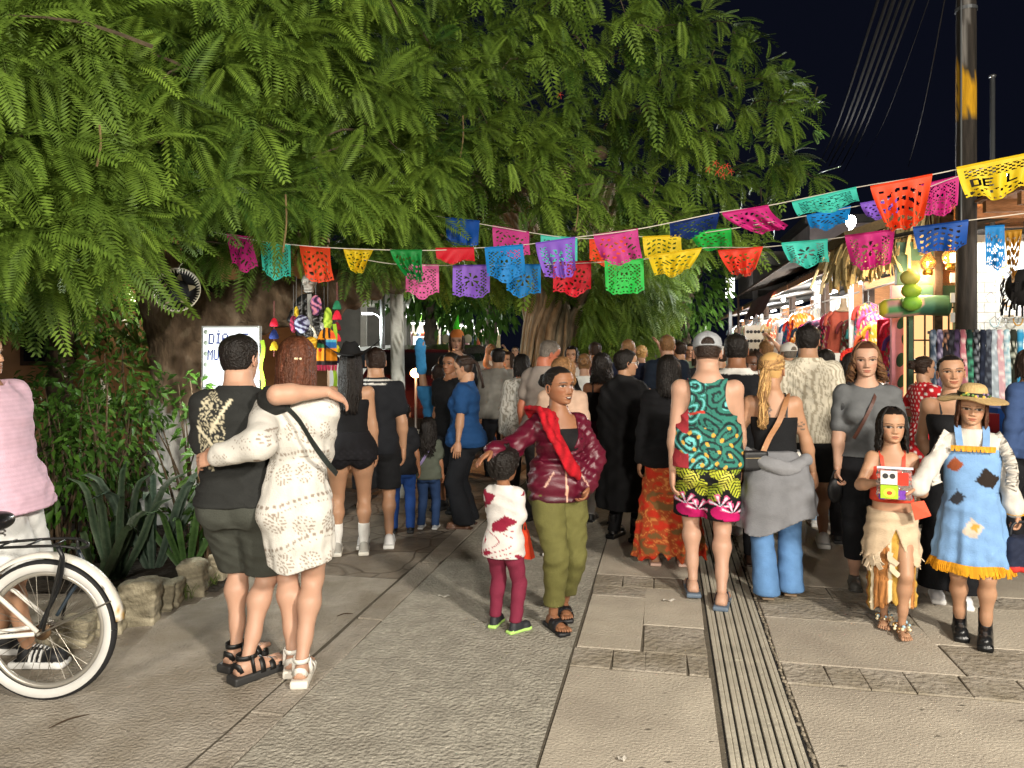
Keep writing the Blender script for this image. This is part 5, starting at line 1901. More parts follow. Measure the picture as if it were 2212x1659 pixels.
for i,(x,y,d,lab)in enumerate(((2004,566,9.6,'amber glass oil lamp hanging left of the wooden pole'),(2054,553,9.4,'amber glass oil lamp hanging half behind the wooden pole'))):
	t=thing('oil_lamp',lab,'lamp',P(x,y,d),0,'amber lamps at the stalls')
	b_=MB()
	b_.lathe([(.035,.12),(.045,.10),(.06,.07),(.095,.02),(.10,-.02),(.075,-.08),(.05,-.10)],n=18)
	b_.build('glass',mat('amber_glass',lin('#e0a860'),rough=.08,trans=.85,var=0),t,smooth=True)
	b_=MB()
	b_.lathe([(0,-.10),(.055,-.10),(.06,-.14),(.05,-.17),(0,-.17)],n=14)
	b_.build('brass_base',mat('brass',lin('#8c6a2c'),rough=.3,metal=.9),t,smooth=True)
	b_=MB()
	b_.lathe([(0,.15),(.03,.14),(.04,.12),(0,.12)],n=14)
	b_.tube([(0,0,.14),(0,0,.45)],.004,5)
	b_.build('brass_cap',mat('brass',lin('#8c6a2c'),rough=.3,metal=.9),t,smooth=True)
	b_=MB()
	b_.ball((0,0,-.02),(.026,.026,.045),n=10,m=7)
	b_.build('bulb',AMB,t,smooth=True)
	light('lamp_light','POINT',tuple(P(x,y,d-.2)),16,(1.0,.62,.28),.05)
for i,(x,y,d,lab)in enumerate(((2000,597,9.9,'round warm bulb below the two oil lamps'),(1976,610,10.3,'small warm bulb beside the paper globes'))):
	t=thing('bare_bulb',lab,'bulb',P(x,y,d),0)
	b_=MB()
	b_.ball((0,0,0),(.05,.05,.055),n=12,m=8)
	b_.build('glass',glow('bulb_warm',(1.0,.78,.45),22),t,smooth=True)
	b_=MB()
	b_.lathe([(0,.05),(.022,.05),(.022,.10),(0,.10)],n=10)
	b_.tube([(0,0,.1),(0,0,.5)],.004,5)
	b_.build('socket',blackm,t)
	light('bulb_light','POINT',tuple(P(x,y,d-.15)),30,(1.0,.74,.42),.06)
sp=thing('corner_shop','open shop at the right edge with timber ceiling and bright white tiled display','shop',(5.55,7.6,0),-.16)
for k in range(9):
	b_=MB()
	b_.box((1.2,.3+.42*k,3.30+.03*k),(3.2,.41,.03))
	b_.build('plank',wood,sp)
for k in range(5):
	b_=MB()
	b_.box((1.2,.2+.8*k,3.20+.055*k),(3.2,.09,.13))
	b_.build('rafter',wood,sp)
b_=MB()
b_.box((1.0,3.4,1.6),(2.9,.1,3.3))
b_.build('back_wall',board_w,sp)
b_=MB()
b_.box((-.40,3.2,1.5),(.08,.08,3.0))
b_.build('side_post',mat('grey_trim',lin('#8d8c86'),rough=.6),sp)
tile_m=mat('white_tile',lin('#cfd4d2'),rough=.25,var=.04)
tl=MB()
tl.box((0,0,0),(.245,.02,.115))
tme=tl.mesh('tile')
tme.materials.append(tile_m)
for r_ in range(12):
	for c_ in range(9):
		o=part('tile',tme,None,sp)
		o.location=(-.40+.25*c_+(.125 if r_%2 else 0),1.62,1.55+.12*r_)
for k in range(3):
	b_=MB()
	b_.box((.7,1.45,1.2+.42*k),(1.3,.25,.025))
	b_.build('shelf',board_w,sp)
b_=MB()
b_.box((.65,1.4,2.62),(1.0,.05,.06))
b_.build('light_tube',LEDC,sp)
light('shop_light','AREA',tuple(np.array([6.15,8.05,2.85])),14,(.95,.98,1.0),.5,target=(6.4,9.3,1.9))
light('shop_bulb_light','POINT',(6.2,8.0,2.95),26,(1.0,.80,.55),.1)
for i in range(12):
	x,y=rg.uniform(2125,2205),[560,600,645,690][i%4]+rg.uniform(-6,6)
	q=P(x,y,9.0)
	col=['#d8d4c8','#c89a4a','#e2e0da','#9fb8c0','#d0a060','#c0c4c8'][i%6]
	cn=['cream','golden','white','pale blue','amber','silver'][i%6]
	t=thing('jewellery_piece',f'{cn} bead necklace on the {("top", "second", "third", "lowest")[i % 4]} shelf line of the white tiled display','jewellery',q,0,'jewellery on the white display')
	b_=MB()
	for k in range(12):
		a=PI*k/11
		b_.ball((.055*math.cos(a),0,-.075*math.sin(a)),.011,lin(col)*rg.uniform(.8,1.15),6,4)
	b_.build('beads',mat('beads',mode='attr',rough=.25,spec=.8),t,smooth=True)
	b_=MB()
	b_.tube([(-.055,0,0),(0,0,.05),(.055,0,0)],.004,4,lin('#777777'))
	b_.build('cord',steel,t)
th=thing('hanging_hat','black fringed hat hanging at the right edge of the shop front','hat',P(2212,620,7.0),0)
b_=MB()
b_.ball((0,0,0),(.15,.15,.17),lin('#0e0c0c'),18,12)
b_.build('crown',mat('black_felt',mode='attr',rough=.9),th,smooth=True)
b_=MB()
for k in range(60):
	a=rg.uniform(0,2*PI)
	z=rg.uniform(-.15,.1)
	p0_=np.array([.15*math.cos(a),.15*math.sin(a),z])
	b_.add(*band(smooth_curve([p0_,p0_*1.2+np.array([0,0,-.02]),p0_*1.25+np.array([0,0,-.09])],4),.018,.004,(-math.sin(a),math.cos(a),0)),lin('#141111'))
tag(b_.build('fringe',mat('black_felt'),th),kind='stuff')
b_=MB()
b_.tube([(0,0,.17),(0,0,.6)],.004,4)
b_.build('cord',blackm,th)
rk=thing('scarf_rack','chrome clothes rail hung with patterned scarves at the shop corner','clothes rail',P(2105,HZ,8.0)*np.array([1,1,0]),-.12)
b_=MB()
for x in(-.43,.43):
	b_.tube([(x,0,0),(x,0,1.83)],.016,8)
	b_.tube([(x,-.25,.04),(x,.25,.04)],.014,8)
b_.tube([(-.46,0,1.83),(.46,0,1.83)],.016,8)
b_.build('rail_frame',steel,rk,smooth=True)
sc_c=[('#3b4a5c','#8a93a0','slate blue'),('#4d4660','#a9a0b8','dusty violet'),('#1c1a20','#a87a62','black and tan'),('#15141a','#3a3a44','plain black'),('#4a3a58','#15141a','purple zigzag'),('#b9707c','#e0c8c4','pink spotted'),('#1d3a34','#4fa080','dark green'),('#16181f','#8a909a','black with grey flecks'),('#1a2030','#2b3448','deep navy'),('#2b2f3a','#5c6470','charcoal'),('#9aa6b0','#c8d4dc','pale grey'),('#c9a0a8','#e6d6d4','blush pink'),('#8fb6c4','#d4e2e6','pale blue'),('#2a2e26','#c6c8b8','black and white leopard'),('#2f8fc0','#9fd0e0','bright blue')]
for i,(c0,c1,nm)in enumerate(sc_c):
	x=-.42+.84*i/14
	t=thing('hanging_scarf',f'{nm} patterned scarf knotted over the clothes rail' if 'plain' not in nm else 'plain black scarf knotted over the clothes rail','scarf',tuple(np.array(rk.location)+np.array([x*math.cos(-.12),x*math.sin(-.12),1.86])),-.12,'scarves on the rail')
	n,m=14,40
	V_=[]
	ln=rg.uniform(1.5,1.72)
	for a in range(m+1):
		u=a/m
		wd=np.interp(u,[0,.04,.10,.2,1],[.022,.04,.024,.036,.05])*rg.uniform(.98,1.02)
		for j in range(n):
			an=2*PI*j/n
			k=1+.25*math.sin(3*an+i)*min(1,u*4)
			V_.append((wd*math.cos(an)*k+.008*math.sin(5*u+i),(wd*.9*math.sin(an))*k-.03,-.0-ln*u))
	F_=[(a*n+j,(a+1)*n+j,(a+1)*n+(j+1)%n,a*n+(j+1)%n)for a in range(m)for j in range(n)]+[tuple(range(n))]
	V_=np.array(V_)
	pz=np.sin(V_[:,2]*(60+10*(i%5))+i)*np.sin(np.arctan2(V_[:,1],V_[:,0])*3+V_[:,2]*20)
	cs=np.tile(lin(c0),(len(V_),1))
	cs[pz>(.45 if i%3 else .1)]=lin(c1)
	part('scarf_cloth',mesh_from('scarf_cloth',V_,F_,cs),clothm,t)
bx=thing('carton','low dark table with red and blue boxes at the right edge','table',G(2207,1200)+np.array([.25,.8,0]),0)
b_=MB()
b_.box((0,0,.45),(.8,.5,.9),lin('#22262b'))
b_.build('table_body',mat('box_paint',mode='attr',rough=.6),bx)
b_=MB()
b_.box((-.2,-.05,1.0),(.3,.3,.18),lin('#a02028'))
b_.box((.15,.05,1.02),(.3,.3,.22),lin('#2060c0'))
b_.build('boxes',mat('box_paint'),bx)
sg=thing('printed_sign','white sign lettered CAN with the printed portrait of a smiling dark-haired man','sign',P(1812,812,9.4),-.1)
b_=MB()
b_.box((0,0,0),(.36,.03,.56))
b_.build('board',board_w,sg)
b_=MB()
b_.box((-.1,.03,-.9),(.03,.03,1.3))
b_.box((.1,.03,-.9),(.03,.03,1.3))
b_.build('leg_frame',steel,sg)
for ci,chh in enumerate('CAN'):
	b_=MB()
	bm=bitmap(chh)
	for r_ in range(7):
		for c_ in range(5):
			if bm[r_,c_]:
				b_.box((-.015+.0105*(c_+6*ci),-.018,.10-.0115*r_),(.0106,.006,.0116))
	b_.build('letter',blackm,sg)
b_=MB()
for k in range(14):
	a=k/14*2*PI
	b_.ball((-.10+.04*math.cos(a),-.017,.20+.04*math.sin(a)),(.010,.003,.010),lin('#7f9a6a'),7,4)
b_.ball((-.10,-.017,.20),(.018,.003,.018),lin('#9ab080'),9,5)
b_.build('emblem',clothm,sg)
b_=MB()
b_.ball((-.06,-.017,-.20),(.085,.004,.06),lin('#d8d8d4'),16,6)
b_.ball((-.06,-.018,-.09),(.046,.005,.064),lin('#b98563'),16,8)
b_.ball((-.06,-.0165,-.055),(.052,.006,.045),lin('#17120f'),16,8)
b_.ball((-.06,-.0195,-.085),(.040,.005,.046),lin('#b98563'),16,8)
for sd in(1,-1):
	b_.ball((-.06+sd*.016,-.0235,-.078),(.007,.002,.004),lin('#20140e'),7,4)
	b_.ball((-.06+sd*.016,-.0235,-.066),(.010,.002,.003),lin('#20140e'),7,4)
b_.ball((-.06,-.0240,-.108),(.016,.002,.005),lin('#e4dcd4'),9,4)
b_.build('portrait_print',clothm,sg,smooth=True)
bl=thing('grey_house','grey plastered upper storey with flat white parapet rising over the far stalls','building',ST(2.6,30,0),-SA)
b_=MB()
b_.box((2.9,3,4.2),(4.6,6,.9))
b_.build('wall',grey_w,bl)
b_=MB()
b_.box((2.9,3,4.92),(4.8,6.2,.5))
b_.build('parapet',wallw,bl)
for x in(.7,2.9,5.1):
	b_=MB()
	b_.box((x,.15,1.87),(.16,.16,3.74))
	b_.build('column',grey_w,bl)
for k in range(2):
	b_=MB()
	b_.box((2.2+1.7*k,-.02,4.2),(.8,.08,.55))
	w_=b_.build('window',wood_d,bl)
	b_=MB()
	b_.box((2.2+1.7*k,-.07,4.2),(.65,.03,.42))
	b_.build('pane',mat('dark_glass',(.01,.012,.015),rough=.1,spec=.6),w_)
q=P(1577,622,29.4)
ls_=thing('lit_column','tall white building corner strip with added glow beside the grey upper storey','lamp',q*np.array([1,1,0]),0)
b_=MB()
b_.box((0,0,q[2]),(.28,.2,.75))
b_.build('glow_strip',glow('lit_corner',(1.0,.98,.95),4.0),ls_)  # bright building corner, no lamp: its lit look is put in as emission
b_=MB()
b_.box((0,0,(q[2]-.38)/2),(.12,.12,q[2]-.38))
b_.build('post',steel,ls_)
hw=thing('plaster_house','mauve plastered upper storey with rough wall behind the dark awning','building',ST(3.55,21,0),-SA)
b_=MB()
b_.box((2.2,2,4.3),(4.2,4,1.05))
b_.build('wall',mat('plaster_mauve',lin('#9a8f90'),rough=.95,bump=.6,bscale=8,var=.2,vscale=2,var2=lin('#7d7475')),hw)
b_=MB()
b_.box((2.2,2,4.92),(4.5,4.3,.2))
b_.build('roof',roofm,hw)
b_=MB()
b_.box((1.4,-.02,4.3),(.8,.08,.6))
w_=b_.build('window',wood_d,hw)
b_=MB()
b_.box((1.4,-.07,4.3),(.65,.03,.48))
b_.build('pane',mat('dark_glass'),w_)
for x in(.3,4.1):
	b_=MB()
	b_.box((x,.15,1.88),(.16,.16,3.76))
	b_.build('column',grey_w,hw)
lw=thing('facade_sign','white lit facade board above the oil lamps','sign',P(1985,530,12.2),-.2)
b_=MB()
b_.box((0,0,0),(.75,.08,.30),rot=np.array(Matrix.Rotation(-.25,3,'Y')))
b_.build('panel',board_w,lw)
b_=MB()
b_.box((0,.15,-.45),(1.6,.12,.12),rot=np.array(Matrix.Rotation(-.22,3,'Y')))
b_.build('beam',wood,lw)
light('facade_light','POINT',tuple(P(1960,560,11.5)),55,(1,.96,.9),.1)
t=thing('wall_lamp','glaring white lamp on a thin white mast above the dark awning','lamp',P(1836,HZ,12.6)*np.array([1,1,0]),0)
zl=P(1836,480,12.6)[2]
b_=MB()
b_.tube([(0.02,0,0),(.02,0,zl+.1)],.04,8)
b_.build('mast',mat('white_mast',lin('#c9c9c6'),rough=.5),t,smooth=True)
b_=MB()
b_.ball((-.02,-.08,zl),(.085,.06,.10),n=14,m=9)
b_.build('lamp_head',glow('lamp_white',(.97,.98,1.0),45),t,smooth=True)
light('wall_lamp_light','POINT',tuple(P(1832,480,12.3)),450,(.95,.97,1.0),.1)
q=P(2087,HZ,9.0)
q[2]=0
pole=thing('utility_pole','dark wooden utility pole with a worn yellow painted band','utility pole',q)
b_=MB()
V_,F_=tube([(0.0,0,z)for z in np.linspace(0,9,91)],np.linspace(.118,.098,91),20)
zb0,zb1=P(0,247,9.0)[2],P(0,160,9.0)[2]
an=np.tile(np.arange(20)*2*PI/20,91)
cs=np.tile(lin('#2c2722'),(len(V_),1))*(1+.4*np.sin(7*an+2*np.sin(3*V_[:,2])))[:,None]
edge_=zb1+.0+.14*np.sin(an*1+1.2)+.05*np.sin(5*an)
yb=(V_[:,2]>zb0)&(V_[:,2]<edge_)
cs[yb]=lin('#b98a12')
ch=yb&(np.sin(9*an+13*V_[:,2])*np.sin(17*V_[:,2]+3*an)>.82)
cs[ch]=lin('#4a3d22')
wh=(V_[:,2]>zb1+.05)&(np.abs(an-5.3-.25*np.sin(4*V_[:,2]))<.3)
cs[wh]=lin('#6d6a66')
b_.add(V_,F_,cs)
b_.build('shaft',mat('pole_wood',mode='attr',rough=.9,bump=.8,bscale=30,var=.3,vscale=22,stretch=(1,1,.12)),pole,smooth=True)
b_=MB()
for z in(5.6,6.1,7.2):
	b_.lathe([(.112,z),(.118,z),(.118,z+.04),(.112,z+.04)],n=16)
b_.tube([(-.1,-.07,3.0),(-.1,-.07,7)],.012,6)
b_.build('clamp',steel,pole)
q=P(2144,HZ,10.0)
q[2]=0
mm=thing('metal_mast','thin grey metal mast to the right of the wooden pole','mast',q)
b_=MB()
zt=P(2143,165,10)[2]
b_.tube([(0,0,0),(0,0,zt)],.03,10)
b_.build('tube',steel,mm,smooth=True)
b_=MB()
b_.ball((0,0,zt),(.045,.045,.03),n=10,m=6)
b_.build('cap',steel,mm,smooth=True)
b_=MB()
b_.ball((.12,-.05,P(2143,380,10)[2]),(.035,.03,.035),n=10,m=6)
b_.build('spot_bulb',glow('lamp_white',(1,1,1),20),mm,smooth=True)
cab=[((1905,-60,6),(1770,355,22),.012),((1925,-60,6),(1785,350,22),.014),((1940,-60,6.2),(1790,360,23),.018),((1955,-60,6.2),(1800,362,23),.012),((1972,-60,6.4),(1812,366,24),.016),((1985,-60,6.3),(1822,372,24),.010),((2046,-60,7),(1962,360,15),.006),((2010,-40,7),(1870,340,20),.004)]
for i,(a,b2,r_)in enumerate(cab):
	p0_,p1_=P(*a),P(*b2)
	p0_=p0_+(p0_-p1_)*.25
	mid=(p0_+p1_)/2-np.array([0,0,.25])
	b_=MB()
	b_.tube(smooth_curve([p0_,mid,p1_],20),r_,6)
	o=b_.build('cable',mat('cable_grey',(.018,.017,.016),rough=1.0,spec=.03),smooth=True)
	tag(o,['outermost left cable of the thick bundle in the night sky','second cable from the left in the thick bundle','thickest cable in the middle of the bundle in the night sky','thin cable right of the thickest one in the bundle','second cable from the right in the thick bundle','outermost right cable of the thick bundle','single thin cable dropping between bundle and wooden pole','faint wire between the bundle and the single cable'][i],'cable','overhead cables')
# ---------------------------------------------------------------- left and centre background
bw=thing('tan_house','tan plastered house wall behind the planted bed','building',(-8.5,13.2,0),.1)
b_=MB()
b_.box((1.5,0,1.8),(7.5,.3,3.6))
b_.build('wall',mat('tan_plaster',lin('#a07a58'),rough=.9,bump=.4,bscale=20,var=.15,vscale=3),bw)
for k in range(2):
	b_=MB()
	b_.box((.6+2.2*k,-.17,1.9),(.9,.06,1.1))
	w_=b_.build('window',wood_d,bw)
	b_=MB()
	b_.box((.6+2.2*k,-.21,1.9),(.75,.03,.95))
	b_.build('pane',mat('dark_glass'),w_)
light('house_light','POINT',(-6.0,12.2,2.6),45,(1,.85,.65),.1)
pb=thing('pale_pavilion','pale open pavilion with columns behind the white mast','building',P(755,HZ,22)*np.array([1,1,0]),.1)
b_=MB()
b_.box((0,0,3.0),(3.6,3,.35))
b_.build('roof',wallw,pb)
for k in range(4):
	b_=MB()
	b_.box((-1.6+1.06*k,-1.3,1.4),(.16,.16,2.8))
	b_.build('column',wallw,pb)
b_=MB()
b_.box((0,1.4,1.4),(3.4,.1,2.8))
b_.build('wall',grey_w,pb)
light('pavilion_light','POINT',tuple(P(760,730,21.5)),22,(.95,1,.9),.2)
q=P(860,HZ,8.6)
q[2]=0
wm=thing('whitewashed_mast','slender whitewashed mast with flaking paint behind the child with the bun','mast',q)
b_=MB()
V_,F_=tube([(-.05*z/3+.02,0,z)for z in np.linspace(0,4.2,60)],np.linspace(.082,.068,60),16)
an=np.tile(np.arange(16)*2*PI/16,60)
f=np.sin(3*an+21*V_[:,2])*np.sin(34*V_[:,2]+5*an)
cs=np.tile(lin('#c3c6c0'),(len(V_),1))
cs[f>.55]=lin('#6f7066')
b_.add(V_,F_,cs)
b_.build('shaft',mat('whitewash',mode='attr',rough=.9,bump=.7,bscale=30,var=.12),wm,smooth=True)
b_=MB()
b_.lathe([(0,4.2),(.08,4.2),(.08,4.24),(0,4.3)],(-.05,0,0),12)
b_.build('cap',wallw,wm)
for i,(x,y0,d,lab)in enumerate(((826,640,15,'grey street lamp post left of the whitewashed mast'),(936,690,24,'thin far street lamp post right of the whitewashed mast'))):
	q=P(x,HZ,d)
	q[2]=0
	t=thing('lamp_post',lab,'street lamp',q,0,'street lamps in the background')
	zt=P(x,y0,d)[2]+1.2
	b_=MB()
	b_.tube([(0,0,0),(0,0,zt)],.05 if i==0 else .035,8)
	b_.build('post',steel,t,smooth=True)
	za=P(x,680,d)[2]
	b_=MB()
	b_.tube(smooth_curve([(0,0,za-.1),(-.12,-.05,za+.02),(-.26,-.08,za+.04)],6),.02,6)
	b_.build('arm',steel,t,smooth=True)
	b_=MB()
	b_.box((-.28,-.08,za+.02),(.20,.08,.04))
	b_.build('lamp_head',glow('lamp_dim',(1,1,1),7),t)
	light('lamp_post_light','POINT',tuple(P(x,690,d)+np.array([-.28,-.1,-.1])),(260,260)[i],(.95,1,.93),.15)
def car(label,base,yaw,col,s=1.0,lights=True):
	t=thing('parked_car',label,'car',base,yaw,'cars parked along the street')
	prof=[(-2.1,.45),(-2.15,.75),(-2.05,1.0),(-1.85,1.15),(-1.5,1.62),(-.2,1.70),(.55,1.60),(1.05,1.12),(1.95,.98),(2.15,.8),(2.18,.45)]
	def ring(w,k=0):
		return[(x,w if z<1.1 else w*(1-.22*(z-1.1)/.6),z)for x,z in prof]
	V_=[]
	for w in(-.86,-.80,0,.80,.86):
		zz=1.0
		V_+=[(x,(w if z<1.12 else w*(1-.24*(z-1.12)/.58)),z+(.015 if abs(w)<.1 else 0))for x,z in prof]
	n=len(prof)
	F_=[(i*n+j,i*n+j+1,i*n+n+j+1,i*n+n+j)for i in range(4)for j in range(n-1)]+[tuple(range(n-1,-1,-1)),tuple(range(4*n,5*n))]
	b_=MB().add(V_,F_)
	b_.build('body',mat('car_paint_'+col.strip('#'),lin(col),rough=.22,spec=.6,coat=.8,var=.03),t,smooth=False)
	g=mat('dark_glass')
	for sd in(-1,1):
		for(x0,x1,x2,x3)in((-1.42,-.5,-.45,-1.25),(-.38,.62,.50,-.36)):
			b_=MB()
			V=[(x0,sd*.845,1.16),(x1,sd*.845,1.16),(min(x2,.35),sd*.70,1.56),(x3,sd*.70,1.56)]
			b_.add(V+[(x,y+sd*.012,z)for x,y,z in V],[(0,1,2,3),(7,6,5,4),(0,4,5,1),(1,5,6,2),(2,6,7,3),(3,7,4,0)])
			b_.build('side_window',g,t)
		b_=MB()
		b_.ball((.75,sd*.95,1.12),(.09,.11,.07),n=10,m=6)
		b_.build('mirror',blackm,t,smooth=True)
	for nm,(x0,z0,x1,z1)in(('rear_window',(-1.80,1.22,-1.56,1.56)),('windscreen',(.62,1.54,1.0,1.18))):
		b_=MB()
		o=-.03 if nm=='rear_window' else .03
		b_.add([(x0+o,-.68,z0+.02),(x0+o,.68,z0+.02),(x1+o,.60,z1+.02),(x1+o,-.60,z1+.02)],[(0,1,2,3)])
		b_.build(nm,g,t)
	for x in(-1.35,1.35):
		for sd in(-1,1):
			b_=MB()
			V,F=tube([(x,sd*.70,.34),(x,sd*.90,.34)],.34,24)
			b_.add(V,F)
			w_=b_.build('wheel',mat('tyre',lin('#141414'),rough=.9),t,smooth=False)
			b_=MB()
			V,F=tube([(x,sd*.89,.34),(x,sd*.91,.34)],.20,16)
			b_.add(V,F)
			b_.build('rim',steel,w_)
	for sd in(-1,1):
		b_=MB()
		b_.box((-2.10,sd*.66,.93),(.10,.22,.16))
		b_.build('tail_light',glow('tail_red',(1.0,.08,.05),5)if lights else mat('red_lens',lin('#7a1512'),rough=.2),t)
		b_=MB()
		b_.box((2.10,sd*.62,.82),(.12,.28,.13))
		b_.build('headlight',mat('lamp_lens',lin('#c8c8c4'),rough=.1),t)
	for x in(-2.17,2.19):
		b_=MB()
		b_.box((x,0,.53),(.10,1.6,.16))
		b_.build('bumper',blackm,t)
	return t
car('dark maroon car with lit tail lamps behind the woman in blue',P(965,HZ,13.6)*np.array([1,1,0]),1.36,'#3a1518')
car('white car parked beyond the maroon car',P(850,HZ,19)*np.array([1,1,0]),.5,'#b8b8b6',lights=False)
car('silver car parked far beyond the white mast',P(965,HZ,22)*np.array([1,1,0]),.5,'#8d9194',lights=False)
b_=MB()
b_.ball((0,0,0),(.08,.05,.07),n=10,m=7)
o=b_.build('traffic_flasher',glow('orange_lamp',(1.0,.42,.15),16),smooth=True)
o.location=tuple(P(898,806,11.0))
tag(o,'glaring orange lamp above the roof of the maroon car','lamp')
b_=MB()
b_.tube([P(898,806,11.02),P(898,806,11.02)*np.array([1,1,0])],.02,6)
light('flasher_light','POINT',tuple(P(898,806,10.8)),40,(1.0,.5,.2),.08)
tag(b_.build('lamp_stick',steel),'thin stick carrying the orange lamp by the maroon car','post')
for i,(x0,x1,d,lab)in enumerate(((880,945,32,'far lit stall with pastel goods seen right of the whitewashed mast'),(955,1010,36,'far lit stall with yellow goods behind the waving blue arm'),(1020,1080,40,'far dim stall behind the woman in blue'))):
	q=P((x0+x1)/2,HZ,d)
	q[2]=0
	w_=(x1-x0)/FOC*d
	t=thing('far_stall',lab,'market stall',q,0,'far stalls across the street')
	b_=MB()
	b_.box((0,1.5,1.3),(w_,.1,2.6))
	b_.build('back_wall',board_w,t)
	b_=MB()
	b_.box((0,.8,2.75),(w_+.4,2,.1))
	b_.build('roof',roofm,t)
	b_=MB()
	b_.box((0,.1,.5),(w_,.5,1.0))
	b_.build('counter',board_w,t)
	b_=MB()
	b_.box((0,.3,2.6),(w_*.9,.08,.06))
	b_.build('light_tube',LEDW,t)
	for k in range(7):
		b_=MB()
		col=['#d8a0a8','#e0d0a0','#a0b8d8','#d87050','#e8e0d8','#c890c0','#d8b840'][(k+i)%7]
		b_.lathe([(.02,.9),(.14,.82),(.13,.4),(.19,0),(0,0)],(-w_*.42+w_*.84*k/6,.2,1.35),10,lin(col))
		b_.build('hung_cloth',clothm,t,smooth=True)
	light('far_stall_light','POINT',tuple(q+np.array([0,.2,2.4])),70,(1,.93,.85),.2)
t=thing('lit_sign','small white lit sign box above the far pastel stall','sign',P(908,743,30),0)
b_=MB()
b_.box((0,0,0),(.55,.1,.6))
b_.build('panel',glow('sign_white',(1,1,1),2.2),t)
b_=MB()
b_.box((0,.1,-.8),(.06,.06,1.2))
b_.build('post',steel,t)
t=thing('lit_sign','yellow lit sign far down the street over the crowd','sign',P(1428,752,42),0)
b_=MB()
b_.box((0,0,0),(1.0,.1,.5))
b_.build('panel',glow('sign_yellow',(1,.85,.55),3.0),t)
b_=MB()
b_.box((0,.1,-1.0),(.06,.06,1.6))
b_.build('post',steel,t)
for i,(x,y,d,lab)in enumerate(((1452,763,45,'right one of two far white lamps above the crowd'),(1444,765,45,'left one of two far white lamps above the crowd'),(1134,622,14,'tiny bluish lamp on the fig tree under the blue flag'))):
	b_=MB()
	b_.ball((0,0,0),.09 if d>20 else .03,n=9,m=6)
	b_.tube([(0,0,.05),(0,0,.5)],.01,4)
	o=b_.build('far_lamp',glow('lamp_white',(1,1,1),20),smooth=True)
	o.location=tuple(P(x,y,d))
	tag(o,lab,'lamp')
# ---------------------------------------------------------------- paper flags on strings
paper_m=bpy.data.materials.new('tissue_paper')
paper_m.use_nodes=True
nt=paper_m.node_tree
b_=nt.nodes['Principled BSDF']
b_.inputs['Roughness'].default_value=.6
at_=nt.nodes.new('ShaderNodeAttribute')
at_.attribute_name='Col'
nt.links.new(at_.outputs['Color'],b_.inputs['Base Color'])
tr_=nt.nodes.new('ShaderNodeBsdfTranslucent')
nt.links.new(at_.outputs['Color'],tr_.inputs['Color'])
ms_=nt.nodes.new('ShaderNodeMixShader')
ms_.inputs['Fac'].default_value=.5
nt.links.new(b_.outputs['BSDF'],ms_.inputs[1])
nt.links.new(tr_.outputs['BSDF'],ms_.inputs[2])
nt.links.new(ms_.outputs['Shader'],nt.nodes['Material Output'].inputs['Surface'])
PC=dict(magenta='#c01f78',turquoise='#3fc7b4',orange='#e8481c',yellow='#e0c31c',green='#12873a',pink='#e263a6',red='#cc1228',blue='#0f4fa8',lavender='#8a5fd0',sky='#1285d0',lime='#28c04c',navy='#0f2f72',mustard='#b5841c',coral='#e2432c',rose='#c83c8c')
WORDS={'yellow_text':'FIESTA'}
def holes(nx,ny,kind,seed):
	"""cut-out pattern on an nx x ny grid: True = paper stays"""
	u=(np.arange(nx)+.5)/nx
	v=(np.arange(ny)+.5)/ny
	U_,V_=np.meshgrid(u,v,indexing='ij')
	a=np.ones((nx,ny),bool)
	inner=(U_>.10)&(U_<.90)&(V_>.12)&(V_<.80)
	p,q=U_*9,V_*11
	lat=(np.abs((p+q)%1-.5)<.33)&(np.abs((p-q)%1-.5)<.33)
	if kind=='lattice':
		a&=~(inner&lat)
		mot=(((U_-.5)/.17)**2+((V_-.42)/.17)**2<1)
		a|=mot
		rr,an=np.hypot(U_-.5,(V_-.42)),np.arctan2(V_-.42,U_-.5)
		a|=(np.abs(rr-.25)<.045)&(np.cos(9*an)>-.2)
		a|=(V_>.62)&(V_<.76)&(np.abs(U_-.5)<.30)&(np.sin(22*U_)*np.sin(30*V_)<.35)
		for sx in(-1,1):
			a&=~(((U_-.5-sx*.065)/.036)**2+((V_-.40)/.04)**2<1)
		a&=~((np.abs(U_-.5)<.11)&(np.abs(V_-.52)<.022)&(np.sin(U_*150)>0))
		a&=~((np.abs(U_-.5)<.016)&(np.abs(V_-.465)<.02))
	elif kind=='flower':
		a&=~(inner&lat&(np.abs(U_-.5)>.25))
		for cx,cy,r in((.5,.42,.2),(.28,.66,.12),(.72,.66,.12)):
			rr,an=np.hypot((U_-cx),(V_-cy)),np.arctan2(V_-cy,U_-cx)
			a&=~((rr<r)&(rr>r*.3)&(np.cos(6*an+seed)>.25))
	elif kind=='stripes':
		a&=~(inner&(np.sin(34*V_+3*np.sin(8*U_+seed))>.35)&(np.sin(46*U_+4*V_)>-.3))
	elif kind=='text':
		bm=bitmap('DE L')
		for r in range(7):
			for c in range(bm.shape[1]):
				if bm[r,c]:
					x0,y0=.14+.72*c/bm.shape[1],.40+.20*r/7
					a&=~((U_>=x0)&(U_<x0+.036)&(V_>=y0)&(V_<y0+.032))
		a&=~(inner&lat&(V_<.34))
		a&=~(inner&(np.sin(40*U_)*np.sin(40*V_)>.3)&(V_>.66))
	elif kind=='sparse':
		a&=~(inner&(np.sin(27*U_+2*np.sin(9*V_+seed))*np.sin(31*V_+2*np.sin(11*U_+2*seed))>.45))
	edge=.80+.20*(1-np.abs(U_-.5)*2)**.8-.03*np.abs(np.sin(U_*PI*5))
	dots=(np.abs(V_-edge+.06)<.018)&(np.sin(U_*PI*22)>.2)
	a&=~dots
	a&=V_<edge
	return a
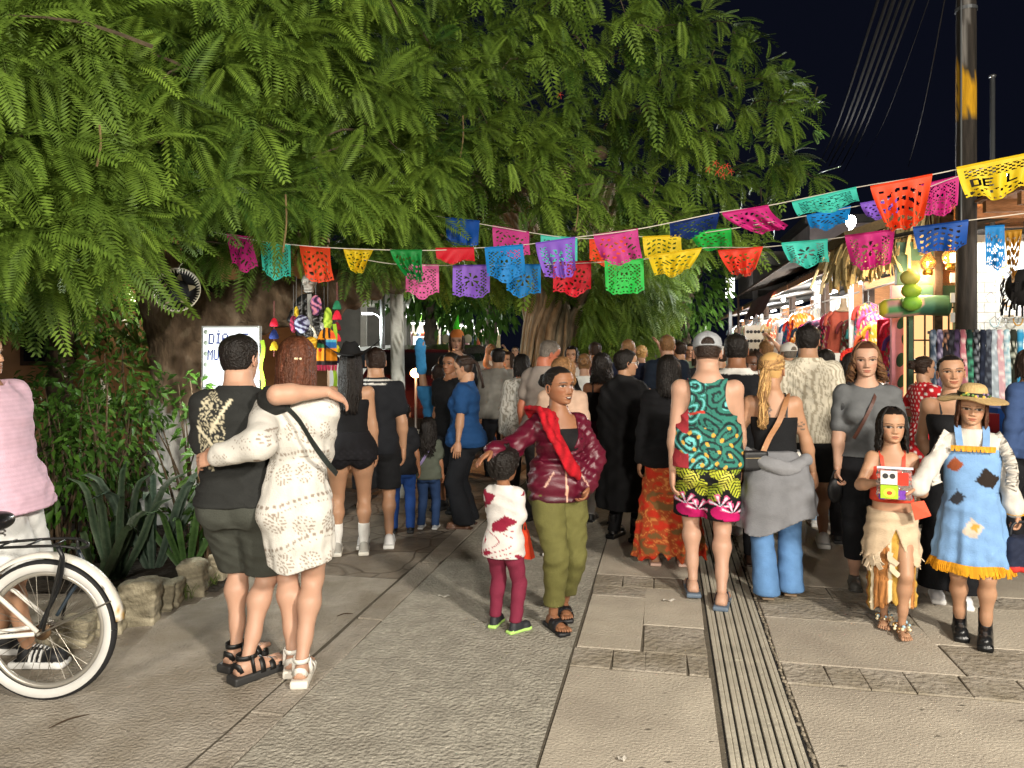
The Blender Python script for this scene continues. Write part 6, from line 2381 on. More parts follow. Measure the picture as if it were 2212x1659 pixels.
def flag(label,col,tl,tr,drop,kind='lattice',skew=(0,0),curl=.0,fold=1.0,wave=.02,seed=0,roll=0.0,res=46):
	"""tl, tr: ends of the top edge in space; drop: length; skew: how far wind carries the lower edge (right, away); fold < 1 gathers the lower edge sideways; roll winds it round the string."""
	tl,tr=np.asarray(tl),np.asarray(tr)
	nx,ny=res,int(res*1.1)
	keep=holes(nx,ny,kind,seed)
	o=(tl+tr)/2
	w=np.linalg.norm(tr-tl)
	e=(tr-tl)/w
	fw=np.array([e[1],-e[0],0])
	u,v=np.meshgrid(np.linspace(0,1,nx+1),np.linspace(0,1,ny+1),indexing='ij')
	gat=1-(1-fold)*v**1.2
	x=(u-.5)*w*gat+skew[0]*v**1.5
	ang=roll*v
	dz=-drop*(np.sin(ang)/max(roll,1e-4)if roll>.01 else v)
	dy=drop*((1-np.cos(ang))/max(roll,1e-4)if roll>.01 else 0*v)+skew[1]*v**1.4
	dy=dy+wave*v*np.sin(u*7+seed+2*v)+.5*wave*np.sin(u*17+5*v+2*seed)*v+(1-fold)*.10*np.sin(u*19+seed)*v+curl*(u-.3)**2*v
	dz=dz+.015*v*np.sin(u*9+seed)
	pos=np.array([0,0,0])+x[...,None]*e+dy[...,None]*fw*-1+dz[...,None]*np.array([0,0,1.0])
	V=pos.reshape(-1,3)
	I,J=np.nonzero(keep)
	idx=lambda i,j:i*(ny+1)+j
	F=np.stack([idx(I,J),idx(I,J+1),idx(I+1,J+1),idx(I+1,J)],1)
	used,inv=np.unique(F,return_inverse=True)
	me=mesh_from('paper_flag',V[used],inv.reshape(F.shape).astype(np.int32),np.tile(lin(PC[col]),(len(used),1)),smooth=True)
	ob=part('paper_flag',me,paper_m)
	ob.location=tuple(o)
	tag(ob,label,'paper flag','cut-paper flags on the strings')
	hm=MB()
	hm.tube([tl-o,tr-o],.006,5,lin(PC[col]))
	hm.build('hem',paper_m,ob)
	return ob
FL=[('magenta flag half hidden by fronds, left end of the string','magenta',(490,505,6.4),(545,512,6.3),78,'sparse',(.02,.05),1,0),('turquoise flag with cut-out skull beside the half hidden magenta flag','turquoise',(562,521,6.2),(627,530,6.2),80,'lattice',(.01,.02),.95,0),('bright orange flag above the hanging skeleton','orange',(647,531,6.2),(713,536,6.1),80,'stripes',(.05,.03),.92,0),('yellow flag folded into a triangle','yellow',(742,539,6.1),(806,540,6.1),52,'sparse',(-.01,.03),.25,0),('dark green flag blown to a point over the pink flag','green',(843,541,6.0),(912,541,6.0),72,'sparse',(.10,.03),.35,0),('pink flag below the pointed dark green flag','pink',(876,572,6.2),(948,573,6.2),74,'lattice',(.0,.0),1,0),('red flag rolled up short on the string','red',(941,537,6.0),(1024,536,6.0),32,'none',(.01,.01),1.0,0),('plain dark blue flag high against the leaves','blue',(962,470,6.8),(1036,478,6.7),60,'none',(-.01,.03),.9,0),('lavender flag between the pink flag and the two blue flags','lavender',(978,574,6.2),(1058,573,6.2),74,'flower',(.0,.0),1,0),('magenta flag behind the upper sky blue flag','rose',(1064,488,6.7),(1143,502,6.6),62,'sparse',(.0,.02),1,0),('sky blue lattice flag overlapping the magenta flag','sky',(1047,536,5.9),(1130,529,5.8),78,'lattice',(.02,.02),1,0),('sky blue flag hanging lowest before the fig tree','sky',(1094,572,6.1),(1168,572,6.1),72,'flower',(.0,.0),1,0),('turquoise flag hidden behind the lavender one','turquoise',(1168,508,6.6),(1247,515,6.6),66,'lattice',(.0,.0),1,0),('large lavender flag in front of the turquoise and red ones','lavender',(1157,526,5.7),(1243,513,5.6),88,'flower',(.05,.04),.7,0),('red flag peeping out below the large lavender flag','red',(1195,567,6.1),(1277,565,6.1),76,'sparse',(.0,.0),1,0),('orange flag hidden behind the large magenta flag','orange',(1273,518,6.6),(1352,512,6.5),60,'sparse',(.0,.0),1,0),('large magenta flag blown up above the bright green flag','rose',(1282,508,5.6),(1378,495,5.5),72,'sparse',(.06,.05),.88,0),('bright green lattice flag with cut-out skull, lowest at the centre','lime',(1306,562,6.0),(1390,560,6.0),80,'lattice',(.01,.0),1,0),('upper yellow flag of the overlapping pair','yellow',(1388,512,6.4),(1471,508,6.3),52,'stripes',(.02,.02),.95,0),('lower yellow flag, twisted, of the overlapping pair','yellow',(1400,553,5.9),(1516,536,5.8),52,'sparse',(-.03,.05),.55,0),('dark blue flag blown flat against the leaves','navy',(1446,484,5.6),(1554,459,5.5),36,'sparse',(-.02,.10),.9,0),('bright green blurred flag right of the yellow pair','lime',(1490,502,6.2),(1580,494,6.1),40,'sparse',(.04,.12),.8,0),('magenta flag blown sideways with a ragged tip','magenta',(1560,461,5.4),(1660,444,5.3),56,'sparse',(.22,.12),.75,0),('coral red flag tapering to a drop','coral',(1551,542,5.8),(1648,534,5.7),62,'sparse',(.03,.02),.38,0),('long turquoise flag rolled along the string','turquoise',(1711,438,5.2),(1850,405,5.0),36,'lattice',(.03,.05),.95,0),('sky blue flag tucked below the rolled turquoise flag','sky',(1742,466,6.4),(1838,446,6.3),36,'sparse',(.02,.12),.8,0),('dim lavender flag between turquoise and big orange flags','lavender',(1858,440,6.2),(1938,426,6.1),38,'sparse',(.05,.10),.8,0),('big orange flag nearest the wooden pole','orange',(1880,404,4.8),(2014,377,4.7),112,'stripes',(.03,.05),.5,0),('magenta lattice flag right in front of the wooden pole','magenta',(1990,400,6.3),(2072,380,6.2),80,'lattice',(.0,.0),.9,0),('yellow flag with cut-out letters at the right edge','yellow',(2066,363,4.6),(2230,330,4.45),84,'text',(.02,.03),.72,0),('turquoise flag with flowers left of the lower magenta flag','turquoise',(1688,526,5.5),(1788,517,5.4),56,'flower',(.05,.04),.8,0),('lower magenta flag with a pointed tail above the thatch','magenta',(1825,510,5.3),(1933,496,5.2),82,'flower',(.02,.04),.7,0),('wide blue flag against the white facade','blue',(1972,492,5.1),(2092,476,5.0),62,'stripes',(.02,.06),.85,0),('narrow blue flag hanging right of the wooden pole','sky',(2128,490,5.6),(2170,487,5.55),98,'sparse',(.01,.02),1.0,0),('mustard flag twisted into a strip at the right edge','mustard',(2170,500,5.6),(2208,497,5.55),112,'stripes',(.0,.02),.3,0),]
for i,(lab,col,a,b2,dr_,kd,sk,fo,ro)in enumerate(FL):
	d=(a[2]+b2[2])/2
	flag(lab,col,P(*a),P(*b2),dr_/FOC*d,kd,sk,fold=fo,seed=i*1.3,wave=.02,res=44)
STR=[('highest string of flags from the leaves to the right edge',[(455,500,6.5),(562,520,6.2),(713,535,6.1),(912,541,6.0),(1024,536,6.0),(1130,529,5.8),(1243,513,5.6),(1378,495,5.5),(1554,459,5.5),(1660,444,5.3),(1850,405,5.0),(2014,377,4.7),(2230,330,4.45)]),('lower string of flags passing before the thatch',[(780,560,6.3),(876,572,6.2),(1058,573,6.2),(1168,572,6.1),(1390,560,6.0),(1516,536,5.8),(1648,534,5.7),(1788,517,5.4),(1933,496,5.2),(2092,476,5.0),(2300,450,4.8)]),('rear string of flags passing through the leaves',[(880,455,6.9),(962,470,6.8),(1143,502,6.6),(1247,515,6.6),(1352,512,6.5),(1471,508,6.3),(1580,494,6.1),(1742,466,6.4),(1938,426,6.1),(2072,380,6.2),(2200,340,6.2)])]
for lab,pts in STR:
	b_=MB()
	b_.tube(smooth_curve([P(*p)for p in pts],80),.0035,5)
	tag(b_.build('flag_string',mat('twine',lin('#b8b2a6'),rough=.8),smooth=True),lab,'string','strings of the paper flags')
# ---------------------------------------------------------------- lit sign, sombrero, hanging skeleton and trinkets on the left
sg=thing('lit_sign','glaring white hand-lettered sign DIA DE MUERTOS on the tree trunk','sign',P(497,772,6.35),-.12)
b_=MB()
b_.box((0,.03,0),(.50,.05,.52))
b_.build('frame',mat('sign_frame',lin('#8f9290'),rough=.6),sg)
b_=MB()
b_.box((0.004,-.004,0),(.465,.012,.49))
b_.build('panel',glow('sign_panel',(.97,1.0,.98),1.25),sg)
ink=mat('sign_ink',mode='attr',rough=.6)
blue=lin('#1a2450')
for txt,x0,z0,sx,sz in(('DIA DE',-.175,.19,.0098,.0125),('MUERTOS',-.185,.055,.0089,.0125)):
	for ci,chh in enumerate(txt):
		if chh==' ':
			continue
		let=MB()
		bm=bitmap(chh)
		dz=.004*math.sin(5*ci+x0*90)
		for r_ in range(7):
			for c_ in range(5):
				if bm[r_,c_]:
					let.box((x0+sx*(c_+6*ci)+.0006*(3-r_),-.0125,z0-sz*r_+dz),(sx*1.02,.006,sz*1.02),blue)
		if chh=='I':
			let.box((x0+sx*(2.6+6*ci),-.0125,z0+.023+dz),(.008,.006,.018),blue)
		let.build('letter',ink,sg)
b_=MB()
for k in range(5):
	b_.ball((-.205,-.014,.21-.09*k),(.018,.004,.02),lin('#6a7268'),9,5)
b_.build('ornament',mat('sign_ink'),sg,smooth=True)
fl_=thing('floodlight','small floodlight glaring at the foot of the lettered sign','floodlight',P(500,826,6.2),0)
b_=MB()
b_.ball((0,0,0),(.055,.03,.05),n=12,m=8)
b_.build('lamp_face',glow('flood_white',(.95,1,.95),30),fl_,smooth=True)
b_=MB()
b_.tube([(0,.03,-.05),(0,.04,-1.36)],.02,6)
b_.build('stand',blackm,fl_)
light('floodlight_light','POINT',tuple(P(500,820,6.05)),38,(.95,1.0,.95),.06)
b_=MB()
b_.box((0,0,0),(.045,.04,1.0))
o=b_.build('sign_post',mat('white_mast'))
o.location=tuple(P(441,940,6.6))
tag(o,'thin white post below the lettered sign by the man\'s shoulder','post')
so=thing('sombrero','black sombrero with white tooth trim hanging on the tree limb','hat',P(384,628,6.5),0)
so.rotation_euler=(R(78),R(8),.15)
b_=MB()
prof=[(0,.13),(.04,.128),(.065,.10),(.08,.04),(.09,0),(.13,-.008),(.165,0),(.185,.02),(.188,.03),(.183,.026),(.16,.004),(.12,-.016),(0,-.02)]
b_.lathe(prof,n=40,c_=lin('#0d0c0e'))
b_.build('felt',mat('black_felt',mode='attr',rough=.9),so,smooth=True)
b_=MB()
for k in range(46):
	a=k/46*2*PI
	rr=np.array([math.cos(a),math.sin(a),0])
	tt=np.array([-math.sin(a),math.cos(a),0])
	p0_=rr*.186+np.array([0,0,.034])
	b_.add([p0_-tt*.010,p0_+tt*.010,rr*.150+np.array([0,0,.008])],[(0,1,2)],lin('#cfc9bb'))
b_.add(*band([np.array([.188*math.cos(a),.188*math.sin(a),.034])for a in np.linspace(0,2*PI,49)],.006,.006),lin('#b9b09c'))
b_.build('tooth_trim',clothm,so)
b_=MB()
for k in range(5):
	a=k/5*2*PI+.4
	rr,tt=np.array([math.cos(a),math.sin(a),0]),np.array([-math.sin(a),math.cos(a),0])
	q=np.array([0,0,.006])
	b_.add([rr*.09-tt*.03+q,rr*.09+tt*.03+q,rr*.135+tt*.012+q*.3,rr*.15+q*.5,rr*.135-tt*.012+q*.3],[(0,1,2,3,4)],lin('#8d8168'))
b_.build('embroidery',clothm,so)
for o in so.children:
	pass
b_=MB()
b_.tube(smooth_curve([P(384,590,6.5),P(392,570,6.5),P(440,530,6.8)],7),.004,4)
tag(b_.build('string_loop',mat('twine')),'cord holding the black sombrero','cord')
sk=thing('hanging_skeleton','hanging skeleton doll with grey skull and black cloak below the orange flag','skeleton figure',P(668,610,6.4),.1)
def skullx(D,X,Y,Z):
	for sd in(1,-1):
		D=np.maximum(D,-(np.sqrt(((X-sd*.024)/1.0)**2+(Y+.06)**2*.5+((Z+.005)/1.0)**2)-.019))
	D=np.maximum(D,-(np.sqrt((X/.8)**2+(Y+.07)**2*.5+((Z+.038)/1.2)**2)-.011))
	D=np.maximum(D,-(np.maximum(np.abs(Z+.066)-.003,Y+.02)))
	return D
part('skull',solid([_ell((0,.01,.012),(.062,.075,.066)),_box((0,-.02,-.055),(.038,.04,.032),.015)],h=.006,k=.02,extra=skullx,color=lin('#98958f'),name='skull'),mat('bone',mode='attr',rough=.6,var=.12),sk)
cl_rows=[(-.62,0,0,.13,.06),(-.45,0,0,.12,.06),(-.25,0,0,.10,.055),(-.12,0,0,.085,.05),(-.09,0,0,.03,.03)]
part('cloak',solid([_rings(cl_rows,(7,.12,.3)),_cap((.06,0,-.14),(.15,-.02,-.34),.035,.045),_cap((-.06,0,-.14),(-.13,-.03,-.3),.035,.045)],h=.009,k=.02,disp=.012,fs=2,color=lin('#121212'),name='cloak'),mat('black_satin',mode='attr',rough=.4,var=.1),sk)
b_=MB()
b_.add(*band([(0.01,-.055,-.10),(.015,-.07,-.25),(.02,-.07,-.40)],.035,.004,(1,0,0)),lin('#7c7c78'))
b_.build('tie',clothm,sk)
b_=MB()
b_.tube(smooth_curve([(-.10,-.05,-.26),(-.05,-.08,-.32),(.03,-.08,-.37),(.06,-.08,-.42)],9),.010,6,lin('#c4bfb0'))
for k in range(4):
	b_.tube([(.055,-.08,-.41),(.05+.012*k,-.085,-.47)],.004,5,lin('#c4bfb0'))
b_.build('arm_bone',mat('bone'),sk,smooth=True)
b_=MB()
b_.tube([(0,0,.07),(.01,0,.5)],.004,4)
b_.build('cord',blackm,sk)
tr=[('purple and pink swirl paper ornament on the skeleton\'s chest',(682,660,6.28),(.045,.02,.085),['#7a4a80','#c07a8a','#241a2c']),('violet and white swirl ornament left below the skeleton',(652,700,6.25),(.06,.03,.075),['#3a2f5c','#9aa0b8','#1d1a2c']),('yellow paper flower ornament below the skeleton',(672,742,6.2),(.055,.04,.055),['#c79a1c','#a87a14','#d8b840']),('tiny red bead ball beside the yellow flower ornament',(691,756,6.2),(.018,.018,.02),['#c01828','#8a1020','#d02838']),('lime paper leaf ornament right of the skeleton',(708,690,6.3),(.035,.02,.10),['#8aa82c','#a8c044','#6d8a24']),('white paper ornament behind the lime leaf',(700,700,6.38),(.045,.02,.09),['#a8a8a0','#c8c8c0','#8a8a84']),('dark pink ornament left of the violet swirl',(634,700,6.3),(.03,.02,.07),['#7a1f3c','#9a2f4c','#4a1424']),('yellow ornament left of the skeleton\'s arm',(640,680,6.33),(.02,.015,.07),['#b89a24','#8a7418','#d0b438'])]
for i,(lab,p,r_,cols)in enumerate(tr):
	b_=MB()
	b_.ball((0,0,0),r_,lin(cols[0]),28,20)
	V_=b_.V[0]
	f=np.sin(V_[:,0]/r_[0]*4+5*np.sin(V_[:,2]/r_[2]*3+i))
	k=1+.12*np.sin(9*np.arctan2(V_[:,1],V_[:,0]))
	V_[:,0]*=k
	c=np.tile(lin(cols[0]),(len(V_),1))
	c[f>.3]=lin(cols[1])
	c[f<-.5]=lin(cols[2])
	b_.C[0]=c
	b_.tube([(0,0,r_[2]),(0,0,r_[2]+.25)],.003,4,lin('#555'[0:1]+'555555'))
	o=b_.build('paper_ornament',clothm,smooth=True)
	o.location=tuple(P(*p))
	tag(o,lab,'ornament','paper ornaments round the skeleton')
for i,(x,y0,y1,d,lab,items)in enumerate(((728,610,790,6.3,'string of felt bells, green red crimson red yellow and navy, right of the skeleton',[(660,'#1f6a4a',.034),(682,'#c01c34',.036),(706,'#6d0f22',.032),(730,'#d03040',.032),(755,'#c2b828',.03),(778,'#1a2050',.026)]),(592,650,770,6.3,'short string of red, blue and yellow felt bells above the auburn hair',[(697,'#b81830',.032),(723,'#16265a',.036),(748,'#b89a20',.034)]))):
	t=thing('bell_string',lab,'garland',P(x,y0,d),0,'strings of felt bells')
	b_=MB()
	b_.tube([(0,0,0),(0,0,(P(x,y1,d)-P(x,y0,d))[2])],.003,4,lin('#7a4a4a'))
	b_.build('cord',clothm,t)
	for(y,c,r_)in items:
		b_=MB()
		z=(P(x,y,d)-P(x,y0,d))[2]
		b_.lathe([(0,z+r_*1.3),(r_*.5,z+r_),(r_*.95,z),(r_*1.1,z-r_*.8),(r_*.9,z-r_*.95),(0,z-r_*.8)],n=14,c_=lin(c))
		b_.build('felt_bell',clothm,t,smooth=True)
sp_=thing('mini_sarape','small striped sarape in orange, blue, green and black hanging right of the auburn hair','sarape',P(706,708,6.2),.05)
n,m=24,30
V_=[]
for i in range(m+1):
	u=i/m
	hw=np.interp(u,[0,.12,.3,1],[.02,.055,.075,.085])
	for j in range(n+1):
		v=j/n*2-1
		V_.append((hw*v,-.02*(1-v*v)+.006*math.sin(9*v),-.30*u))
F_=[(i*(n+1)+j,i*(n+1)+j+1,(i+1)*(n+1)+j+1,(i+1)*(n+1)+j)for i in range(m)for j in range(n)]
V_=np.array(V_)
u=-V_[:,2]/.30
cs=np.tile(lin('#d9861a'),(len(V_),1))
cs[(u>.30)&(u<.56)&(V_[:,0]>-.01)]=lin('#1f5a94')
cs[(u>.30)&(u<.40)&(V_[:,0]>-.01)]=lin('#4aa0b8')
cs[(u>.33)&(u<.56)&(V_[:,0]<=-.01)]=lin('#1f5a34')
cs[(u>.33)&(u<.42)&(V_[:,0]<=-.01)]=lin('#141414')
cs[(u>.88)]=lin('#1c1214')
cs[(u>.12)&(u<.3)&(V_[:,0]>.02)]=lin('#d2502c')
cs[(np.abs(np.abs(V_[:,0])-.022)<.010)&(u<.28)]=lin('#161414')
cs[(np.abs(V_[:,0]+.01)<.004)]=lin('#161414')
part('woven_cloth',mesh_from('woven_cloth',V_,F_,cs),clothm,sp_)
b_=MB()
for j in range(14):
	x=-.08+.16*j/13
	b_.add(*band([(x,-.01,-.30),(x+rng.normal(0,.004),-.012,-.345)],.010,.003,(1,0,0)),lin('#8a1f3c')*rng.uniform(.7,1.3))
tag(b_.build('tassels',clothm,sp_),kind='stuff')
for i,(x,y0,y1,lab)in enumerate(((722,700,860,'long lime paper streamer right of the striped sarape'),(566,735,860,'lime paper streamer between the two embracing heads'))):
	d=6.25
	b_=MB()
	pts=[P(x+3*math.sin(k*1.3),y0+(y1-y0)*k/8,d+.01*math.cos(k*1.9))for k in range(9)]
	b_.add(*band(smooth_curve(pts,24),.03,.002,(1,.3,0)),lin('#86ab2c'))
	o=b_.build('paper_streamer',clothm)
	tag(o,lab,'streamer','lime paper streamers')
# ---------------------------------------------------------------- the people one can tell apart
PI=math.pi
def LP(base,yaw,x,y,dd=0.0):
	"""a point of the photographed place (2212-wide picture column / row, depth of the figure + dd) in the figure's own frame"""
	p=P(x,y,base[1]+dd)
	d=p[:2]-base[:2]
	return np.array([d[0]*math.cos(yaw)+d[1]*math.sin(yaw),-d[0]*math.sin(yaw)+d[1]*math.cos(yaw),p[2]])
def n3(x,y,z,k,seed=0):
	return(np.sin(k*x+1.7*np.sin(k*.7*y+seed)+seed)*np.sin(k*1.1*z+1.3*np.sin(k*.6*x+2*seed)+2.1*seed)+np.sin(k*.8*y+1.9*np.sin(k*.9*z)+seed*3))*.5
def flat(c):
	c=lin(c)if isinstance(c,str)else np.asarray(c)
	return lambda x,y,z:np.tile(c,(len(x),1))
def mixc(base,*layers):
	"""layers: (mask, colour)"""
	out=np.array(base,float)
	for m,c in layers:
		out[m]=lin(c)if isinstance(c,str)else c
	return out
# --- man in dark tee with arm round the woman in white
b=G(512,1462)
yw=.05
man=Person('man in dark grey tee and shorts seen from behind with arm round woman in white',b,yw,1.755,'m','fair',wk=1.0,feet={1:(.065,-.04,.043),-1:(-.04,.12,.043)},foot_yaw=(.75,.5),hands={1:LP(b,yw,708,846,-.10),-1:LP(b,yw,462,1135,.12)},elbow={1:(.2,-1.0,.25),-1:(-.6,-.6,0)},head=(.32,-.08,-.05),palm={1:{'n':(0,.6,-1),'dir':(.8,.75,-.5)}},lean=(.015,.01),voxel=.012)
man.body('black',1,'bare',hairline=.82)
man.cap_hair('black',puff=.03,bump=.008)
def tee_print(x,y,z):
	c=np.tile(lin('#232423'),(len(x),1))
	u,v=x+.10,z-1.29
	sx=(y<0)
	a=np.sin(150*u+25*np.sin(31*v)+20*np.sin(47*u))*np.sin(90*v+18*np.sin(63*u+40*v))
	k=((u/.075)**2+((v+.02)/.20)**2<1)
	m=sx&k&(a>.12)
	c[m]=lin('#b3ab92')
	r1=sx&(np.abs(u*.9-(v-.0)*.55-.012)<.009)&(v>-.03)&(v<.14)
	r2=sx&(np.abs(u*.9+(v+.08)*.9)<.009)&(np.abs(u)<.08)
	c[r1|r2]=lin('#c8c0a6')
	return c
man.tee(tee_print,sleeve=.60,hem=.51,g=.015,name='tee_shirt',disp=.013,fs=1.3,h=.009,loose=1.12,hemfl=.02)
man.trousers(flat('#3c3e38'),end=.285,top=.53,g=.014,name='shorts',loose=1.0,flare=1.03,disp=.008)
man.shoes('sandal','#161616','#2b2b2b',name='sandal')
# --- woman in white dress
b=G(640,1470)
yw=.16
wom=Person('woman in white eyelet dress with auburn hair seen from behind in man\'s embrace',b,yw,1.74,'f','fair',wk=.96,hipk=.98,feet={1:(.03,-.03,.041),-1:(-.03,.10,.041)},foot_yaw=(.08,-.05),hands={-1:LP(b,yw,466,985,-.20),1:(-.06,.30,1.22)},elbow={-1:(.1,-1.0,-.55),1:(.0,.3,-1)},head=(-.15,.0,.03),legr=1.0,voxel=.012,curl={-1:.5})
wom.body('auburn',1,'bare')
wom.long_hair('auburn',1.28,n=230,az=(.9,5.38),wave=.018,back=-.06,width=.04,col2='brown',splay=1.35,jitter=.018,vol=1.06)
mbh=MB()
for k in(-1,0,1):
	mbh.ball(wom.hpt((k*.055,-.505,.55)),.0085,lin('#cdbf9a'),8,6)
mbh.build('hair_clip',mat('clip',mode='attr',rough=.3),wom.root)
def eyelet(x,y,z):
	c=np.tile(lin('#c2bfb8'),(len(x),1))
	th=np.arctan2(x,-y)
	u=th*.165
	hole=np.zeros(len(x),bool)
	for zr,ph in((1.26,.1),(1.06,-.06),(.82,.05),(.63,-.04)):
		for k in range(-4,5):
			du,dv=u-ph-k*.125,z-zr-.012*(k%2)
			rr=np.hypot(du,dv)
			an=np.arctan2(dv,du)
			for r0,num in((.014,5),(.029,10),(.044,15)):
				hole|=(np.abs(rr-r0)<.0052)&(np.cos(an*num)>.25)
	for zr,sl in((1.165,.0),(.935,.03),(.735,.055),(.565,.03)):
		q=z-zr-sl*np.sin(th)-.008*np.sin(3*th)
		hole|=(np.abs(q)<.0075)&(np.sin(u*2*PI/.030)>-.2)
		hole|=(np.abs(q+.030)<.003)&(np.sin(u*2*PI/.013)>.2)
	slv_=(z>1.02)&(np.abs(x)>.165)
	fine=(np.sin(x*330)*np.sin(z*330)>.72)&(np.sin(x*31+2)*np.sin(z*37)>.1)
	hole=np.where(slv_,fine,hole)
	c[hole]=lin('#877c71')
	return c
U=wom.U
pr=[]
for sd in(1,-1):
	sh,e,w_=wom.sh[sd],wom.elb[sd],wom.wr[sd]
	pr+=[_cap(sh,e,.036*U,.040*U),_cap(e,e+(w_-e)*.93,.041*U,.028*U)]
r=wom.rows
drs=[(z,cx,cy,a,bb)for z,cx,cy,a,bb in r if z>wom.zf(.62)]
hz=.50
drs+=[(z,cx,-.012,a,d)for z,cx,a,d in((.46,.03,.120,.105),(.56,.03,.145,.125),(.72,.02,.158,.135),(.86,.01,.158,.135),(.98,.0,.148,.122),(1.06,.0,.135,.11))]
dr_clip=lambda X,Y,Z:np.maximum(np.maximum(.575+.05*np.abs(X/.17)**1.5+.012*np.sin(22*X)-Z,Z-wom.zf(.852)),.058*U-np.sqrt((X-wom.at(.845)[0])**2+(Y-wom.at(.845)[1]-.02)**2+(Z-wom.zf(.862))**2))
wom.wear('dress','',.010,eyelet,dr_clip,.011,.9,.0078,.022,[_rings(drs,(9,.035,.3))]+wom.P['glutes']+pr,rough=.9)
wom.shoes('sandal','#d9d6ce','#d2cdc2',name='sandal')
ln=[wom.at(.80)+v for v in((-.05,-.135,.03),(.03,-.165,-.05),(.10,-.19,-.16),(.165,-.165,-.26),(.205,-.08,-.33))]
wom.strip('bag_strap',ln,.026,.006,'#1d2321',up=(0,-.3,1))
mbh=MB()
wv=wom.wr[-1]
V_,F_=tube([wv+np.array([0.004*math.cos(t),.028*math.cos(t),.028*math.sin(t)])for t in np.linspace(0,2*PI,15)],.005,6,cap=False)
mbh.add(V_,F_,lin('#cfc9bd'))
mbh.build('bracelet',mat('clip',mode='attr',rough=.3),wom.root,smooth=True)
# --- woman in burgundy jacket
b=G(1206,1342)
yw=PI+.30
bur=Person('woman in burgundy satin bomber jacket and olive trousers striding with arm stretched out',b,yw,1.57,'f','brown',wk=.98,hipk=1.0,feet={1:(.07,.10,.028),-1:(-.075,-.09,.028)},hh=.234,foot_yaw=(-.1,.25),hands={1:LP(b,yw,1062,975,-.22),-1:LP(b,yw,1268,1052,-.08)},elbow={1:(.4,-.6,-.8),-1:(-1,-.6,.1)},head=(-.38,-.02,.02),voxel=.011,palm={1:{'n':(-.2,.2,-1),'dir':LP(b,yw,1022,1003,-.30)-LP(b,yw,1062,975,-.22)},-1:(1,.2,0)},curl={1:.22,-1:.5},legr=1.0,bust=1.05)
bur.body('black',2,'bare',mouth='open',smile=.5,hairline=.82)
bur.long_hair('black',n=120,gather=(0,-.50,.60),az=(1.25,5.03),width=.035,vol=1.0)
bur.bun('black',(0,-.57,.58),.15)
bz=bur.at(.84)
def jk(x,y,z):
	c=np.tile(lin('#500b21'),(len(x),1))
	rib=(z<bur.zf(.515))|(z>bur.zf(.842))
	c[rib]=lin('#3e081a')
	zip_=(np.abs(x-bz[0]-.018*np.sin(3*(z-.8)))<.006)&(y>0)&(z<bur.zf(.80))
	c[zip_]=lin('#c79d86')
	for sd in(1,-1):
		pk=(y>0)&(np.abs((x-sd*.105)+sd*(z-bur.zf(.585))*.55)<.005)&(np.abs(z-bur.zf(.585))<.045)
		c[pk]=lin('#b08a7a')
	return c
Ub=bur.U
jclip=lambda X,Y,Z:np.maximum(np.maximum(bur.zf(.49)-Z,Z-bur.zf(.862)),np.minimum(.06*Ub-np.abs(X-bz[0])*1.0-np.maximum(0,bur.zf(.775)-Z)*.45,Y-bz[1]+.01))
pr=[]
for sd in(1,-1):
	sh,e,w_=bur.sh[sd],bur.elb[sd],bur.wr[sd]
	pr+=[_cap(sh,e,.031*Ub,.034*Ub),_cap(e,e+(w_-e)*.80,.034*Ub,.030*Ub),_cap(e+(w_-e)*.8,e+(w_-e)*.93,.022*Ub,.018*Ub)]
bur.wear('bomber_jacket','torso bust',.014,jk,jclip,.012,1.9,.0085,.024,pr+[_rings([(bur.zf(.50),0,.0,.100*Ub,.080*Ub),(bur.zf(.56),0,.01,.110*Ub,.086*Ub),(bur.zf(.64),0,.01,.100*Ub,.078*Ub)])],rough=.38,mname='satin',spec=.45,sheen=0,bump=.15)
bur.wear('camisole','torso bust',.008,flat('#121113'),lambda X,Y,Z:np.maximum(Z-bur.zf(.775)-.0*X,bur.zf(.5)-Z),.002,h=.011)
olive=lambda x,y,z:np.tile(lin('#5c5a31'),(len(x),1))*(1-.25*(np.abs(x)<.004)[:,None])
bur.trousers(olive,end=.075,top=.56,g=.016,loose=1.02,name='trousers',disp=.010,fs=1.4,flare=.92)
sc_pts=[bur.at(.84)+v for v in((.10,-.14,-.06),(.13,-.06,.005),(.10,.07,.0),(.085,.125,-.10),(.045,.17,-.20),(.0,.185,-.30),(-.02,.18,-.36))]
pts=smooth_curve(sc_pts,18)
wdt=np.interp(np.linspace(0,1,18),[0,.2,.5,.85,1],[.06,.075,.065,.07,.05])
spr=[]
for q in np.linspace(-1,1,6):
	for j in range(17):
		sd0,sd1=(np.array([math.cos(.3*k_/17),.25*(k_>6),.55 if k_>5 else .25])for k_ in(j,j+1))
		wob=.008*math.sin(3*q+.7*j)
		spr.append(_cap(pts[j]+sd0*q*wdt[j]*.8+np.array([0,wob,0]),pts[j+1]+sd1*q*wdt[j+1]*.8+np.array([0,wob,0]),.0125+.006*math.sin(5*q+.4*j),.0125+.006*math.sin(5*q+.4*j+.4)))
bur.wear('scarf','',0,lambda x,y,z:np.tile(lin('#a30d1c'),(len(x),1))*(.85+.2*np.sin(90*x+30*z))[:,None],None,.005,2.0,.0075,.008,spr,rough=.7)
bur.shoes('slide','#141418','#18181b',name='sandal')
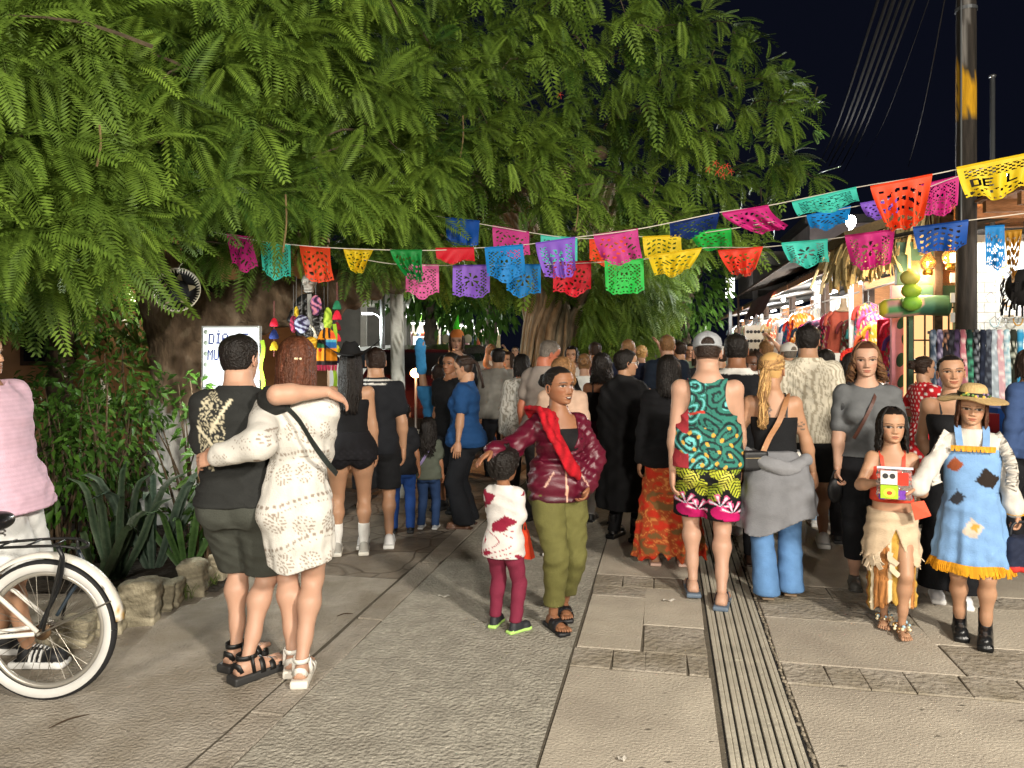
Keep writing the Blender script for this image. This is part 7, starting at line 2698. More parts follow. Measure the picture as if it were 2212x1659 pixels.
# --- boy in splattered shirt
b=G(1088,1362)
yw=-.45
boy=Person('small boy in white tee splashed with red paint and maroon leggings',b,yw,1.09,'k','brown',wk=1.0,feet={1:(.075,.0),-1:(-.08,.04)},foot_yaw=(.45,-.1),hands={1:LP(b,yw,1120,1128,.10),-1:(-.10,.16,.52)},elbow={1:(.5,-1,0),-1:(-.6,-.6,0)},head=(.15,-.02,0),curl={1:.9},hh=.205)
boy.body('black',1)
boy.cap_hair('black',puff=.10,bump=.02,line=(.84,.82,.72,.42,.28,.12,.08),top=.02)
def splat(x,y,z):
	c=np.tile(lin('#c6c2be'),(len(x),1))
	f=n3(x,y,z,19,2.0)+.55*n3(x,y,z,47,5.0)
	g=np.exp(-(x/.09)**2-((z-.66)/.11)**2)
	m=(f+.75*g>.62)
	c[m]=lin('#7c1730')
	m2=(np.sin(70*x+12*np.sin(20*z))>.93)&(z<.62)&(np.abs(x)<.09)
	c[m2]=lin('#8d2238')
	return c
boy.tee(splat,sleeve=.75,hem=.44,g=.014,name='tee_shirt',disp=.008,h=.008,hemfl=.025,loose=1.25,fs=1.3)
boy.trousers(flat('#6f2338'),end=.06,top=.53,g=.010,name='leggings',disp=.005,fs=1.4)
boy.shoes('sneaker','#23262a','#a9d470','#3c4046')
# --- man in the green swirl tank top
b=G(1528,1300)
yw=-.20
tank=Person('man in teal swirl print tank top, palm leaf shorts and grey cap walking away',b,yw,1.78,'m','fair',wk=1.0,armr=.94,feet={1:(.085,-.09,.030),-1:(-.09,.10,.045)},foot_yaw=(.15,-.05),hands={-1:LP(b,yw,1452,1035,.02),1:LP(b,yw,1600,1040,.12)},elbow={-1:(-.7,-.6,0),1:(.7,-.6,0)},head=(.03,-.16,0),voxel=.012,curl={-1:.35,1:.4})
tank.body('dark',1,'bare',hairline=.82,fuzz=.25)
def swirl(x,y,z):
	base=np.tile(lin('#2f6f63'),(len(x),1))
	u=x+.012*np.sin(31*z)
	v=z+.010*np.sin(37*x)
	cen=np.array([(-.08,1.44,.9),(.05,1.38,-1.1),(.13,1.30,1.0),(-.10,1.27,-1.2),(.0,1.17,1.2),(.12,1.12,-1.0),(-.11,1.08,1.0),(.03,1.02,-1.1),(.13,.96,1.3),(-.06,.93,-1.0),(-.14,1.36,1.0),(.14,1.42,-1.)])
	D=np.stack([np.hypot(u-c[0],v-c[1])for c in cen],1)
	i=D.argmin(1)
	d=D[np.arange(len(x)),i]
	an=np.arctan2(v-cen[i,1],u-cen[i,0])*cen[i,2]
	ph=np.sin(d*150+an*1.0+1.2*np.sin(2*an))
	base[ph>.35]=lin('#1b2b2c')
	base[(ph<-.72)&(i%3==0)]=lin('#63b3b5')
	lt=(d<.034)&(i%4==2)
	base[lt&(ph<.2)]=lin('#6cbcbd')
	f=n3(u,y*0,v,21,1.1)
	org=(np.sin(64*u+22*v)*np.sin(52*v-17*u)>.72)&(v<1.16)
	base[org]=lin('#c79a3f')
	red=(x<-.125)&(f>-.35)
	base[red]=lin('#9b3038')
	red2=(np.abs(v-1.255-.35*(u+.07)**2)<.008)&(np.abs(u+.06)<.05)
	base[red2]=lin('#b5392f')
	return base
Ut=tank.U
def tankclip(X,Y,Z):
	c=np.maximum(tank.zf(.51)-Z,Z-tank.zf(.835))
	for sd in(1,-1):
		s_=tank.sh[sd]
		c=np.maximum(c,.050*Ut-np.sqrt(((X-s_[0]-sd*.012)*1.15)**2+((Z-s_[2]+.03)*.62)**2))
	n_=tank.at(.845)
	return np.maximum(c,.062*Ut-np.sqrt((X-n_[0])**2+(Y-n_[1]-.03)**2*.4+(Z-n_[2]-.03)**2))
tank.wear('tank_top','torso glutes',.016,swirl,tankclip,.008,.8,.0065,.02,[_rings([(tank.zf(.455),0,0,.112*Ut*1.08,.088*Ut*1.1),(tank.zf(.55),0,0,.108*Ut*1.08,.082*Ut*1.1),(tank.zf(.66),0,0,.1*Ut*1.08,.070*Ut)])])
def tropic(x,y,z):
	c=np.tile(lin('#121214'),(len(x),1))
	cx=np.where(x>0,x-.11,x+.11)
	for k,(px,pz,sgn)in enumerate(((-.05,.90,1),(.06,.93,-1),(.0,.82,1),(.07,.77,-1),(-.07,.74,1))):
		u,v=cx-px,z-pz
		t=u*.45*sgn+v
		w_=u-sgn*.45*v
		leaf=(np.abs(t)<.075)&(np.abs(w_)<.052*np.sqrt(np.clip(1-(t/.078)**2,0,1)))&(np.sin((t+np.abs(w_)*.9)*230)>-.25)
		c[leaf]=lin(('#b9c03c','#8fa02f','#d0cf58')[k%3])
	for px,pz in((-.03,.645),(.05,.60)):
		u,v=cx-px,z-pz
		an=np.arctan2(v,u)
		rr=np.hypot(u,v)
		pet=(rr<.085)&(v>-.01)&(np.sin(an*7+1)>.1)
		c[pet]=lin('#d25a87')
		pet2=(rr<.075)&(v>0)&(np.sin(an*7+1)>.75)
		c[pet2]=lin('#cfdbe6')
		hrt=(np.hypot(u*.9,(v+.045)*1.2)<.055)
		c[hrt]=lin('#b3155f')
	return c
tank.trousers(tropic,end=.305,top=.545,g=.016,name='shorts',loose=1.06,flare=1.03,disp=.006,h=.007)
tank.shoes('flip','#2c3440','#586676',name='flip_flop')
def ball_cap(s,col,under='#17191b',name='cap',brim_front=True):
	U,hh=s.U,s.hh
	c=lin(col)
	prof=[(.30,0,-.04,.37,.46),(.55,0,-.04,.375,.47),(.72,0,-.04,.375,.47),(.85,0,-.04,.345,.43),(.96,0,-.04,.25,.31),(1.04,0,-.04,.10,.13),(1.06,0,-.04,.03,.03)]
	def ex(D,X,Y,Z):
		hole=np.sqrt(X**2+((Z-.655)*1.0)**2)-.175
		hole=np.maximum(np.maximum(hole,Y+.1),.635-Z)
		return np.maximum(D,-hole)
	def color(x,y,z):
		o=np.tile(c,(len(x),1))
		o*=(1-.25*(np.abs(np.sin(np.arctan2(x,y+.04)*3))<.03))[:,None]
		return o
	me=solid([_rings(prof)],h=.03,k=.02,g=.012,clip=lambda X,Y,Z:(.555-.10*(Y+.04))-Z,extra=ex,color=color,name=name)
	n=len(me.vertices)
	v=np.empty(n*3,np.float32)
	me.vertices.foreach_get('co',v)
	me.vertices.foreach_set('co',np.array([s.hpt(p)for p in v.reshape(-1,3)],np.float32).ravel())
	me.update()
	o=part(name,me,mat('cap_cloth',mode='attr',rough=.85,bump=.2,bscale=120,var=.06),s.root)
	if brim_front:
		mb=MB()
		a=np.linspace(-1.1,1.1,15)
		top=[s.hpt((.36*math.sin(t),-.04+.44*math.cos(t),.58))for t in a]
		out=[s.hpt((.42*math.sin(t),.12+.62*math.cos(t),.55-.05*math.cos(t*1.4)-.05))for t in a]
		V=np.array(top+out)
		mb.add(V,[(i,i+1,16+i,15+i)for i in range(14)],c)
		V2=V-np.array([0,0,.006])
		mb.add(V2,[(15+i,16+i,i+1,i)for i in range(14)],c*.7)
		mb.build('visor',mat('cap_cloth'),o,smooth=True)
	return o
tank.cap_hair('dark',puff=.012,bump=.003,line=(.80,.79,.70,.52,.40,.30,.28))
ball_cap(tank,'#8d9094')
# --- blonde woman
b=G(1680,1298)
yw=-.22
blo=Person('woman with long blonde ponytail, black camisole and grey jacket tied round her waist',b,yw,1.655,'f','tan',wk=.98,hipk=1.0,lean=(-.07,0),feet={1:(.09,.09,.03),-1:(-.075,-.02,.03)},foot_yaw=(.1,-.1),hands={1:LP(b,yw,1762,1040,.05),-1:LP(b,yw,1606,1010,.15)},elbow={1:(.7,-.5,0),-1:(-.7,-.5,0)},head=(.45,-.05,0),voxel=.011,curl={1:.45},palm={1:(-.5,.3,0)})
def tattoo(V,c):
	x,y,z=V.T
	e=blo.elb[1]
	t1=(np.hypot(x-(blo.sh[1][0]+e[0])/2,z-blo.zf(.705))<.035)&(x>.1)&(np.sin(210*z+60*y)*np.sin(170*y+90*x)>.15)
	t2=(np.hypot((x+.085)*1.1,z-blo.zf(.77))<.045)&(y<0)&(np.sin(190*x+50*z)*np.sin(230*z)>-.1)
	c[t1|t2]=lin('#4a4743')
	return c
blo.body('blond',1,'bare',paint=tattoo)
blo.long_hair('blond',n=240,gather=(0,-.52,.50),az=(.9,5.38),tw=.06,width=.033,col2='light',vol=1.0,tail=[(.0,-.60,.30),(-.01,-.62,-.15),(-.02,-.60,-.62),(-.03,-.58,-.98),(-.05,-.56,-1.18)])
Ul=blo.U
blo.wear('camisole','torso bust',.009,flat('#141518'),lambda X,Y,Z:np.maximum(np.maximum(Z-blo.zf(.745)-np.where(Y>0,.03,-.10*np.maximum(0,.12-np.abs(X))*0),blo.zf(.5)-Z),-1),.003,h=.010)
blo.wear('waistband','torso glutes',.019,flat('#cfcdc6'),lambda X,Y,Z:np.maximum(Z-blo.zf(.605),blo.zf(.56)-Z),.003,h=.010)
for sd in(1,-1):
	blo.strip('shoulder_strap',[blo.at(.745)+np.array([sd*.075,-.105,0]),blo.at(.80)+np.array([sd*.082,-.085,.0]),blo.at(.825)+np.array([sd*.08,-.01,.025]),blo.at(.79)+np.array([sd*.075,.085,0])],.010,.004,'#141518',up=(1,0,0))
gk=np.array([0,0,0])
blo.skirt(lambda x,y,z:np.tile(lin('#6f7074'),(len(x),1)),top=.595,hem=.305,w=.140,d=.118,g=.026,pleat=(6,.05,1.1),name='tied_jacket',disp=.018,fs=.9,clip=lambda X,Y,Z:np.minimum(np.maximum(.315*Ul+.05*np.abs(X)+.06*np.sin(9*X)-Z,-1),1))
slv=smooth_curve([blo.at(.595)+v for v in((-.19,-.02,.0),(-.08,-.165,-.045),(.06,-.175,-.075),(.185,-.06,-.03))],14)
blo.wear('jacket_fold','',0,flat('#7b7c80'),None,.008,1.4,.010,.02,[_ell(p,(.042,.03,.042))for p in slv])
blo.trousers(lambda x,y,z:np.tile(lin('#4f729b'),(len(x),1))*(1.0+.25*np.exp(-((np.abs(x)-.08)/.05)**2)*(z<.5))[:,None],end=.012,top=.53,g=.016,flare=1.8,loose=.86,kneek=1.12,name='jeans',disp=.008,fs=1.3)
blo.shoes('loafer','#a98f72','#6d5a45')
cb=blo.at(.79)
blo.strip('bag_strap',[cb+v for v in((.085,.08,.02),(.095,-.01,.075),(.075,-.10,.03),(.03,-.135,-.09),(-.03,-.13,-.20),(-.085,-.135,-.33))],.034,.006,'#9c6f4b',up=(.9,0,.5))
# --- girl in coral top
b=G(1926,1358)
yw=PI-.36
gir=Person('girl in coral crop top and ragged cream skirt holding a bag of sweets',b,yw,1.325,'k','olive',wk=.98,feet={1:(.035,-.07,.01),-1:(-.045,.08,.01)},foot_yaw=(.1,-.1),hands={1:LP(b,yw,1897,1042,-.20),-1:LP(b,yw,1960,1052,-.18)},elbow={1:(.6,-.8,-.4),-1:(-.6,-.8,-.4)},head=(-.12,.02,.0),voxel=.0095,hh=.212,palm={1:{'n':(-1,.3,0),'dir':(-.75,.35,.25)},-1:{'n':(1,.2,0),'dir':(.75,.3,.15)}},curl={1:.55,-1:.5})
gir.body('black',2,'bare',mouth='closed')
gir.long_hair('black',1.30,n=170,az=(1.0,5.28),wave=.035,curl=.02,back=.05,width=.04,splay=1.6,vol=1.04)
Ug=gir.U
gir.wear('crop_top','torso',.010,flat('#c8432f'),lambda X,Y,Z:np.maximum(Z-gir.zf(.765),gir.zf(.60)-Z),.004,h=.009,fs=1.5)
for sd in(1,-1):
	gir.strip('shoulder_strap',[gir.at(.765)+np.array([sd*.062,-.065,0]),gir.at(.815)+np.array([sd*.065,-.02,.022]),gir.at(.80)+np.array([sd*.06,.045,.01]),gir.at(.765)+np.array([sd*.055,.075,0])],.020,.005,'#c8432f',up=(1,0,0))
def creamskirt(x,y,z):
	c=np.tile(lin('#bfa98e'),(len(x),1))
	c*=(.95+.05*np.sin(45*x+30*z))[:,None]
	return c
def ragged(X,Y,Z):
	slit=np.maximum(.055-np.abs(X+.02+(Z-.60)*.45),0)*0-.02
	hem=.47+.05*np.sin(23*X+1)*np.sin(17*Y)+.02*np.sin(61*X)
	sl=np.where(Y>0,(.62-Z)*.36-np.abs(X+.01),-1)
	return np.maximum(hem-Z,sl)
gir.skirt(creamskirt,top=.55,hem=.30,w=.120,d=.108,g=.016,pleat=(9,.03,.2),name='skirt',disp=.010,clip=ragged,h=.009,fs=1.5)
def fib(x,y,z):
	th=np.arctan2(x,y)
	t=np.sin(75*th+3*np.sin(14*z))
	c=np.tile(lin('#a8713f'),(len(x),1))*(.8+.35*t)[:,None]
	c[np.sin(5*th+2)>.55]=lin('#b08a3c')
	c[np.sin(7*th+.5)>.86]=lin('#d0c2a6')
	return c
gir.skirt(fib,top=.54,hem=.095,w=.098,d=.09,g=.006,pleat=(24,.045,.3),name='fringe_skirt',disp=.008,fs=1.8,h=.009,mid=.55,clip=lambda X,Y,Z:np.minimum(.155+.06*np.sin(19*X+2)*np.sin(15*Y+1)+.015*np.sin(90*X)-Z,1))
tb=MB()
for i in range(26):
	a=rng.uniform(0,2*PI)
	q=np.array([.150*math.sin(a),.135*math.cos(a),.47+rng.uniform(-.05,.03)])
	tb.add(*band(smooth_curve([q,q+np.array([.006,.01,-.03]),q+np.array([rng.normal(0,.015),.015,-.065])],5),.03,.004,(math.cos(a),-math.sin(a),0)),lin('#c9b69c')*rng.uniform(.8,1.1))
tag(tb.build('tatters',mat('cloth'),gir.root),kind='stuff')
for sd in(1,-1):
	a=gir.ank[sd]
	jb=MB()
	for i in range(22):
		t=i/22*2*PI
		q=a+np.array([.042*math.cos(t),.05*math.sin(t)+(.045 if i%2 else 0),-.012+.012*math.sin(5*t)])
		jb.ball(q,rng.uniform(.006,.011),lin(('#c9a25a','#d8cba8','#8fb0c0','#6b4a2a')[i%4]),7,5)
	jb.build('anklet',mat('beads',mode='attr',rough=.25,spec=.8),gir.root,smooth=True)
# --- girl in straw hat
b=G(2098,1378)
yw=PI-.46
hat=Person('girl in wide straw hat and blue patched pinafore dress with white ruffled sleeves',b,yw,1.445,'k','olive',wk=.94,feet={1:(.055,-.04),-1:(-.065,.06)},foot_yaw=(.0,.1),hands={1:LP(b,yw,1978,1058,-.12),-1:LP(b,yw,2200,1125,-.06)},elbow={1:(.8,-.7,-.2),-1:(-.8,-.7,0)},head=(.02,-.05,-.06),voxel=.0095,hh=.205,palm={1:{'n':(-.2,.3,-1),'dir':(.75,.25,-.12)},-1:(1,.2,0)},curl={1:.45,-1:.8})
hat.body('brown',2,smile=.35)
hat.long_hair('brown',1.25,n=110,az=(1.1,5.18),wave=.03,back=.0,width=.04,splay=1.2)
Uh=hat.U
white='#c2bdb5'
pr=[]
for sd in(1,-1):
	sh,e,w_=hat.sh[sd],hat.elb[sd],hat.wr[sd]
	pr+=[_cap(sh,e,.023*Uh,.028*Uh),_cap(e,e+(w_-e)*.9,.028*Uh,.034*Uh),_ell(sh,(.031*Uh,)*3)]
hat.wear('blouse','neck',.008,lambda x,y,z:np.tile(lin(white),(len(x),1))*(.95+.06*np.sin(160*x))[:,None],lambda X,Y,Z:np.maximum(np.maximum(Z-hat.zf(.852),hat.zf(.66)-Z*1.0-2*(np.abs(X)>.12)),-1),.009,1.3,.0095,.02,pr+[_rings([r for r in hat.rows if r[0]>hat.zf(.66)and r[0]<hat.zf(.85)])])
for sd in(1,-1):
	rf=MB()
	for j,(w0,zo)in enumerate(((.05,.0),(.065,-.012))):
		pts=[]
		for t in np.linspace(0,1,30):
			pz=hat.zf(.835)-t*.20*Uh
			pts.append((sd*(.075+.045*math.sin(t*2.2))*Uh*1.12,(.045*math.cos(t*5)*.3+.065*min(1,t*3))*Uh+.006*math.sin(40*t+j),pz+zo))
		V_,F_=band(pts,w0,.004,(sd*.9,.5,.35))
		V_=V_+np.array([0,.012,0])*np.sin(np.arange(len(V_))*.9+j)[:,None]
		rf.add(V_,F_,lin(white))
	rf.build('ruffle',mat('cloth'),hat.root,smooth=True)
def denim(x,y,z):
	c=np.tile(lin('#6f93bd'),(len(x),1))
	fr=y>0
	for px,pz,sx,sz,col in((.085,1.015,.028,.034,'#8d4a2c'),(-.075,.945,.045,.042,'#241c18'),(.075,.83,.025,.035,'#2a2c33'),(.0,.665,.036,.045,'#b9ab9c'),(-.01,.675,.016,.02,'#c08a3a')):
		dx,dz=x-px,z-pz
		m=fr&(np.abs(dx*.8+dz*.5)<sx)&(np.abs(dz*.85-dx*.5)<sz*(1+.2*np.sin(40*dx)))
		c[m]=lin(col)
	return c
hat.wear('dress_bodice','torso',.019,denim,lambda X,Y,Z:np.maximum(np.maximum(Z-hat.zf(.775),hat.zf(.60)-Z),np.abs(X)-.105*Uh*(1+.6*np.maximum(0,hat.zf(.72)-Z)/.1)),.004,1,.009)
hat.skirt(denim,top=.625,hem=.31,w=.128,d=.118,g=.010,pleat=(9,.075,.5),name='dress_skirt',disp=.010,fs=1.2,mid=.75)
for sd in(1,-1):
	hat.strip('dress_strap',[hat.at(.76)+np.array([sd*.06,.105,.01]),hat.at(.81)+np.array([sd*.068,.075,.01]),hat.at(.835)+np.array([sd*.07,.0,.035]),hat.at(.76)+np.array([sd*.06,-.10,.0])],.035,.006,'#6f93bd',up=(1,0,0))
fr=MB()
for i in range(150):
	a=i/150*2*PI
	k=1+.055*(math.sin(9*a+.5+2.1*math.sin(2*a)))
	q=np.array([.128*Uh*1.075*k*math.cos(a),.118*Uh*1.075*k*math.sin(a),.323*Uh])
	o_=np.array([math.cos(a),math.sin(a),0])*.012
	fr.add(*band([q,q+o_+np.array([0,0,-.02]),q+o_*1.5+np.array([rng.normal(0,.006),0,-.045-rng.uniform(0,.02)])],.014,.004,(-math.sin(a),math.cos(a),0)),lin('#c98d1c')*rng.uniform(.75,1.15))
for i in range(26):
	u=-.105+.21*i/25
	q=hat.at(.775)+np.array([u,.118-.25*u*u*4*.6,.008])
	fr.add(*band([q+np.array([0,0,.012]),q,q+np.array([rng.normal(0,.006),.006,-.02])],.011,.004,(1,0,0)),lin('#c9912c')*rng.uniform(.75,1.15))
for sd in(1,-1):
	w_=hat.elb[sd]+(hat.wr[sd]-hat.elb[sd])*(.92 if sd==-1 else .3)
	if sd==-1:
		for i in range(26):
			a=i/26*2*PI
			q=w_+np.array([.036*math.cos(a),.036*math.sin(a),0])
			fr.add(*band([q,q+np.array([.012*math.cos(a),.012*math.sin(a),-.03])],.014,.004,(-math.sin(a),math.cos(a),0)),lin('#c98d1c')*rng.uniform(.75,1.15))
tag(fr.build('fringe',mat('cloth'),hat.root),kind='stuff')
hat.shoes('boot','#17181a','#101112',name='boot')
sh_=MB()
nA=56
cen=np.array([0,-.03])
prof=[(.02,1.17),(.16,1.165),(.27,1.13),(.335,1.05),(.365,.93),(.375,.82)]
V_,F_=[],[]
for(rr,zz)in prof+[(.47,.80),(.59,.79),(.71,.775),(.81,.76),(.83,.75)]:
	for j in range(nA):
		a=2*PI*j/nA
		k=max(0,(rr-.38)/.6)
		wv=k*(-.10*abs(math.sin(a))**1.5*1+.05*math.sin(3*a+.6)+.03*math.sin(5*a)-.10*math.cos(a)*0)
		V_.append(hat.hpt((rr*math.sin(a)*(1.05 if rr>.4 else 1),cen[1]+rr*1.12*math.cos(a),zz+wv)))
m_=len(V_)//nA
F_=[(i*nA+j,i*nA+(j+1)%nA,(i+1)*nA+(j+1)%nA,(i+1)*nA+j)for i in range(m_-1)for j in range(nA)]+[tuple(range(nA-1,-1,-1))]
V_=np.array(V_)
cc=np.tile(lin('#b89b6a'),(len(V_),1))*(.93+.14*(np.arange(len(V_))%2))[:,None]
sh_.add(V_,F_,cc)
V2=V_.copy()
V2[5*nA:]-=np.array([0,0,.004])
sh_.add(V2[5*nA:],[tuple(reversed(f))for f in[(i*nA+j,i*nA+(j+1)%nA,(i+1)*nA+(j+1)%nA,(i+1)*nA+j)for i in range(m_-6)for j in range(nA)]],cc[5*nA:])
hato=sh_.build('straw_hat',mat('straw',mode='attr',rough=.8,bump=.5,bscale=160,var=.12,vscale=60),hat.root,smooth=True)
bd=MB()
ring=[hat.hpt((.387*math.sin(t),-.03+.433*math.cos(t),.865))for t in np.linspace(0,2*PI,33)]
bd.add(*band(ring,.024,.004),lin('#23281f'))
for i in range(16):
	t=rng.uniform(-1.5,1.5)
	bd.ball(hat.hpt((.405*math.sin(t),-.03+.45*math.cos(t),.86+rng.uniform(-.05,.05))),rng.uniform(.006,.010),lin(('#6d8a4a','#c5a84a','#40553a','#7d6a8a')[i%4]),7,5)
bd.build('hat_band',mat('cloth'),hato)
# ---------------------------------------------------------------- more people in the street
def ped(label,x,d,yaw,H,sex='m',skin='tan',hair=('short','dark'),top=('tee','#333333'),bottom=('pants','#222222'),shoes=('sneaker','#dddddd','#e0e0dc'),head=(0,0,0),wk=.98,hands=None,elbow=None,step=.0,face=1,hipk=1.0,mouth='closed',smile=0.0,lean=(0,0),base=None,group=None,drop=0.0,hlen=1.1,y=None,curl=None,bust=1.0,tuck=0):
	b=G(x,y)if y is not None else P(x,HZ,d)*np.array([1,1,0])
	h=.013 if b[1]<7.6 else .018
	U=H*.87/.868
	ft={1:(.065*U,step*.5*U),-1:(-.065*U,-step*.5*U)}
	if shoes[0]in('slide','sandal','flip'):
		ft={k:(*v,.03)for k,v in ft.items()}
	p=Person(label,b,yaw,H,sex,skin,wk=wk,hipk=hipk,feet=ft,hands=hands,elbow=elbow,head=head,voxel=h+.002,lean=lean,drop=drop,group=group,curl=curl,bust=bust)
	barefoot=shoes[0]in('slide','sandal','flip')
	hk,hc=hair
	p.body(hc,face if b[1]<8 else min(face,1),'bare' if barefoot else 'none',mouth=mouth,smile=smile,bald=hk=='bald',fuzz=.35 if hk=='crop' else 0)
	if hk in('short','crop'):
		p.cap_hair(hc,puff=.035 if hk=='short' else .012,bump=.010 if hk=='short' else .003,seed=x)
	elif hk=='afro':
		p.cap_hair(hc,puff=.12,bump=.02,line=(.84,.83,.74,.45,.3,.2,.14),seed=x)
	elif hk=='long':
		p.long_hair(hc,hlen,n=130,az=(1.0,5.28),wave=.03,width=.05,seed=x,splay=1.3)
	elif hk=='curly':
		p.long_hair(hc,hlen,n=150,az=(1.0,5.28),wave=.04,curl=.055,width=.045,seed=x,splay=2.2,vol=1.08)
	elif hk=='bun':
		p.long_hair(hc,n=90,gather=(0,-.50,.60),az=(1.2,5.08),width=.042,vol=1.0,seed=x)
		p.bun(hc,(0,-.56,.60),.16)
	elif hk=='pony':
		p.long_hair(hc,n=90,gather=(0,-.52,.60),az=(1.2,5.08),width=.040,vol=1.0,tail=[(0,-.62,.40),(0,-.62,-.1),(0,-.58,-.55)],seed=x)
	tk,tc=top[0],top[1]or '#111111'
	col=flat(tc)if isinstance(tc,str)else tc
	gar=dict(h=h-.001,disp=.011,fs=1.25,g=.018)
	if tk=='tee':
		p.tee(col,name='tee_shirt',**gar)
	elif tk=='long':
		p.tee(col,long=True,name='shirt',loose=1.15,hemfl=.02,**gar)
	elif tk=='jacket':
		p.tee(col,long=True,name='jacket',loose=1.12,hemfl=.012,neck=.045,**gar)
	elif tk=='tank':
		p.wear('camisole','torso bust',.010,col,lambda X,Y,Z:np.maximum(Z-p.zf(.775),p.zf(.5)-Z),.003,h=h-.001)
		for sd in(1,-1):
			p.strip('shoulder_strap',[p.at(.77)+np.array([sd*.07,-.09,0]),p.at(.82)+np.array([sd*.075,-.03,.025]),p.at(.80)+np.array([sd*.07,.05,.02]),p.at(.77)+np.array([sd*.065,.085,0])],.014,.004,tc if isinstance(tc,str)else '#111111',up=(1,0,0))
	bk=bottom[0]
	bc=flat(bottom[1]or '#111111')if isinstance(bottom[1],str)else bottom[1]
	gb2=dict(h=h-.001,disp=.005,g=.009)
	if bk=='pants':
		p.trousers(bc,end=.04,top=.56,name='trousers',**gb2)
	elif bk=='wide':
		p.trousers(bc,end=.03,top=.60,name='trousers',flare=1.9,kneek=1.25,loose=1.05,**gb2)
	elif bk=='jeans':
		p.trousers(lambda x_,y_,z_:np.tile(lin(bottom[1]),(len(x_),1))*(1+.25*np.exp(-((np.abs(x_)-.07)/.04)**2))[:,None],end=.035,top=.56,name='jeans',flare=1.15,**gb2)
	elif bk=='shorts':
		p.trousers(bc,end=.29,top=.54,name='shorts',loose=1.1,**gb2)
	elif bk=='skirt':
		p.skirt(bc,hem=bottom[2]if len(bottom)>2 else .3,w=.12,d=.11,**gb2)
	if b[1]<9.5:
		p.shoes(*shoes)
	return p
def striped(c0,c1,k,ax=0,duty=.6):
	a,b=lin(c0),lin(c1)
	def f(x,y,z):
		v=(np.arctan2(x,y)*.16 if ax==0 else z)*k
		m=(v%1)>duty
		c=np.tile(a,(len(x),1))
		c[m]=b
		return c
	return f
WSN=('sneaker','#cfcfcf','#dcdcd8')
BSN=('sneaker','#17181a','#2a2b2d')
b=G(-8,1424)
yw=-PI/2
pk=Person('man in pale pink shirt and white shorts at the left edge behind the bicycle',b,yw,1.77,'m','tan',wk=1.10,feet={1:(.09,.24),-1:(-.09,-.06)},lean=(0,-.115),hands={1:(.27,-.04,.84),-1:(-.27,-.04,.84)},head=(0,.08,0),voxel=.012,foot_yaw=(0,0))
pk.body('grey',2,hairline=.82)
pk.cap_hair('grey',puff=.02,bump=.006)
pk.tee(lambda x,y,z:np.tile(lin('#c9a9ba'),(len(x),1))*(.97+.05*np.sin(260*z))[:,None],long=True,hem=.46,name='shirt',g=.03,disp=.012,loose=1.35,hemfl=.06,h=.009,neck=.05)
pk.trousers(flat('#c9cac8'),end=.30,top=.53,g=.02,name='shorts',loose=1.25,flare=1.2,disp=.010)
for sd in(1,-1):
	pk.shoe(sd,'sneaker','#16171a','#dcdcda')
	a,f,r=pk.foot_frame(sd)
	L_=.158*pk.U
	for k in range(3):
		sm=MB()
		q=np.array([a[0],a[1],0])+f*(.10+.085*k)*L_+r*sd*0
		for s2 in(sd,):
			w_=.168-.02*k
			sm.add(*band([q+r*s2*w_*L_+np.array([0,0,.13*L_])-f*.02*L_,q+r*s2*(w_*.93)*L_+np.array([0,0,.26*L_]),q+r*s2*(w_*.66)*L_+np.array([0,0,.345*L_])+f*.02*L_],.042*L_,.01,f),lin('#d8d8d6'))
		sm.build('shoe_stripe',clothm,pk.root)
pk.strip('bag_strap',[pk.at(.80)+v for v in((.10,-.13,.06),(.205,-.06,-.06),(.255,.03,-.19),(.265,.12,-.33),(.22,.20,-.46))],.04,.006,'#15161a',up=(0,1,.6))
hw_=ped('woman in black cowboy hat, black corset and lace shorts seen from behind',757,0,.16,1.66,'f','tan',('long','black'),('none','#000000'),('none','#000000'),('sneaker','#9a9790','#c8c4ba','#d8d8d6'),y=1197,hipk=1.1,wk=1.0,hlen=2.3,hands={1:(.20,.05,.82),-1:(-.22,.06,.84)})
Uw=hw_.U
hw_.wear('corset','torso bust',.010,flat('#0f0f12'),lambda X,Y,Z:np.maximum(Z-hw_.zf(.765),hw_.zf(.53)-Z),.003,h=.010)
hw_.trousers(lambda x,y,z:np.tile(lin('#131216'),(len(x),1))*(1+.8*(np.sin(130*x)*np.sin(130*z)>.3)*(z<.84))[:,None],end=.462,top=.60,g=.016,name='lace_shorts',loose=1.12,disp=.006,h=.010)
hw_.skirt(lambda x,y,z:np.tile(lin('#121115'),(len(x),1))*(1+.9*(np.sin(120*x)*np.sin(140*z)>.25)*(z<.86))[:,None],top=.60,hem=.488,w=.118,d=.105,g=.014,pleat=(9,.04,.1),name='lace_hem',h=.010)
hw_.socks('#d4d2cd',.15)
ht=MB()
Vh,n_=[],44
for rr,zz in((.02,1.28),(.18,1.27),(.28,1.20),(.35,1.0),(.42,.80),(.56,.79),(.80,.82),(1.06,.86),(1.08,.84)):
	for j in range(n_):
		a=2*PI*j/n_
		k=max(0,(rr-.4)/.35)
		Vh.append(hw_.hpt((rr*math.sin(a)*(1-.12*(rr<.3)+.25*k*0),-.03+rr*1.15*math.cos(a),zz+k*.28*math.sin(a)**2-(.07 if rr<.05 else 0)+.05*(rr<.3)*abs(math.sin(a)))))
ht.add(Vh,[(i*n_+j,i*n_+(j+1)%n_,(i+1)*n_+(j+1)%n_,(i+1)*n_+j)for i in range(8)for j in range(n_)]+[tuple(range(n_-1,-1,-1))],lin('#0c0c0e'))
ht.add(*band([hw_.hpt((.345*math.sin(t),-.03+.39*math.cos(t),.87))for t in np.linspace(0,2*PI,33)],.012,.006),lin('#1d1d20'))
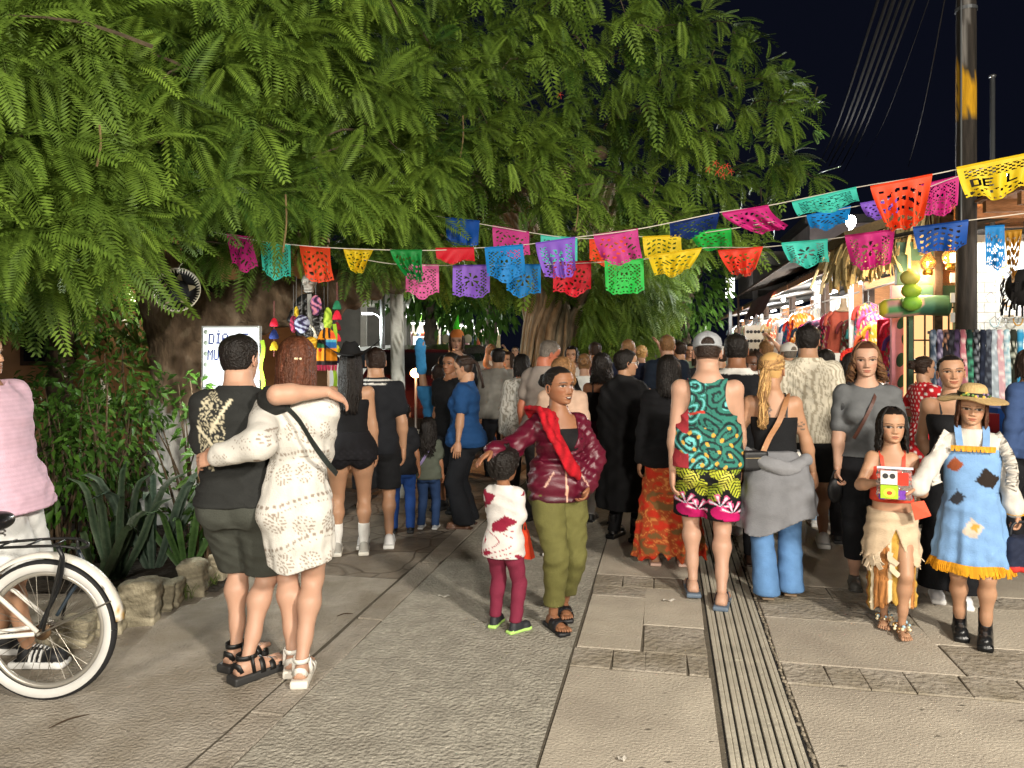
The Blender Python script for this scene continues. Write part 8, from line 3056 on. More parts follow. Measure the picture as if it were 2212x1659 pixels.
ht.build('cowboy_hat',mat('black_felt',mode='attr',rough=.9),hw_.root,smooth=True)
polo=ped('young man in black polo with white collar stripe beside the woman in cowboy hat',812,0,.1,1.68,'m','olive',('short','dark'),('none',''),('shorts','#141518'),('sneaker','#cfcfcf','#d8d8d4'),y=1182,wk=1.0,head=(-.25,-.1,0))
pst=lambda x,y,z:mixc(np.tile(lin('#15171c'),(len(x),1)),((z>polo.zf(.838))&(z<polo.zf(.846)),'#c8c6c0'),((z>polo.zf(.822))&(z<polo.zf(.828))&(np.abs(x)<.1),'#c8c6c0'))
polo.tee(pst,name='polo_shirt',h=.011,disp=.009,neck=.045)
ped('child with dark bun in black top and blue jeans seen from behind',868,0,.08,1.19,'k','brown',('bun','black'),('tee','#15161a'),('jeans','#20407c'),BSN,y=1150,wk=1.08)
cc=ped('small child with long dark curls in green vest and jeans seen from behind',925,0,-.1,1.03,'k','brown',('curly','black'),('tee','#4b5046'),('jeans','#1d3050'),('sneaker','#8a8d92','#b8b8b6'),y=1142,wk=1.1,hlen=2.0)
cc.strip('bag_strap',[cc.at(.80)+v for v in((.05,-.08,.01),(-.02,-.11,-.12),(-.09,-.09,-.22))],.025,.005,'#7a6f96',up=(.7,0,.6))
bw_=ped('woman in royal blue tee and black trousers in profile facing left',1008,0,PI/2-.15,1.61,'f','tan',('pony','dark'),('tee','#173d69'),('wide','#14161b'),('loafer','#5a3d2c','#4a3226'),y=1137,wk=1.18,hipk=1.1,head=(.1,-.28,0),hands={-1:(-.31,.02,.76),1:(.28,.16,.82)},elbow={-1:(-1,-.3,0)})
bw_.strip('hairband',[bw_.hpt((.34*math.sin(t),.02+.05*math.cos(2*t),.62+.40*math.cos(t)))for t in np.linspace(-1.5,1.5,13)],.02,.006,'#141416',up=(0,1,0))
ped('man in black tee and dark shorts half hidden behind the woman in blue',975,7.9,PI*.8,1.62,'m','brown',('short','black'),('tee','#141416'),('shorts','#1c1d22'),BSN)
cos_=ped('person in blue furry costume sleeve raising one arm beside the maroon car',948,8.6,.3,1.60,'m','tan',('short','dark'),('jacket','#2f6f9e'),('pants','#1a1c22'),BSN,hands={-1:(-.20,.10,1.72),1:(.2,.1,.85)},elbow={-1:(-1,-.2,-.6)},drop=.12)
cos_.wear('costume_mitt','',0,flat('#3580b4'),None,.008,2.2,.012,.02,[_ell(cos_.wr[-1]+np.array([0,0,.05]),(.06,.05,.10)),_cap(cos_.wr[-1],cos_.elb[-1],.055,.06)])
kid=ped('child in pointed green and orange hat with round ears riding high above the crowd',987,10.2,PI,1.88,'f','fair',('long','dark'),('long',lambda x,y,z:mixc(np.tile(lin('#141416'),(len(x),1)),((np.abs(x)<.12)&(z>1.3),'#d8d6d2'))),('pants','#1a1a1e'),BSN,face=1,mouth='round',bust=0)
hm=MB()
for i,(r_,z_,c_)in enumerate(((.36,.72,'#c8763a'),(.35,.86,'#d08a4a'),(.28,1.02,'#c87840'),(.16,1.18,'#48c02c'),(.09,1.38,'#54d034'),(.01,1.72,'#48c02c'))):
	pass
prof=[(.375,.68),(.37,.82),(.30,.98),(.18,1.10)]
Vh=[kid.hpt((r_*math.sin(a),-.03+r_*1.15*math.cos(a),z_))for r_,z_ in prof for a in np.linspace(0,2*PI,25)[:-1]]
hm.add(Vh,[(i*24+j,i*24+(j+1)%24,(i+1)*24+(j+1)%24,(i+1)*24+j)for i in range(3)for j in range(24)],lin('#c8763a'))
Vh=[kid.hpt((r_*math.sin(a)+dx,-.03+r_*math.cos(a),z_))for r_,z_,dx in((.20,1.06,0),(.17,1.25,.03),(.10,1.5,.0),(.01,1.85,-.06))for a in np.linspace(0,2*PI,17)[:-1]]
hm.add(Vh,[(i*16+j,i*16+(j+1)%16,(i+1)*16+(j+1)%16,(i+1)*16+j)for i in range(3)for j in range(16)],lin('#3fc428'))
hm.build('pointed_hat',clothm,kid.root,smooth=True)
for sd in(1,-1):
	em_=MB()
	em_.ball(kid.hpt((sd*.56,-.05,.62)),(.055,.012,.06),lin('#9a9a86'),16,8)
	em_.build('costume_ear',clothm,kid.root,smooth=True)
ws=ped('dark-haired woman in loose white striped blouse seen from behind',1128,8.0,-.2,1.60,'f','tan',('long','black'),('jacket',striped('#cfcbc2','#8f897c',55,0,.6)),('pants','#2a2a2c'),WSN,head=(-.3,-.1,0))
ped('grey-cropped man with reddened neck bowing his head',1166,7.4,-.7,1.76,'m',lin('#a8654c'),('crop','grey'),('tee','#8a8078'),('pants','#2c2a2a'),BSN,head=(.5,-.45,.1),lean=(0,.12))
ped('woman with frizzy light curls in beige top behind the woman in burgundy',1214,6.2,-.3,1.60,'f','olive',('curly','light'),('tee','#b79a86'),('pants','#3a3836'),WSN,hlen=1.1,head=(.4,-.1,0))
wj=ped('blond person in white jacket with black bag strap across the back',1262,8.4,-.1,1.61,'f','fair',('bun','light'),('jacket','#cfd0cc'),('pants','#5a5a58'),WSN)
wj.strip('bag_strap',[wj.at(.80)+v for v in((-.10,-.06,.05),(-.06,-.15,-.06),(.06,-.165,-.24),(.16,-.12,-.36))],.05,.01,'#111113',up=(.8,0,.6))
pb_=MB()
pb_.ball(wj.at(.66)+np.array([.16,-.15,0]),(.10,.05,.07),lin('#131316'),14,9)
pb_.build('hip_bag',mat('leather',mode='attr',rough=.5,var=.1),wj.root,smooth=True)
sk_=ped('dark-haired woman with bare shoulders in black top, short dark skirt and white socks',1300,7.4,-.35,1.62,'f','brown',('curly','black'),('tank','#121214'),('skirt','#3a1428',.33),('loafer','#141416','#101012'),hlen=1.35)
sk_.socks('#cfcdc8',.2)
ck=ped('person wrapped in a long black cloak and platform boots with glasses turned right',1350,0,-.6,1.66,'f','tan',('short','black'),('none',''),('pants','#101012'),('boot','#0f0f11','#0d0d0f'),y=1165,head=(.75,-.05,0),face=1,wk=1.05)
Uc=ck.U
cl_rows=[(.075*Uc,0,0,.150*Uc,.13*Uc),(.3*Uc,0,0,.155*Uc,.13*Uc),(.55*Uc,0,0,.150*Uc,.115*Uc),(.70*Uc,0,0,.150*Uc,.105*Uc),(.80*Uc,0,-.01,.125*Uc,.075*Uc),(.84*Uc,0,-.01,.07*Uc,.055*Uc),(.87*Uc,0,-.01,.045*Uc,.045*Uc)]
ck.wear('cloak','',.006,lambda x,y,z:np.tile(lin('#121214'),(len(x),1))*(1+.25*np.sin(40*x+8*np.sin(5*z)))[:,None],lambda X,Y,Z:.17*Uc-Z,.014,.8,.012,.02,[_rings(cl_rows,(8,.05,.7))]+[_ell(ck.sh[sd],(.07,.07,.07))for sd in(1,-1)],rough=.6)
gl=MB()
for sd in(1,-1):
	c=ck.hpt((sd*.155,.385,.50))
	Vg,Fg=tube([c+np.array([.026*math.cos(t)*math.cos(.75),-.026*math.cos(t)*math.sin(.75),.020*math.sin(t)])for t in np.linspace(0,2*PI,15)],.0028,5,cap=False)
	gl.add(Vg,Fg,lin('#c0b8b0'))
	gl.tube([ck.hpt((sd*.30,.30,.52)),ck.hpt((sd*.335,-.03,.50))],.003,5,lin('#c0b8b0'))
gl.build('glasses',mat('clip',mode='attr',rough=.3),ck.root)
os_=ped('woman with long straight black hair, black top and ragged orange print skirt',1445,0,-.1,1.62,'f','tan',('long','black'),('long','#121215'),('none',''),('flip','#8a5a48','#c9a898'),y=1220,hlen=1.5)
def orange_print(x,y,z):
	n=n3(x,y,z,23,1)+.6*n3(x,y,z,61,2)
	c=np.tile(lin('#b5502a'),(len(x),1))
	c[n>.35]=lin('#c8351f')
	c[n<-.5]=lin('#7a5a34')
	c[(n>-.1)&(n<.02)]=lin('#d88a4a')
	return c
os_.skirt(orange_print,top=.52,hem=.05,w=.165,d=.14,g=.008,pleat=(8,.06,.3),name='skirt',h=.010,disp=.010,clip=lambda X,Y,Z:.12+.10*np.sin(11*X+1)*np.sin(9*Y+2)+.02*np.sin(60*X)-Z)
ped('man in black pullover over a white collar with thick dark hair',1590,6.0,-.25,1.79,'m','brown',('short','black'),('long',lambda x,y,z:mixc(np.tile(lin('#131418'),(len(x),1)),(z>1.475,'#d0cec8'))),('pants','#17181c'),('loafer','#3a261c','#2a1c14'),wk=1.02)
ped('dark-skinned woman looking back beside the man in black pullover',1628,6.9,PI*.75,1.64,'f','dark',('long','dark'),('tee','#2c2a2a'),('pants','#202124'),WSN,face=1)
ss=ped('tall man in loose cream striped shirt walking away',1745,0,-.30,1.87,'m','olive',('short','black'),('jacket',striped('#c9c2b0','#9a917e',60,0,.62)),('shorts','#17181b'),('sneaker','#c4c4c2','#d8d8d4','#a8a8a6'),y=1178,wk=1.06,head=(.3,0,0))
ped('dark-haired companion in blue jeans and white trainers behind the striped shirt',1782,7.3,-.2,1.66,'m','brown',('short','black'),('tee','#1a2433'),('jeans','#8fa6bd'),('sneaker','#d4d4d2','#dededa'),step=.1,head=(.6,0,0))
cp=ped('person in white cap facing left by the lit stalls',1553,9.2,.9,1.68,'m','tan',('short','dark'),('tee','#38383a'),('pants','#26272a'),BSN)
ball_cap(cp,'#c9c7c2')
cp2=ped('person in white sun hat beside the companion in jeans',1703,9.6,.3,1.72,'m','tan',('short','grey'),('tee','#b8b4ac'),('shorts','#6a6458'),BSN)
ball_cap(cp2,'#d0cec8')
b=G(1872,1277)
yw=PI-.36
gs=Person('curly-haired woman in plain grey tee and black trousers walking towards the camera',b,yw,1.72,'f','fair',wk=1.04,hipk=1.0,feet={1:(.07,-.12),-1:(-.06,.10)},hands={1:LP(b,yw,1806,1040,-.04),-1:(-.18,.16,.92)},elbow={1:(.8,-.6,0)},head=(.03,-.06,.03),voxel=.011,curl={1:.7},palm={1:(-1,.3,0)})
gs.body('brown',2,smile=.3,hairline=.82)
gs.long_hair('brown',1.18,n=210,az=(1.05,5.23),wave=.03,curl=.085,back=.02,width=.030,splay=6.0,col2='light',vol=1.04)
gs.tee(lambda x,y,z:np.tile(lin('#5c5e60'),(len(x),1)),sleeve=.80,hem=.55,g=.011,name='tee_shirt',disp=.012,fs=1.25,h=.009,hemfl=.014,loose=.98)
gs.trousers(flat('#15161a'),end=.12,top=.55,name='trousers',disp=.006)
gs.shoes('loafer','#4c4a46','#3a3834')
gs.strip('bag_strap',[gs.at(.80)+v for v in((-.085,-.10,.03),(-.075,.0,.07),(-.03,.125,-.05),(.03,.155,-.18),(.09,.14,-.30))],.022,.006,'#4a2a20',up=(.8,.2,.5))
gs.strip('shoulder_bag_strap',[gs.at(.80)+v for v in((.13,-.10,.0),(.14,.0,.035),(.145,.08,-.06),(.16,.06,-.2))],.03,.006,'#16181c',up=(1,0,0))
t=thing('phone_pouch','dark rounded pouch held in the hand of the woman in grey','pouch',gs.world(gs.wr[1]+np.array([.015,.05,-.12])),.1)
b_=MB()
b_.ball((0,0,-.03),(.055,.022,.085),lin('#16171b'),16,10)
b_.build('pouch_body',mat('leather'),t,smooth=True)
b_=MB()
b_.tube(smooth_curve([(-.03,0,.04),(0,0,.11),(.03,0,.04)],8),.006,5,lin('#16171b'))
b_.build('handle',mat('leather'),t,smooth=True)
b=G(2056,1296)
yw=PI-.40
sw=Person('smiling woman with hair pulled back, in black, behind the girl in straw hat',b,yw,1.635,'f','olive',wk=.98,hipk=1.0,feet={1:(.09,-.02),-1:(-.06,.05)},hands={1:LP(b,yw,2020,1010,.02),-1:(-.2,.08,.84)},head=(-.05,.02,.05),voxel=.011)
sw.body('black',2,smile=1.0,hairline=.82)
sw.long_hair('black',n=110,gather=(0,-.48,.58),az=(.9,5.38),width=.035,vol=1.015)
sw.wear('camisole','torso bust',.009,flat('#131316'),lambda X,Y,Z:np.maximum(Z-sw.zf(.765),sw.zf(.5)-Z),.003,h=.010)
for sd in(1,-1):
	sw.strip('shoulder_strap',[sw.at(.765)+np.array([sd*.07,-.09,0]),sw.at(.82)+np.array([sd*.078,-.02,.025]),sw.at(.80)+np.array([sd*.075,.05,.02]),sw.at(.76)+np.array([sd*.07,.09,0])],.012,.004,'#131316',up=(1,0,0))
sw.trousers(flat('#121317'),end=.05,top=.60,name='trousers',flare=2.2,kneek=1.35,loose=1.05,disp=.009)
sw.shoes('sneaker','#c9cacd','#dddcda')
fh=ped('woman with red flowers in her dark hair behind the woman in grey',1838,6.6,-.25,1.64,'f','tan',('long','black'),('tee','#1c1c20'),('pants','#1a1a1e'),BSN)
fb=MB()
for k in range(9):
	q=fh.hpt((.30*math.sin(k*.4-1.6),-.1,.78+.26*math.cos(k*.4-1.6)))
	for j in range(5):
		a=j/5*2*PI
		fb.ball(q+np.array([.018*math.cos(a),-.02,.018*math.sin(a)]),.014,lin('#b81c20' if k%2 else '#c8402a'),7,5)
fb.build('flower_band',clothm,fh.root,smooth=True)
def dots(c0,c1,k=38):
	a,b=lin(c0),lin(c1)
	def f(x,y,z):
		u=np.arctan2(x,y)*.16
		m=(np.sin(u*k*6.28/2)*np.sin(z*k*6.28/2)>.55)
		c=np.tile(a,(len(x),1))
		c[m]=b
		return c
	return f
ped('dark-haired woman in red polka dot dress by the scarf rail',1996,7.2,-1.5,1.60,'f','olive',('bun','dark'),('tee',dots('#b01c24','#e0d8d4',26)),('skirt',dots('#b01c24','#e0d8d4',26),.35),BSN,hands={-1:(-.22,.18,1.0),1:(.2,.2,1.0)})
re_=ped('dark-haired person in blue denim jacket half cut by the right edge',2222,6.3,.4,1.66,'f','tan',('long','dark'),('jacket','#3a4f78'),('pants','#1c1d22'),BSN)
# ---------------------------------------------------------------- the crowd further down the street
nv=ped('cropped-haired man in navy tee with turquoise back print',1441,9.0,.05,1.82,'m','fair',('crop','light'),('tee',lambda x,y,z:mixc(np.tile(lin('#16202e'),(len(x),1)),((y<0)&(((x+.0)/.10)**2+((z-1.30)/.085)**2<1),'#c08a6a'),((y<0)&(((x)/.09)**2+((z-1.285)/.085)**2<1),'#38a8b8'),((y<0)&(((x+.03)/.02)**2+((z-1.27)/.02)**2<1),'#16303a'))),('shorts','#2a2c34'),BSN)
ped('tall light-haired man in navy tee beside the black cloak',1357,9.4,-.2,1.77,'m','fair',('crop','light'),('tee','#161c30'),('shorts','#34302c'),BSN)
mk=[(1075,9.6,.4,1.66,'m','tan',('short','black'),'#7c7a74'),(1098,11,2.6,1.6,'f','olive',('long','dark'),'#8a3a3a'),(1060,12.4,.1,1.72,'m','fair',('crop','light'),'#b7b2aa'),(1235,10.4,2.9,1.68,'f','tan',('long','black'),'#b9b0a8'),(1285,10.8,.2,1.74,'m','brown',('short','dark'),'#6a2c2c'),(1318,11.6,3.3,1.7,'m','tan',('short','black'),'#a6a29a'),(1385,10.8,-.3,1.7,'f','fair',('bun','blond'),'#b9bfc6'),(1405,12.0,2.8,1.64,'f','brown',('curly','dark'),'#7d3f2c'),(1468,11.0,.3,1.75,'m','tan',('short','dark'),'#4a5a4a'),(1490,12.8,3.0,1.72,'m','olive',('short','black'),'#8a3030'),(1510,10.2,-.1,1.66,'f','tan',('long','dark'),'#3a3a40'),(1655,10.5,.2,1.76,'m','fair',('short','light'),'#58626c'),(1600,11.8,2.9,1.70,'f','tan',('long','brown'),'#a08a70'),(1340,13.5,.1,1.72,'m','tan',('afro','black'),'#9a9488'),(1250,13.2,2.7,1.66,'f','fair',('pony','blond'),'#c0b8b0'),(1425,14.2,.2,1.7,'m','brown',('short','black'),'#31485e')]
desc={'#7c7a74':'grey','#8a3a3a':'brick red','#b7b2aa':'pale','#b9b0a8':'bone','#6a2c2c':'maroon','#a6a29a':'light grey','#b9bfc6':'pale blue','#7d3f2c':'rust','#4a5a4a':'moss green','#8a3030':'red','#3a3a40':'charcoal','#58626c':'slate','#a08a70':'tan','#9a9488':'stone grey','#c0b8b0':'oat','#31485e':'steel blue'}
hs={'short':'short','long':'long','crop':'cropped','bun':'tied-up','curly':'curly','afro':'full','pony':'ponytailed'}
near_crowd=[]
for(x,d,yw,H,sx,sk2,hr,c)in mk:
	fc='facing the camera' if 1.8<yw<4.4 else 'seen from behind'
	near_crowd.append(ped(f'{hs[hr[0]]} {hr[1]} haired person in {desc[c]} top {fc} amid the crowd',x,d,yw,H,sx,sk2,hr,('tee' if H>1.67 else 'long',c),(('pants','jeans','shorts')[int(d*10)%3],('#24262c','#33486a','#4a453e')[int(d*10)%3]),BSN,face=1,group='crowd in the street',hands={1:(.22,.22,1.0*H)}if len(near_crowd)in(1,6,11)else None,elbow={1:(.8,-.2,-.6)}if len(near_crowd)in(1,6,11)else None))
rc=np.random.default_rng(77)
shirt_n=[('white','#c9c6c0'),('grey','#77767a'),('black','#1b1b1e'),('red','#8f2a2a'),('orange','#b0602c'),('blue','#2f4f80'),('green','#3f5f44'),('yellow','#b59a3c'),('pink','#b87f8c'),('brown','#5e4636')]
obj_cloth=mat('crowd_cloth',mode='obj',rough=.9,var=.12)
where=['under the fig tree','right of the fig trunk','in the middle of the street','before the far lamps','near the lit stalls','by the sunglasses board']
cnt=0
used=set()
for d in(15.5,17,19,21.5,24,27,30):
	for k in range(9):
		x=(1040+560*(k+rc.uniform(.1,.9))/9)
		if d<17 and 1130<x<1255:
			continue
		src=near_crowd[rc.integers(0,len(near_crowd))].root
		c=copy_tree(src)
		q=P(x,HZ,d)
		c.location=(q[0],q[1],0)
		c.rotation_euler=(0,0,rc.choice([rc.normal(0,.5),PI+rc.normal(0,.5)]))
		s_=rc.choice([rc.uniform(.90,1.08),rc.uniform(.90,1.08),.72])
		c.scale=(s_,s_,s_)
		nm,col=shirt_n[cnt%10]
		away=abs(c.rotation_euler[2])<1.6
		for ch in c.children:
			if ch.name.startswith(('tee_shirt','shirt')):
				ch.data=ch.data.copy()
				ch.data.materials.clear()
				ch.data.materials.append(obj_cloth)
				ch.color=(*lin(col),1)
		w_=where[0 if x<1130 else 1 if x<1280 else 2 if x<1380 else 3 if x<1470 else 4 if x<1560 else 5]
		row={15.5:'first',17:'second',19:'third',21.5:'fourth',24:'fifth',27:'sixth',30:'farthest'}[d]
		lab=f'person in {nm} top {"walking off" if away else "coming nearer"} {w_}, {row} far row'
		tag(c,lab,'person','far crowd down the street')
		cnt+=1
# ---------------------------------------------------------------- bicycle and things people carry
hub=P(100,1366,3.69)
Rw=.335
hub[2]=Rw
bk=thing('bicycle','white cruiser bicycle with whitewall tyre and dark saddle at the left edge','bicycle',(hub[0],hub[1],0),0.02)
white_p=mat('bike_white',lin('#cfccc4'),rough=.35,spec=.5,var=.06,vscale=20,coat=.3)
def wheel(px):
	for nm,prof,m_ in(('tyre',None,None),):
		pass
	t_=MB()
	ring=lambda r_,y=0:[(px+r_*math.cos(a),y,Rw+r_*math.sin(a))for a in np.linspace(0,2*PI,65)]
	V,F=tube(ring(Rw-.024),.026,12,cap=False,up=(0,1,0))
	t_.add(V,F,lin('#19191b'))
	w_=t_.build('wheel',mat('tyre_black',mode='attr',rough=.85,var=.1),bk,smooth=True)
	t_=MB()
	prof=[(Rw-.012,.0215),(Rw-.02,.0265),(Rw-.045,.0255),(Rw-.054,.016)]
	for sd in(1,-1):
		V,F=[],[]
		for r_,y in prof:
			V+=[(px+r_*math.cos(a),sd*y,Rw+r_*math.sin(a))for a in np.linspace(0,2*PI,65)[:-1]]
		F=[(i*64+j,i*64+(j+1)%64,(i+1)*64+(j+1)%64,(i+1)*64+j)for i in range(3)for j in range(64)]
		t_.add(V,F,lin('#bdbcb8'))
	t_.build('whitewall',mat('whitewall_rubber',mode='attr',rough=.6,var=.08),w_,smooth=True)
	t_=MB()
	V,F=tube(ring(Rw-.064),.014,8,cap=False,up=(0,1,0))
	t_.add(V,F,lin('#a9a59c'))
	t_.build('rim',mat('rim_metal',mode='attr',rough=.35,metal=.6,var=.1),w_,smooth=True)
	sp=MB()
	sp.tube([(0,0,0),(1,0,0)],.0014,5)
	sme=sp.mesh('spoke')
	sme.materials.append(mat('spoke_steel',lin('#8f8a80'),rough=.35,metal=.8,var=.1))
	for k in range(36):
		a=k/36*2*PI
		sd=1 if k%2 else-1
		a0=a+(.55 if(k//2)%2 else-.55)
		p0=np.array([px+.03*math.cos(a0),sd*.028,Rw+.03*math.sin(a0)])
		p1=np.array([px+(Rw-.07)*math.cos(a),sd*.004,Rw+(Rw-.07)*math.sin(a)])
		o=part('spoke',sme,None,w_)
		v=Vector(p1-p0)
		o.location=tuple(p0)
		o.rotation_euler=v.to_track_quat('X','Z').to_euler()
		o.scale=(v.length,1,1)
	t_=MB()
	t_.tube([(px,-.05,Rw),(px,.05,Rw)],.022,12,lin('#4a3a2a'))
	t_.tube([(px,-.035,Rw),(px,-.025,Rw)],.04,16,lin('#5a4630'))
	t_.tube([(px,-.075,Rw),(px,.075,Rw)],.007,8,lin('#8a8478'))
	t_.build('hub',mat('rusty_metal',mode='attr',rough=.6,metal=.4,var=.3),w_,smooth=True)
wheel(0.0)
wheel(-1.06)
f=MB()
seat=np.array([-.36,0,.62])
bb=np.array([-.44,0,.29])
head_=np.array([-.86,0,.80])
f.tube([bb,seat+np.array([.03,0,.10])],.016,10)
f.tube(smooth_curve([bb,(-.62,0,.50),head_-np.array([0,0,.06])],12),.018,10)
f.tube(smooth_curve([seat,(-.60,0,.70),head_],12),.016,10)
for sd in(1,-1):
	f.tube([bb+np.array([0,sd*.02,0]),(-.02,sd*.06,Rw)],.011,8)
	f.tube([seat+np.array([0,sd*.015,0]),(-.18,sd*.055,.50),(-.005,sd*.062,Rw+.01)],.010,8)
f.tube([head_-np.array([.02,0,.12]),head_+np.array([.03,0,.1])],.02,10)
for sd in(1,-1):
	f.tube([head_-np.array([0,0,.12])+np.array([0,sd*.05,0]),(-1.06,sd*.055,Rw)],.012,8)
f.build('frame',white_p,bk,smooth=True)
fd=MB()
an=np.linspace(R(-3)+.18,R(140),34)
for wv in(0,):
	V,F=[],[]
	rr=Rw+.028
	for a in an:
		for(dr,y)in((-.012,-.034),(.004,-.026),(.010,0),(.004,.026),(-.012,.034),(-.014,.032),(.002,.024),(.007,0),(.002,-.024),(-.014,-.032)):
			V.append(((rr+dr)*math.cos(a),y,Rw+(rr+dr)*math.sin(a)))
	F=[(i*10+j,i*10+(j+1)%10,(i+1)*10+(j+1)%10,(i+1)*10+j)for i in range(len(an)-1)for j in range(10)]+[tuple(range(9,-1,-1)),tuple(range((len(an)-1)*10,len(an)*10))]
	V=np.array(V)
	ang=np.arctan2(V[:,2]-Rw,V[:,0])
	c=np.tile(lin('#d2cfc6'),(len(V),1))
	c[(ang<.27)&(np.sin(190*V[:,0]+80*V[:,1])>.3)]=lin('#a8843a')
	c[(np.abs(ang-.62)<.03)&(np.sin(300*V[:,1])>.2)]=lin('#3a342c')
	fd.add(V,F,c)
fd.build('mudguard',mat('bike_white_worn',mode='attr',rough=.35,spec=.5,var=.08,coat=.3),bk,smooth=True)
st=MB()
for sd in(1,-1):
	a=.42
	st.tube([(0,sd*.06,Rw),((Rw+.02)*math.cos(a),sd*.034,Rw+(Rw+.02)*math.sin(a))],.004,6)
st.build('mudguard_stay',mat('spoke_steel'),bk)
s_=MB()
me=solid([_ell((-.27,0,.86),(.09,.105,.035)),_ell((-.40,0,.865),(.13,.045,.028)),_ell((-.24,0,.845),(.06,.10,.035))],h=.008,k=.04,color=lin('#141416'),name='saddle')
part('saddle',me,mat('saddle_vinyl',mode='attr',rough=.32,spec=.5,var=.05),bk)
s_.tube([seat,(-.33,0,.82)],.013,10,lin('#9a968c'))
for sd in(1,-1):
	V,F=tube([np.array([-.25+.016*math.cos(t*6.283*3),sd*.06+.016*math.sin(t*6.283*3),.77+.06*t])for t in np.linspace(0,1,40)],.0035,5)
	s_.add(V,F,lin('#55534e'))
	s_.tube([(-.42,sd*.02,.84),(-.30,sd*.03,.81),(-.22,sd*.06,.83)],.005,6,lin('#55534e'))
s_.build('seat_post',mat('bike_steel',mode='attr',rough=.4,metal=.5),bk,smooth=True)
rk_=MB()
for sd in(1,-1):
	rk_.tube(smooth_curve([(-.30,sd*.05,.735),(-.05,sd*.07,.75),(.10,sd*.07,.752),(.17,sd*.05,.735)],14),.007,7)
	rk_.tube(smooth_curve([(.11,sd*.07,.75),(.105,sd*.075,.66),(.03,sd*.078,Rw+.02)],10),.007,7)
rk_.tube(smooth_curve([(.17,.05,.735),(.195,0,.732),(.17,-.05,.735)],8),.007,7)
for x in(-.18,-.06,.06):
	rk_.tube([(x,-.065,.75),(x,.065,.75)],.005,6)
rk_.build('carrier',blackm,bk,smooth=True)
lk=MB()
lk.tube(smooth_curve([(.10,-.08,.75),(.125,-.085,.70),(.10,-.05,.62),(.06,-.02,.52),(.03,-.04,.44),(.0,-.05,.36)],24),.010,8,lin('#16181b'))
lk.tube(smooth_curve([(.12,.06,.70),(.16,.05,.60),(.10,.03,.5),(.05,.0,.4)],16),.009,8,lin('#25303a'))
lk.build('cable_lock',mat('lock_vinyl',mode='attr',rough=.4),bk,smooth=True)
ch=MB()
ch.tube([bb+np.array([0,-.05,0]),(0,-.045,Rw)],.008,6,lin('#6a5232'))
V,F=tube([np.array(bb)+np.array([.085*math.cos(a),-.05,.085*math.sin(a)])for a in np.linspace(0,2*PI,33)],.007,6,cap=False)
ch.add(V,F,lin('#8a7a5a'))
ch.tube([bb+np.array([0,-.06,0]),bb+np.array([.12,-.07,-.10])],.010,6,lin('#8a8478'))
ch.box(bb+np.array([.12,-.11,-.10]),(.08,.09,.02),lin('#222222'))
ch.build('chain',mat('rusty_metal'),bk,smooth=True)
hb_=MB()
hb_.tube(smooth_curve([(-.60,-.32,.98),(-.78,-.30,1.02),(-.86,-.06,.96),(-.85,0,.93),(-.86,.06,.96),(-.78,.30,1.02),(-.60,.32,.98)],24),.011,8)
hb_.build('handlebar',steel,bk,smooth=True)
bg_=thing('paper_bag','glowing orange triangular bag hanging from the boy\'s hand','bag',boy.world(boy.wr[1]+np.array([.02,.05,-.055])),-.45)
b_=MB()
b_.add([(-.018,-.012,0),(.018,-.012,0),(.018,.012,0),(-.018,.012,0),(-.055,-.03,-.17),(.055,-.03,-.17),(.055,.03,-.17),(-.055,.03,-.17)],[(0,1,2,3),(7,6,5,4),(0,4,5,1),(1,5,6,2),(2,6,7,3),(3,7,4,0)])
b_.build('bag_body',mat('orange_plastic',lin('#d8482c'),rough=.35,var=.06),bg_)
b_=MB()
b_.tube(smooth_curve([(-.012,0,0),(0,0,.05),(.012,0,0)],7),.004,5)
b_.build('handle',mat('orange_plastic'),bg_)
mid=(gir.wr[1]+gir.wr[-1])/2+np.array([.0,.075,.02])
cb_=thing('sweets_bag','clear plastic bag of sweets with lime and purple packets in the girl\'s hands','bag',gir.world(mid),gir.root.rotation_euler[2])
me=solid([_box((0,0,-.005),(.092,.018,.088),.016)],h=.006,disp=.008,fs=3.2,color=(.8,.8,.8),name='clear_pouch')
part('clear_pouch',me,mat('clear_plastic',(.95,.95,.97),rough=.08,trans=.92,var=0,spec=.6),cb_)
b_=MB()
b_.box((.03,.024,.035),(.085,.012,.075),lin('#d6d6d2'))
for sx in(.012,.048):
	V,F=tube([(sx,.030,.045),(sx,.034,.045)],.015,14)
	b_.add(V,F,lin('#3a3a3c'))
b_.build('card_packet',clothm,cb_)
b_=MB()
b_.box((.028,.024,-.045),(.09,.014,.075),lin('#9ab92c'))
b_.ball((.028,.031,-.05),(.032,.004,.026),lin('#c8d84a'),12,6)
b_.ball((.028,.034,-.05),(.016,.003,.012),lin('#b04a2c'),10,6)
b_.build('lime_packet',clothm,cb_)
b_=MB()
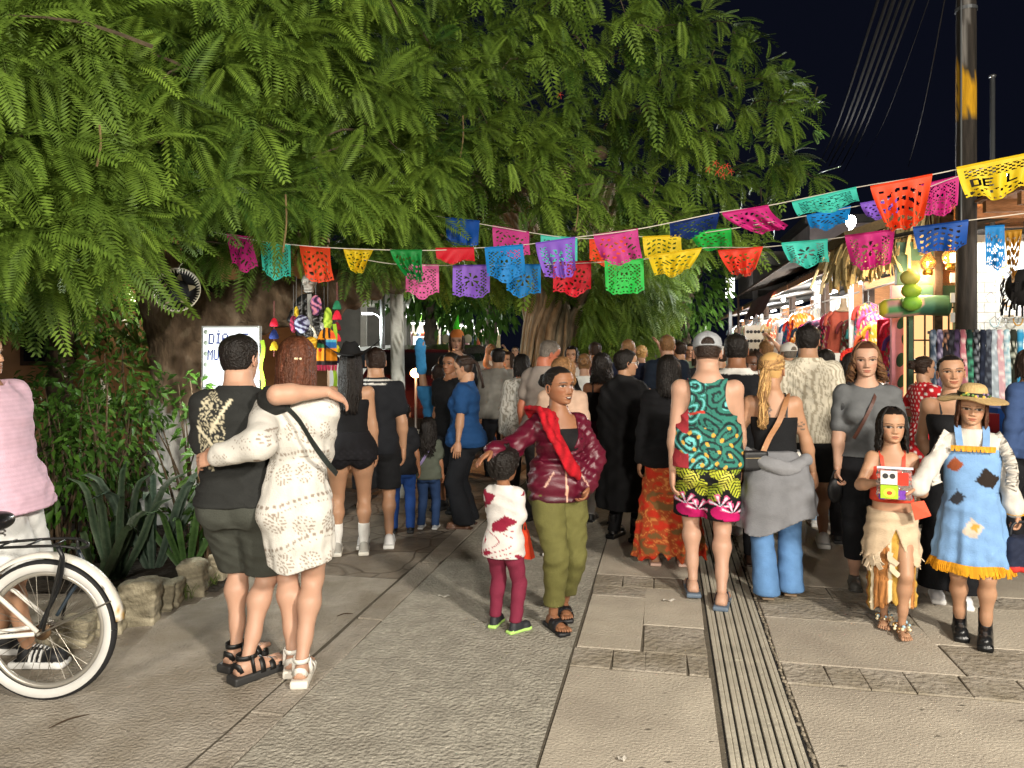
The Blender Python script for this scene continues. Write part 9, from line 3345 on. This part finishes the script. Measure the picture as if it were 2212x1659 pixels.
b_.box((.065,.014,-.075),(.03,.012,.03),lin('#5a2c8a'))
b_.box((-.03,.018,-.06),(.05,.012,.05),lin('#6a3a9a'))
b_.box((-.04,.016,.03),(.06,.012,.07),lin('#c03a2c'))
b_.build('purple_packet',clothm,cb_)
b_=MB()
b_.box((-.003,.0,.088),(.185,.016,.012),lin('#cfcbd4'))
b_.build('zip_edge',clothm,cb_)
o=thing('paper_tag','crumpled coral paper corner below the girl\'s hands','paper',gir.world(gir.wr[-1]+np.array([-.06,.03,-.13])),0)
b_=MB()
b_.add([(-.05,0,.05),(.03,.01,.06),(.06,-.01,-.02),(-.02,.01,-.05),(-.05,0,.045),(.03,.014,.055),(.06,-.006,-.025),(-.02,.014,-.055)],[(0,1,2,3),(7,6,5,4)],lin('#d0543c'))
b_.build('paper_sheet',clothm,o)
db=thing('treat_bag','dark blue bag with red edge in the hand of the girl in straw hat','bag',hat.world(hat.wr[-1]+np.array([-.02,.03,-.19])),PI)
me=solid([_box((0,0,-.04),(.10,.06,.10),.03)],h=.008,disp=.01,fs=2,color=lambda x,y,z:mixc(np.tile(lin('#1d2438'),(len(x),1)),(z<-.10,'#b8342c')),name='bag_body')
part('bag_body',me,mat('cloth'),db)
b_=MB()
b_.tube(smooth_curve([(-.06,0,.05),(-.04,0,.13),(.04,0,.13),(.06,0,.05)],12),.009,6,lin('#14161c'))
b_.build('handle',mat('leather'),db,smooth=True)
qb=blo.at(.60)+np.array([-.145,-.145,-.02])
pb2=thing('shoulder_bag','small black bag at the left hip of the blonde woman','bag',blo.world(qb),.1)
me=solid([_box((0,0,-.02),(.085,.03,.065),.02)],h=.007,k=.01,color=lin('#141518'),name='bag_body')
part('bag_body',me,mat('leather'),pb2)
b_=MB()
b_.box((0,-.032,.0),(.15,.006,.004),lin('#8a7a5a'))
V,F=tube([(.06+.012*math.cos(t),-.01,.06+.012*math.sin(t))for t in np.linspace(0,2*PI,13)],.003,5,cap=False)
b_.add(V,F,lin('#a89468'))
b_.build('buckle',mat('clip',mode='attr',rough=.3),pb2)
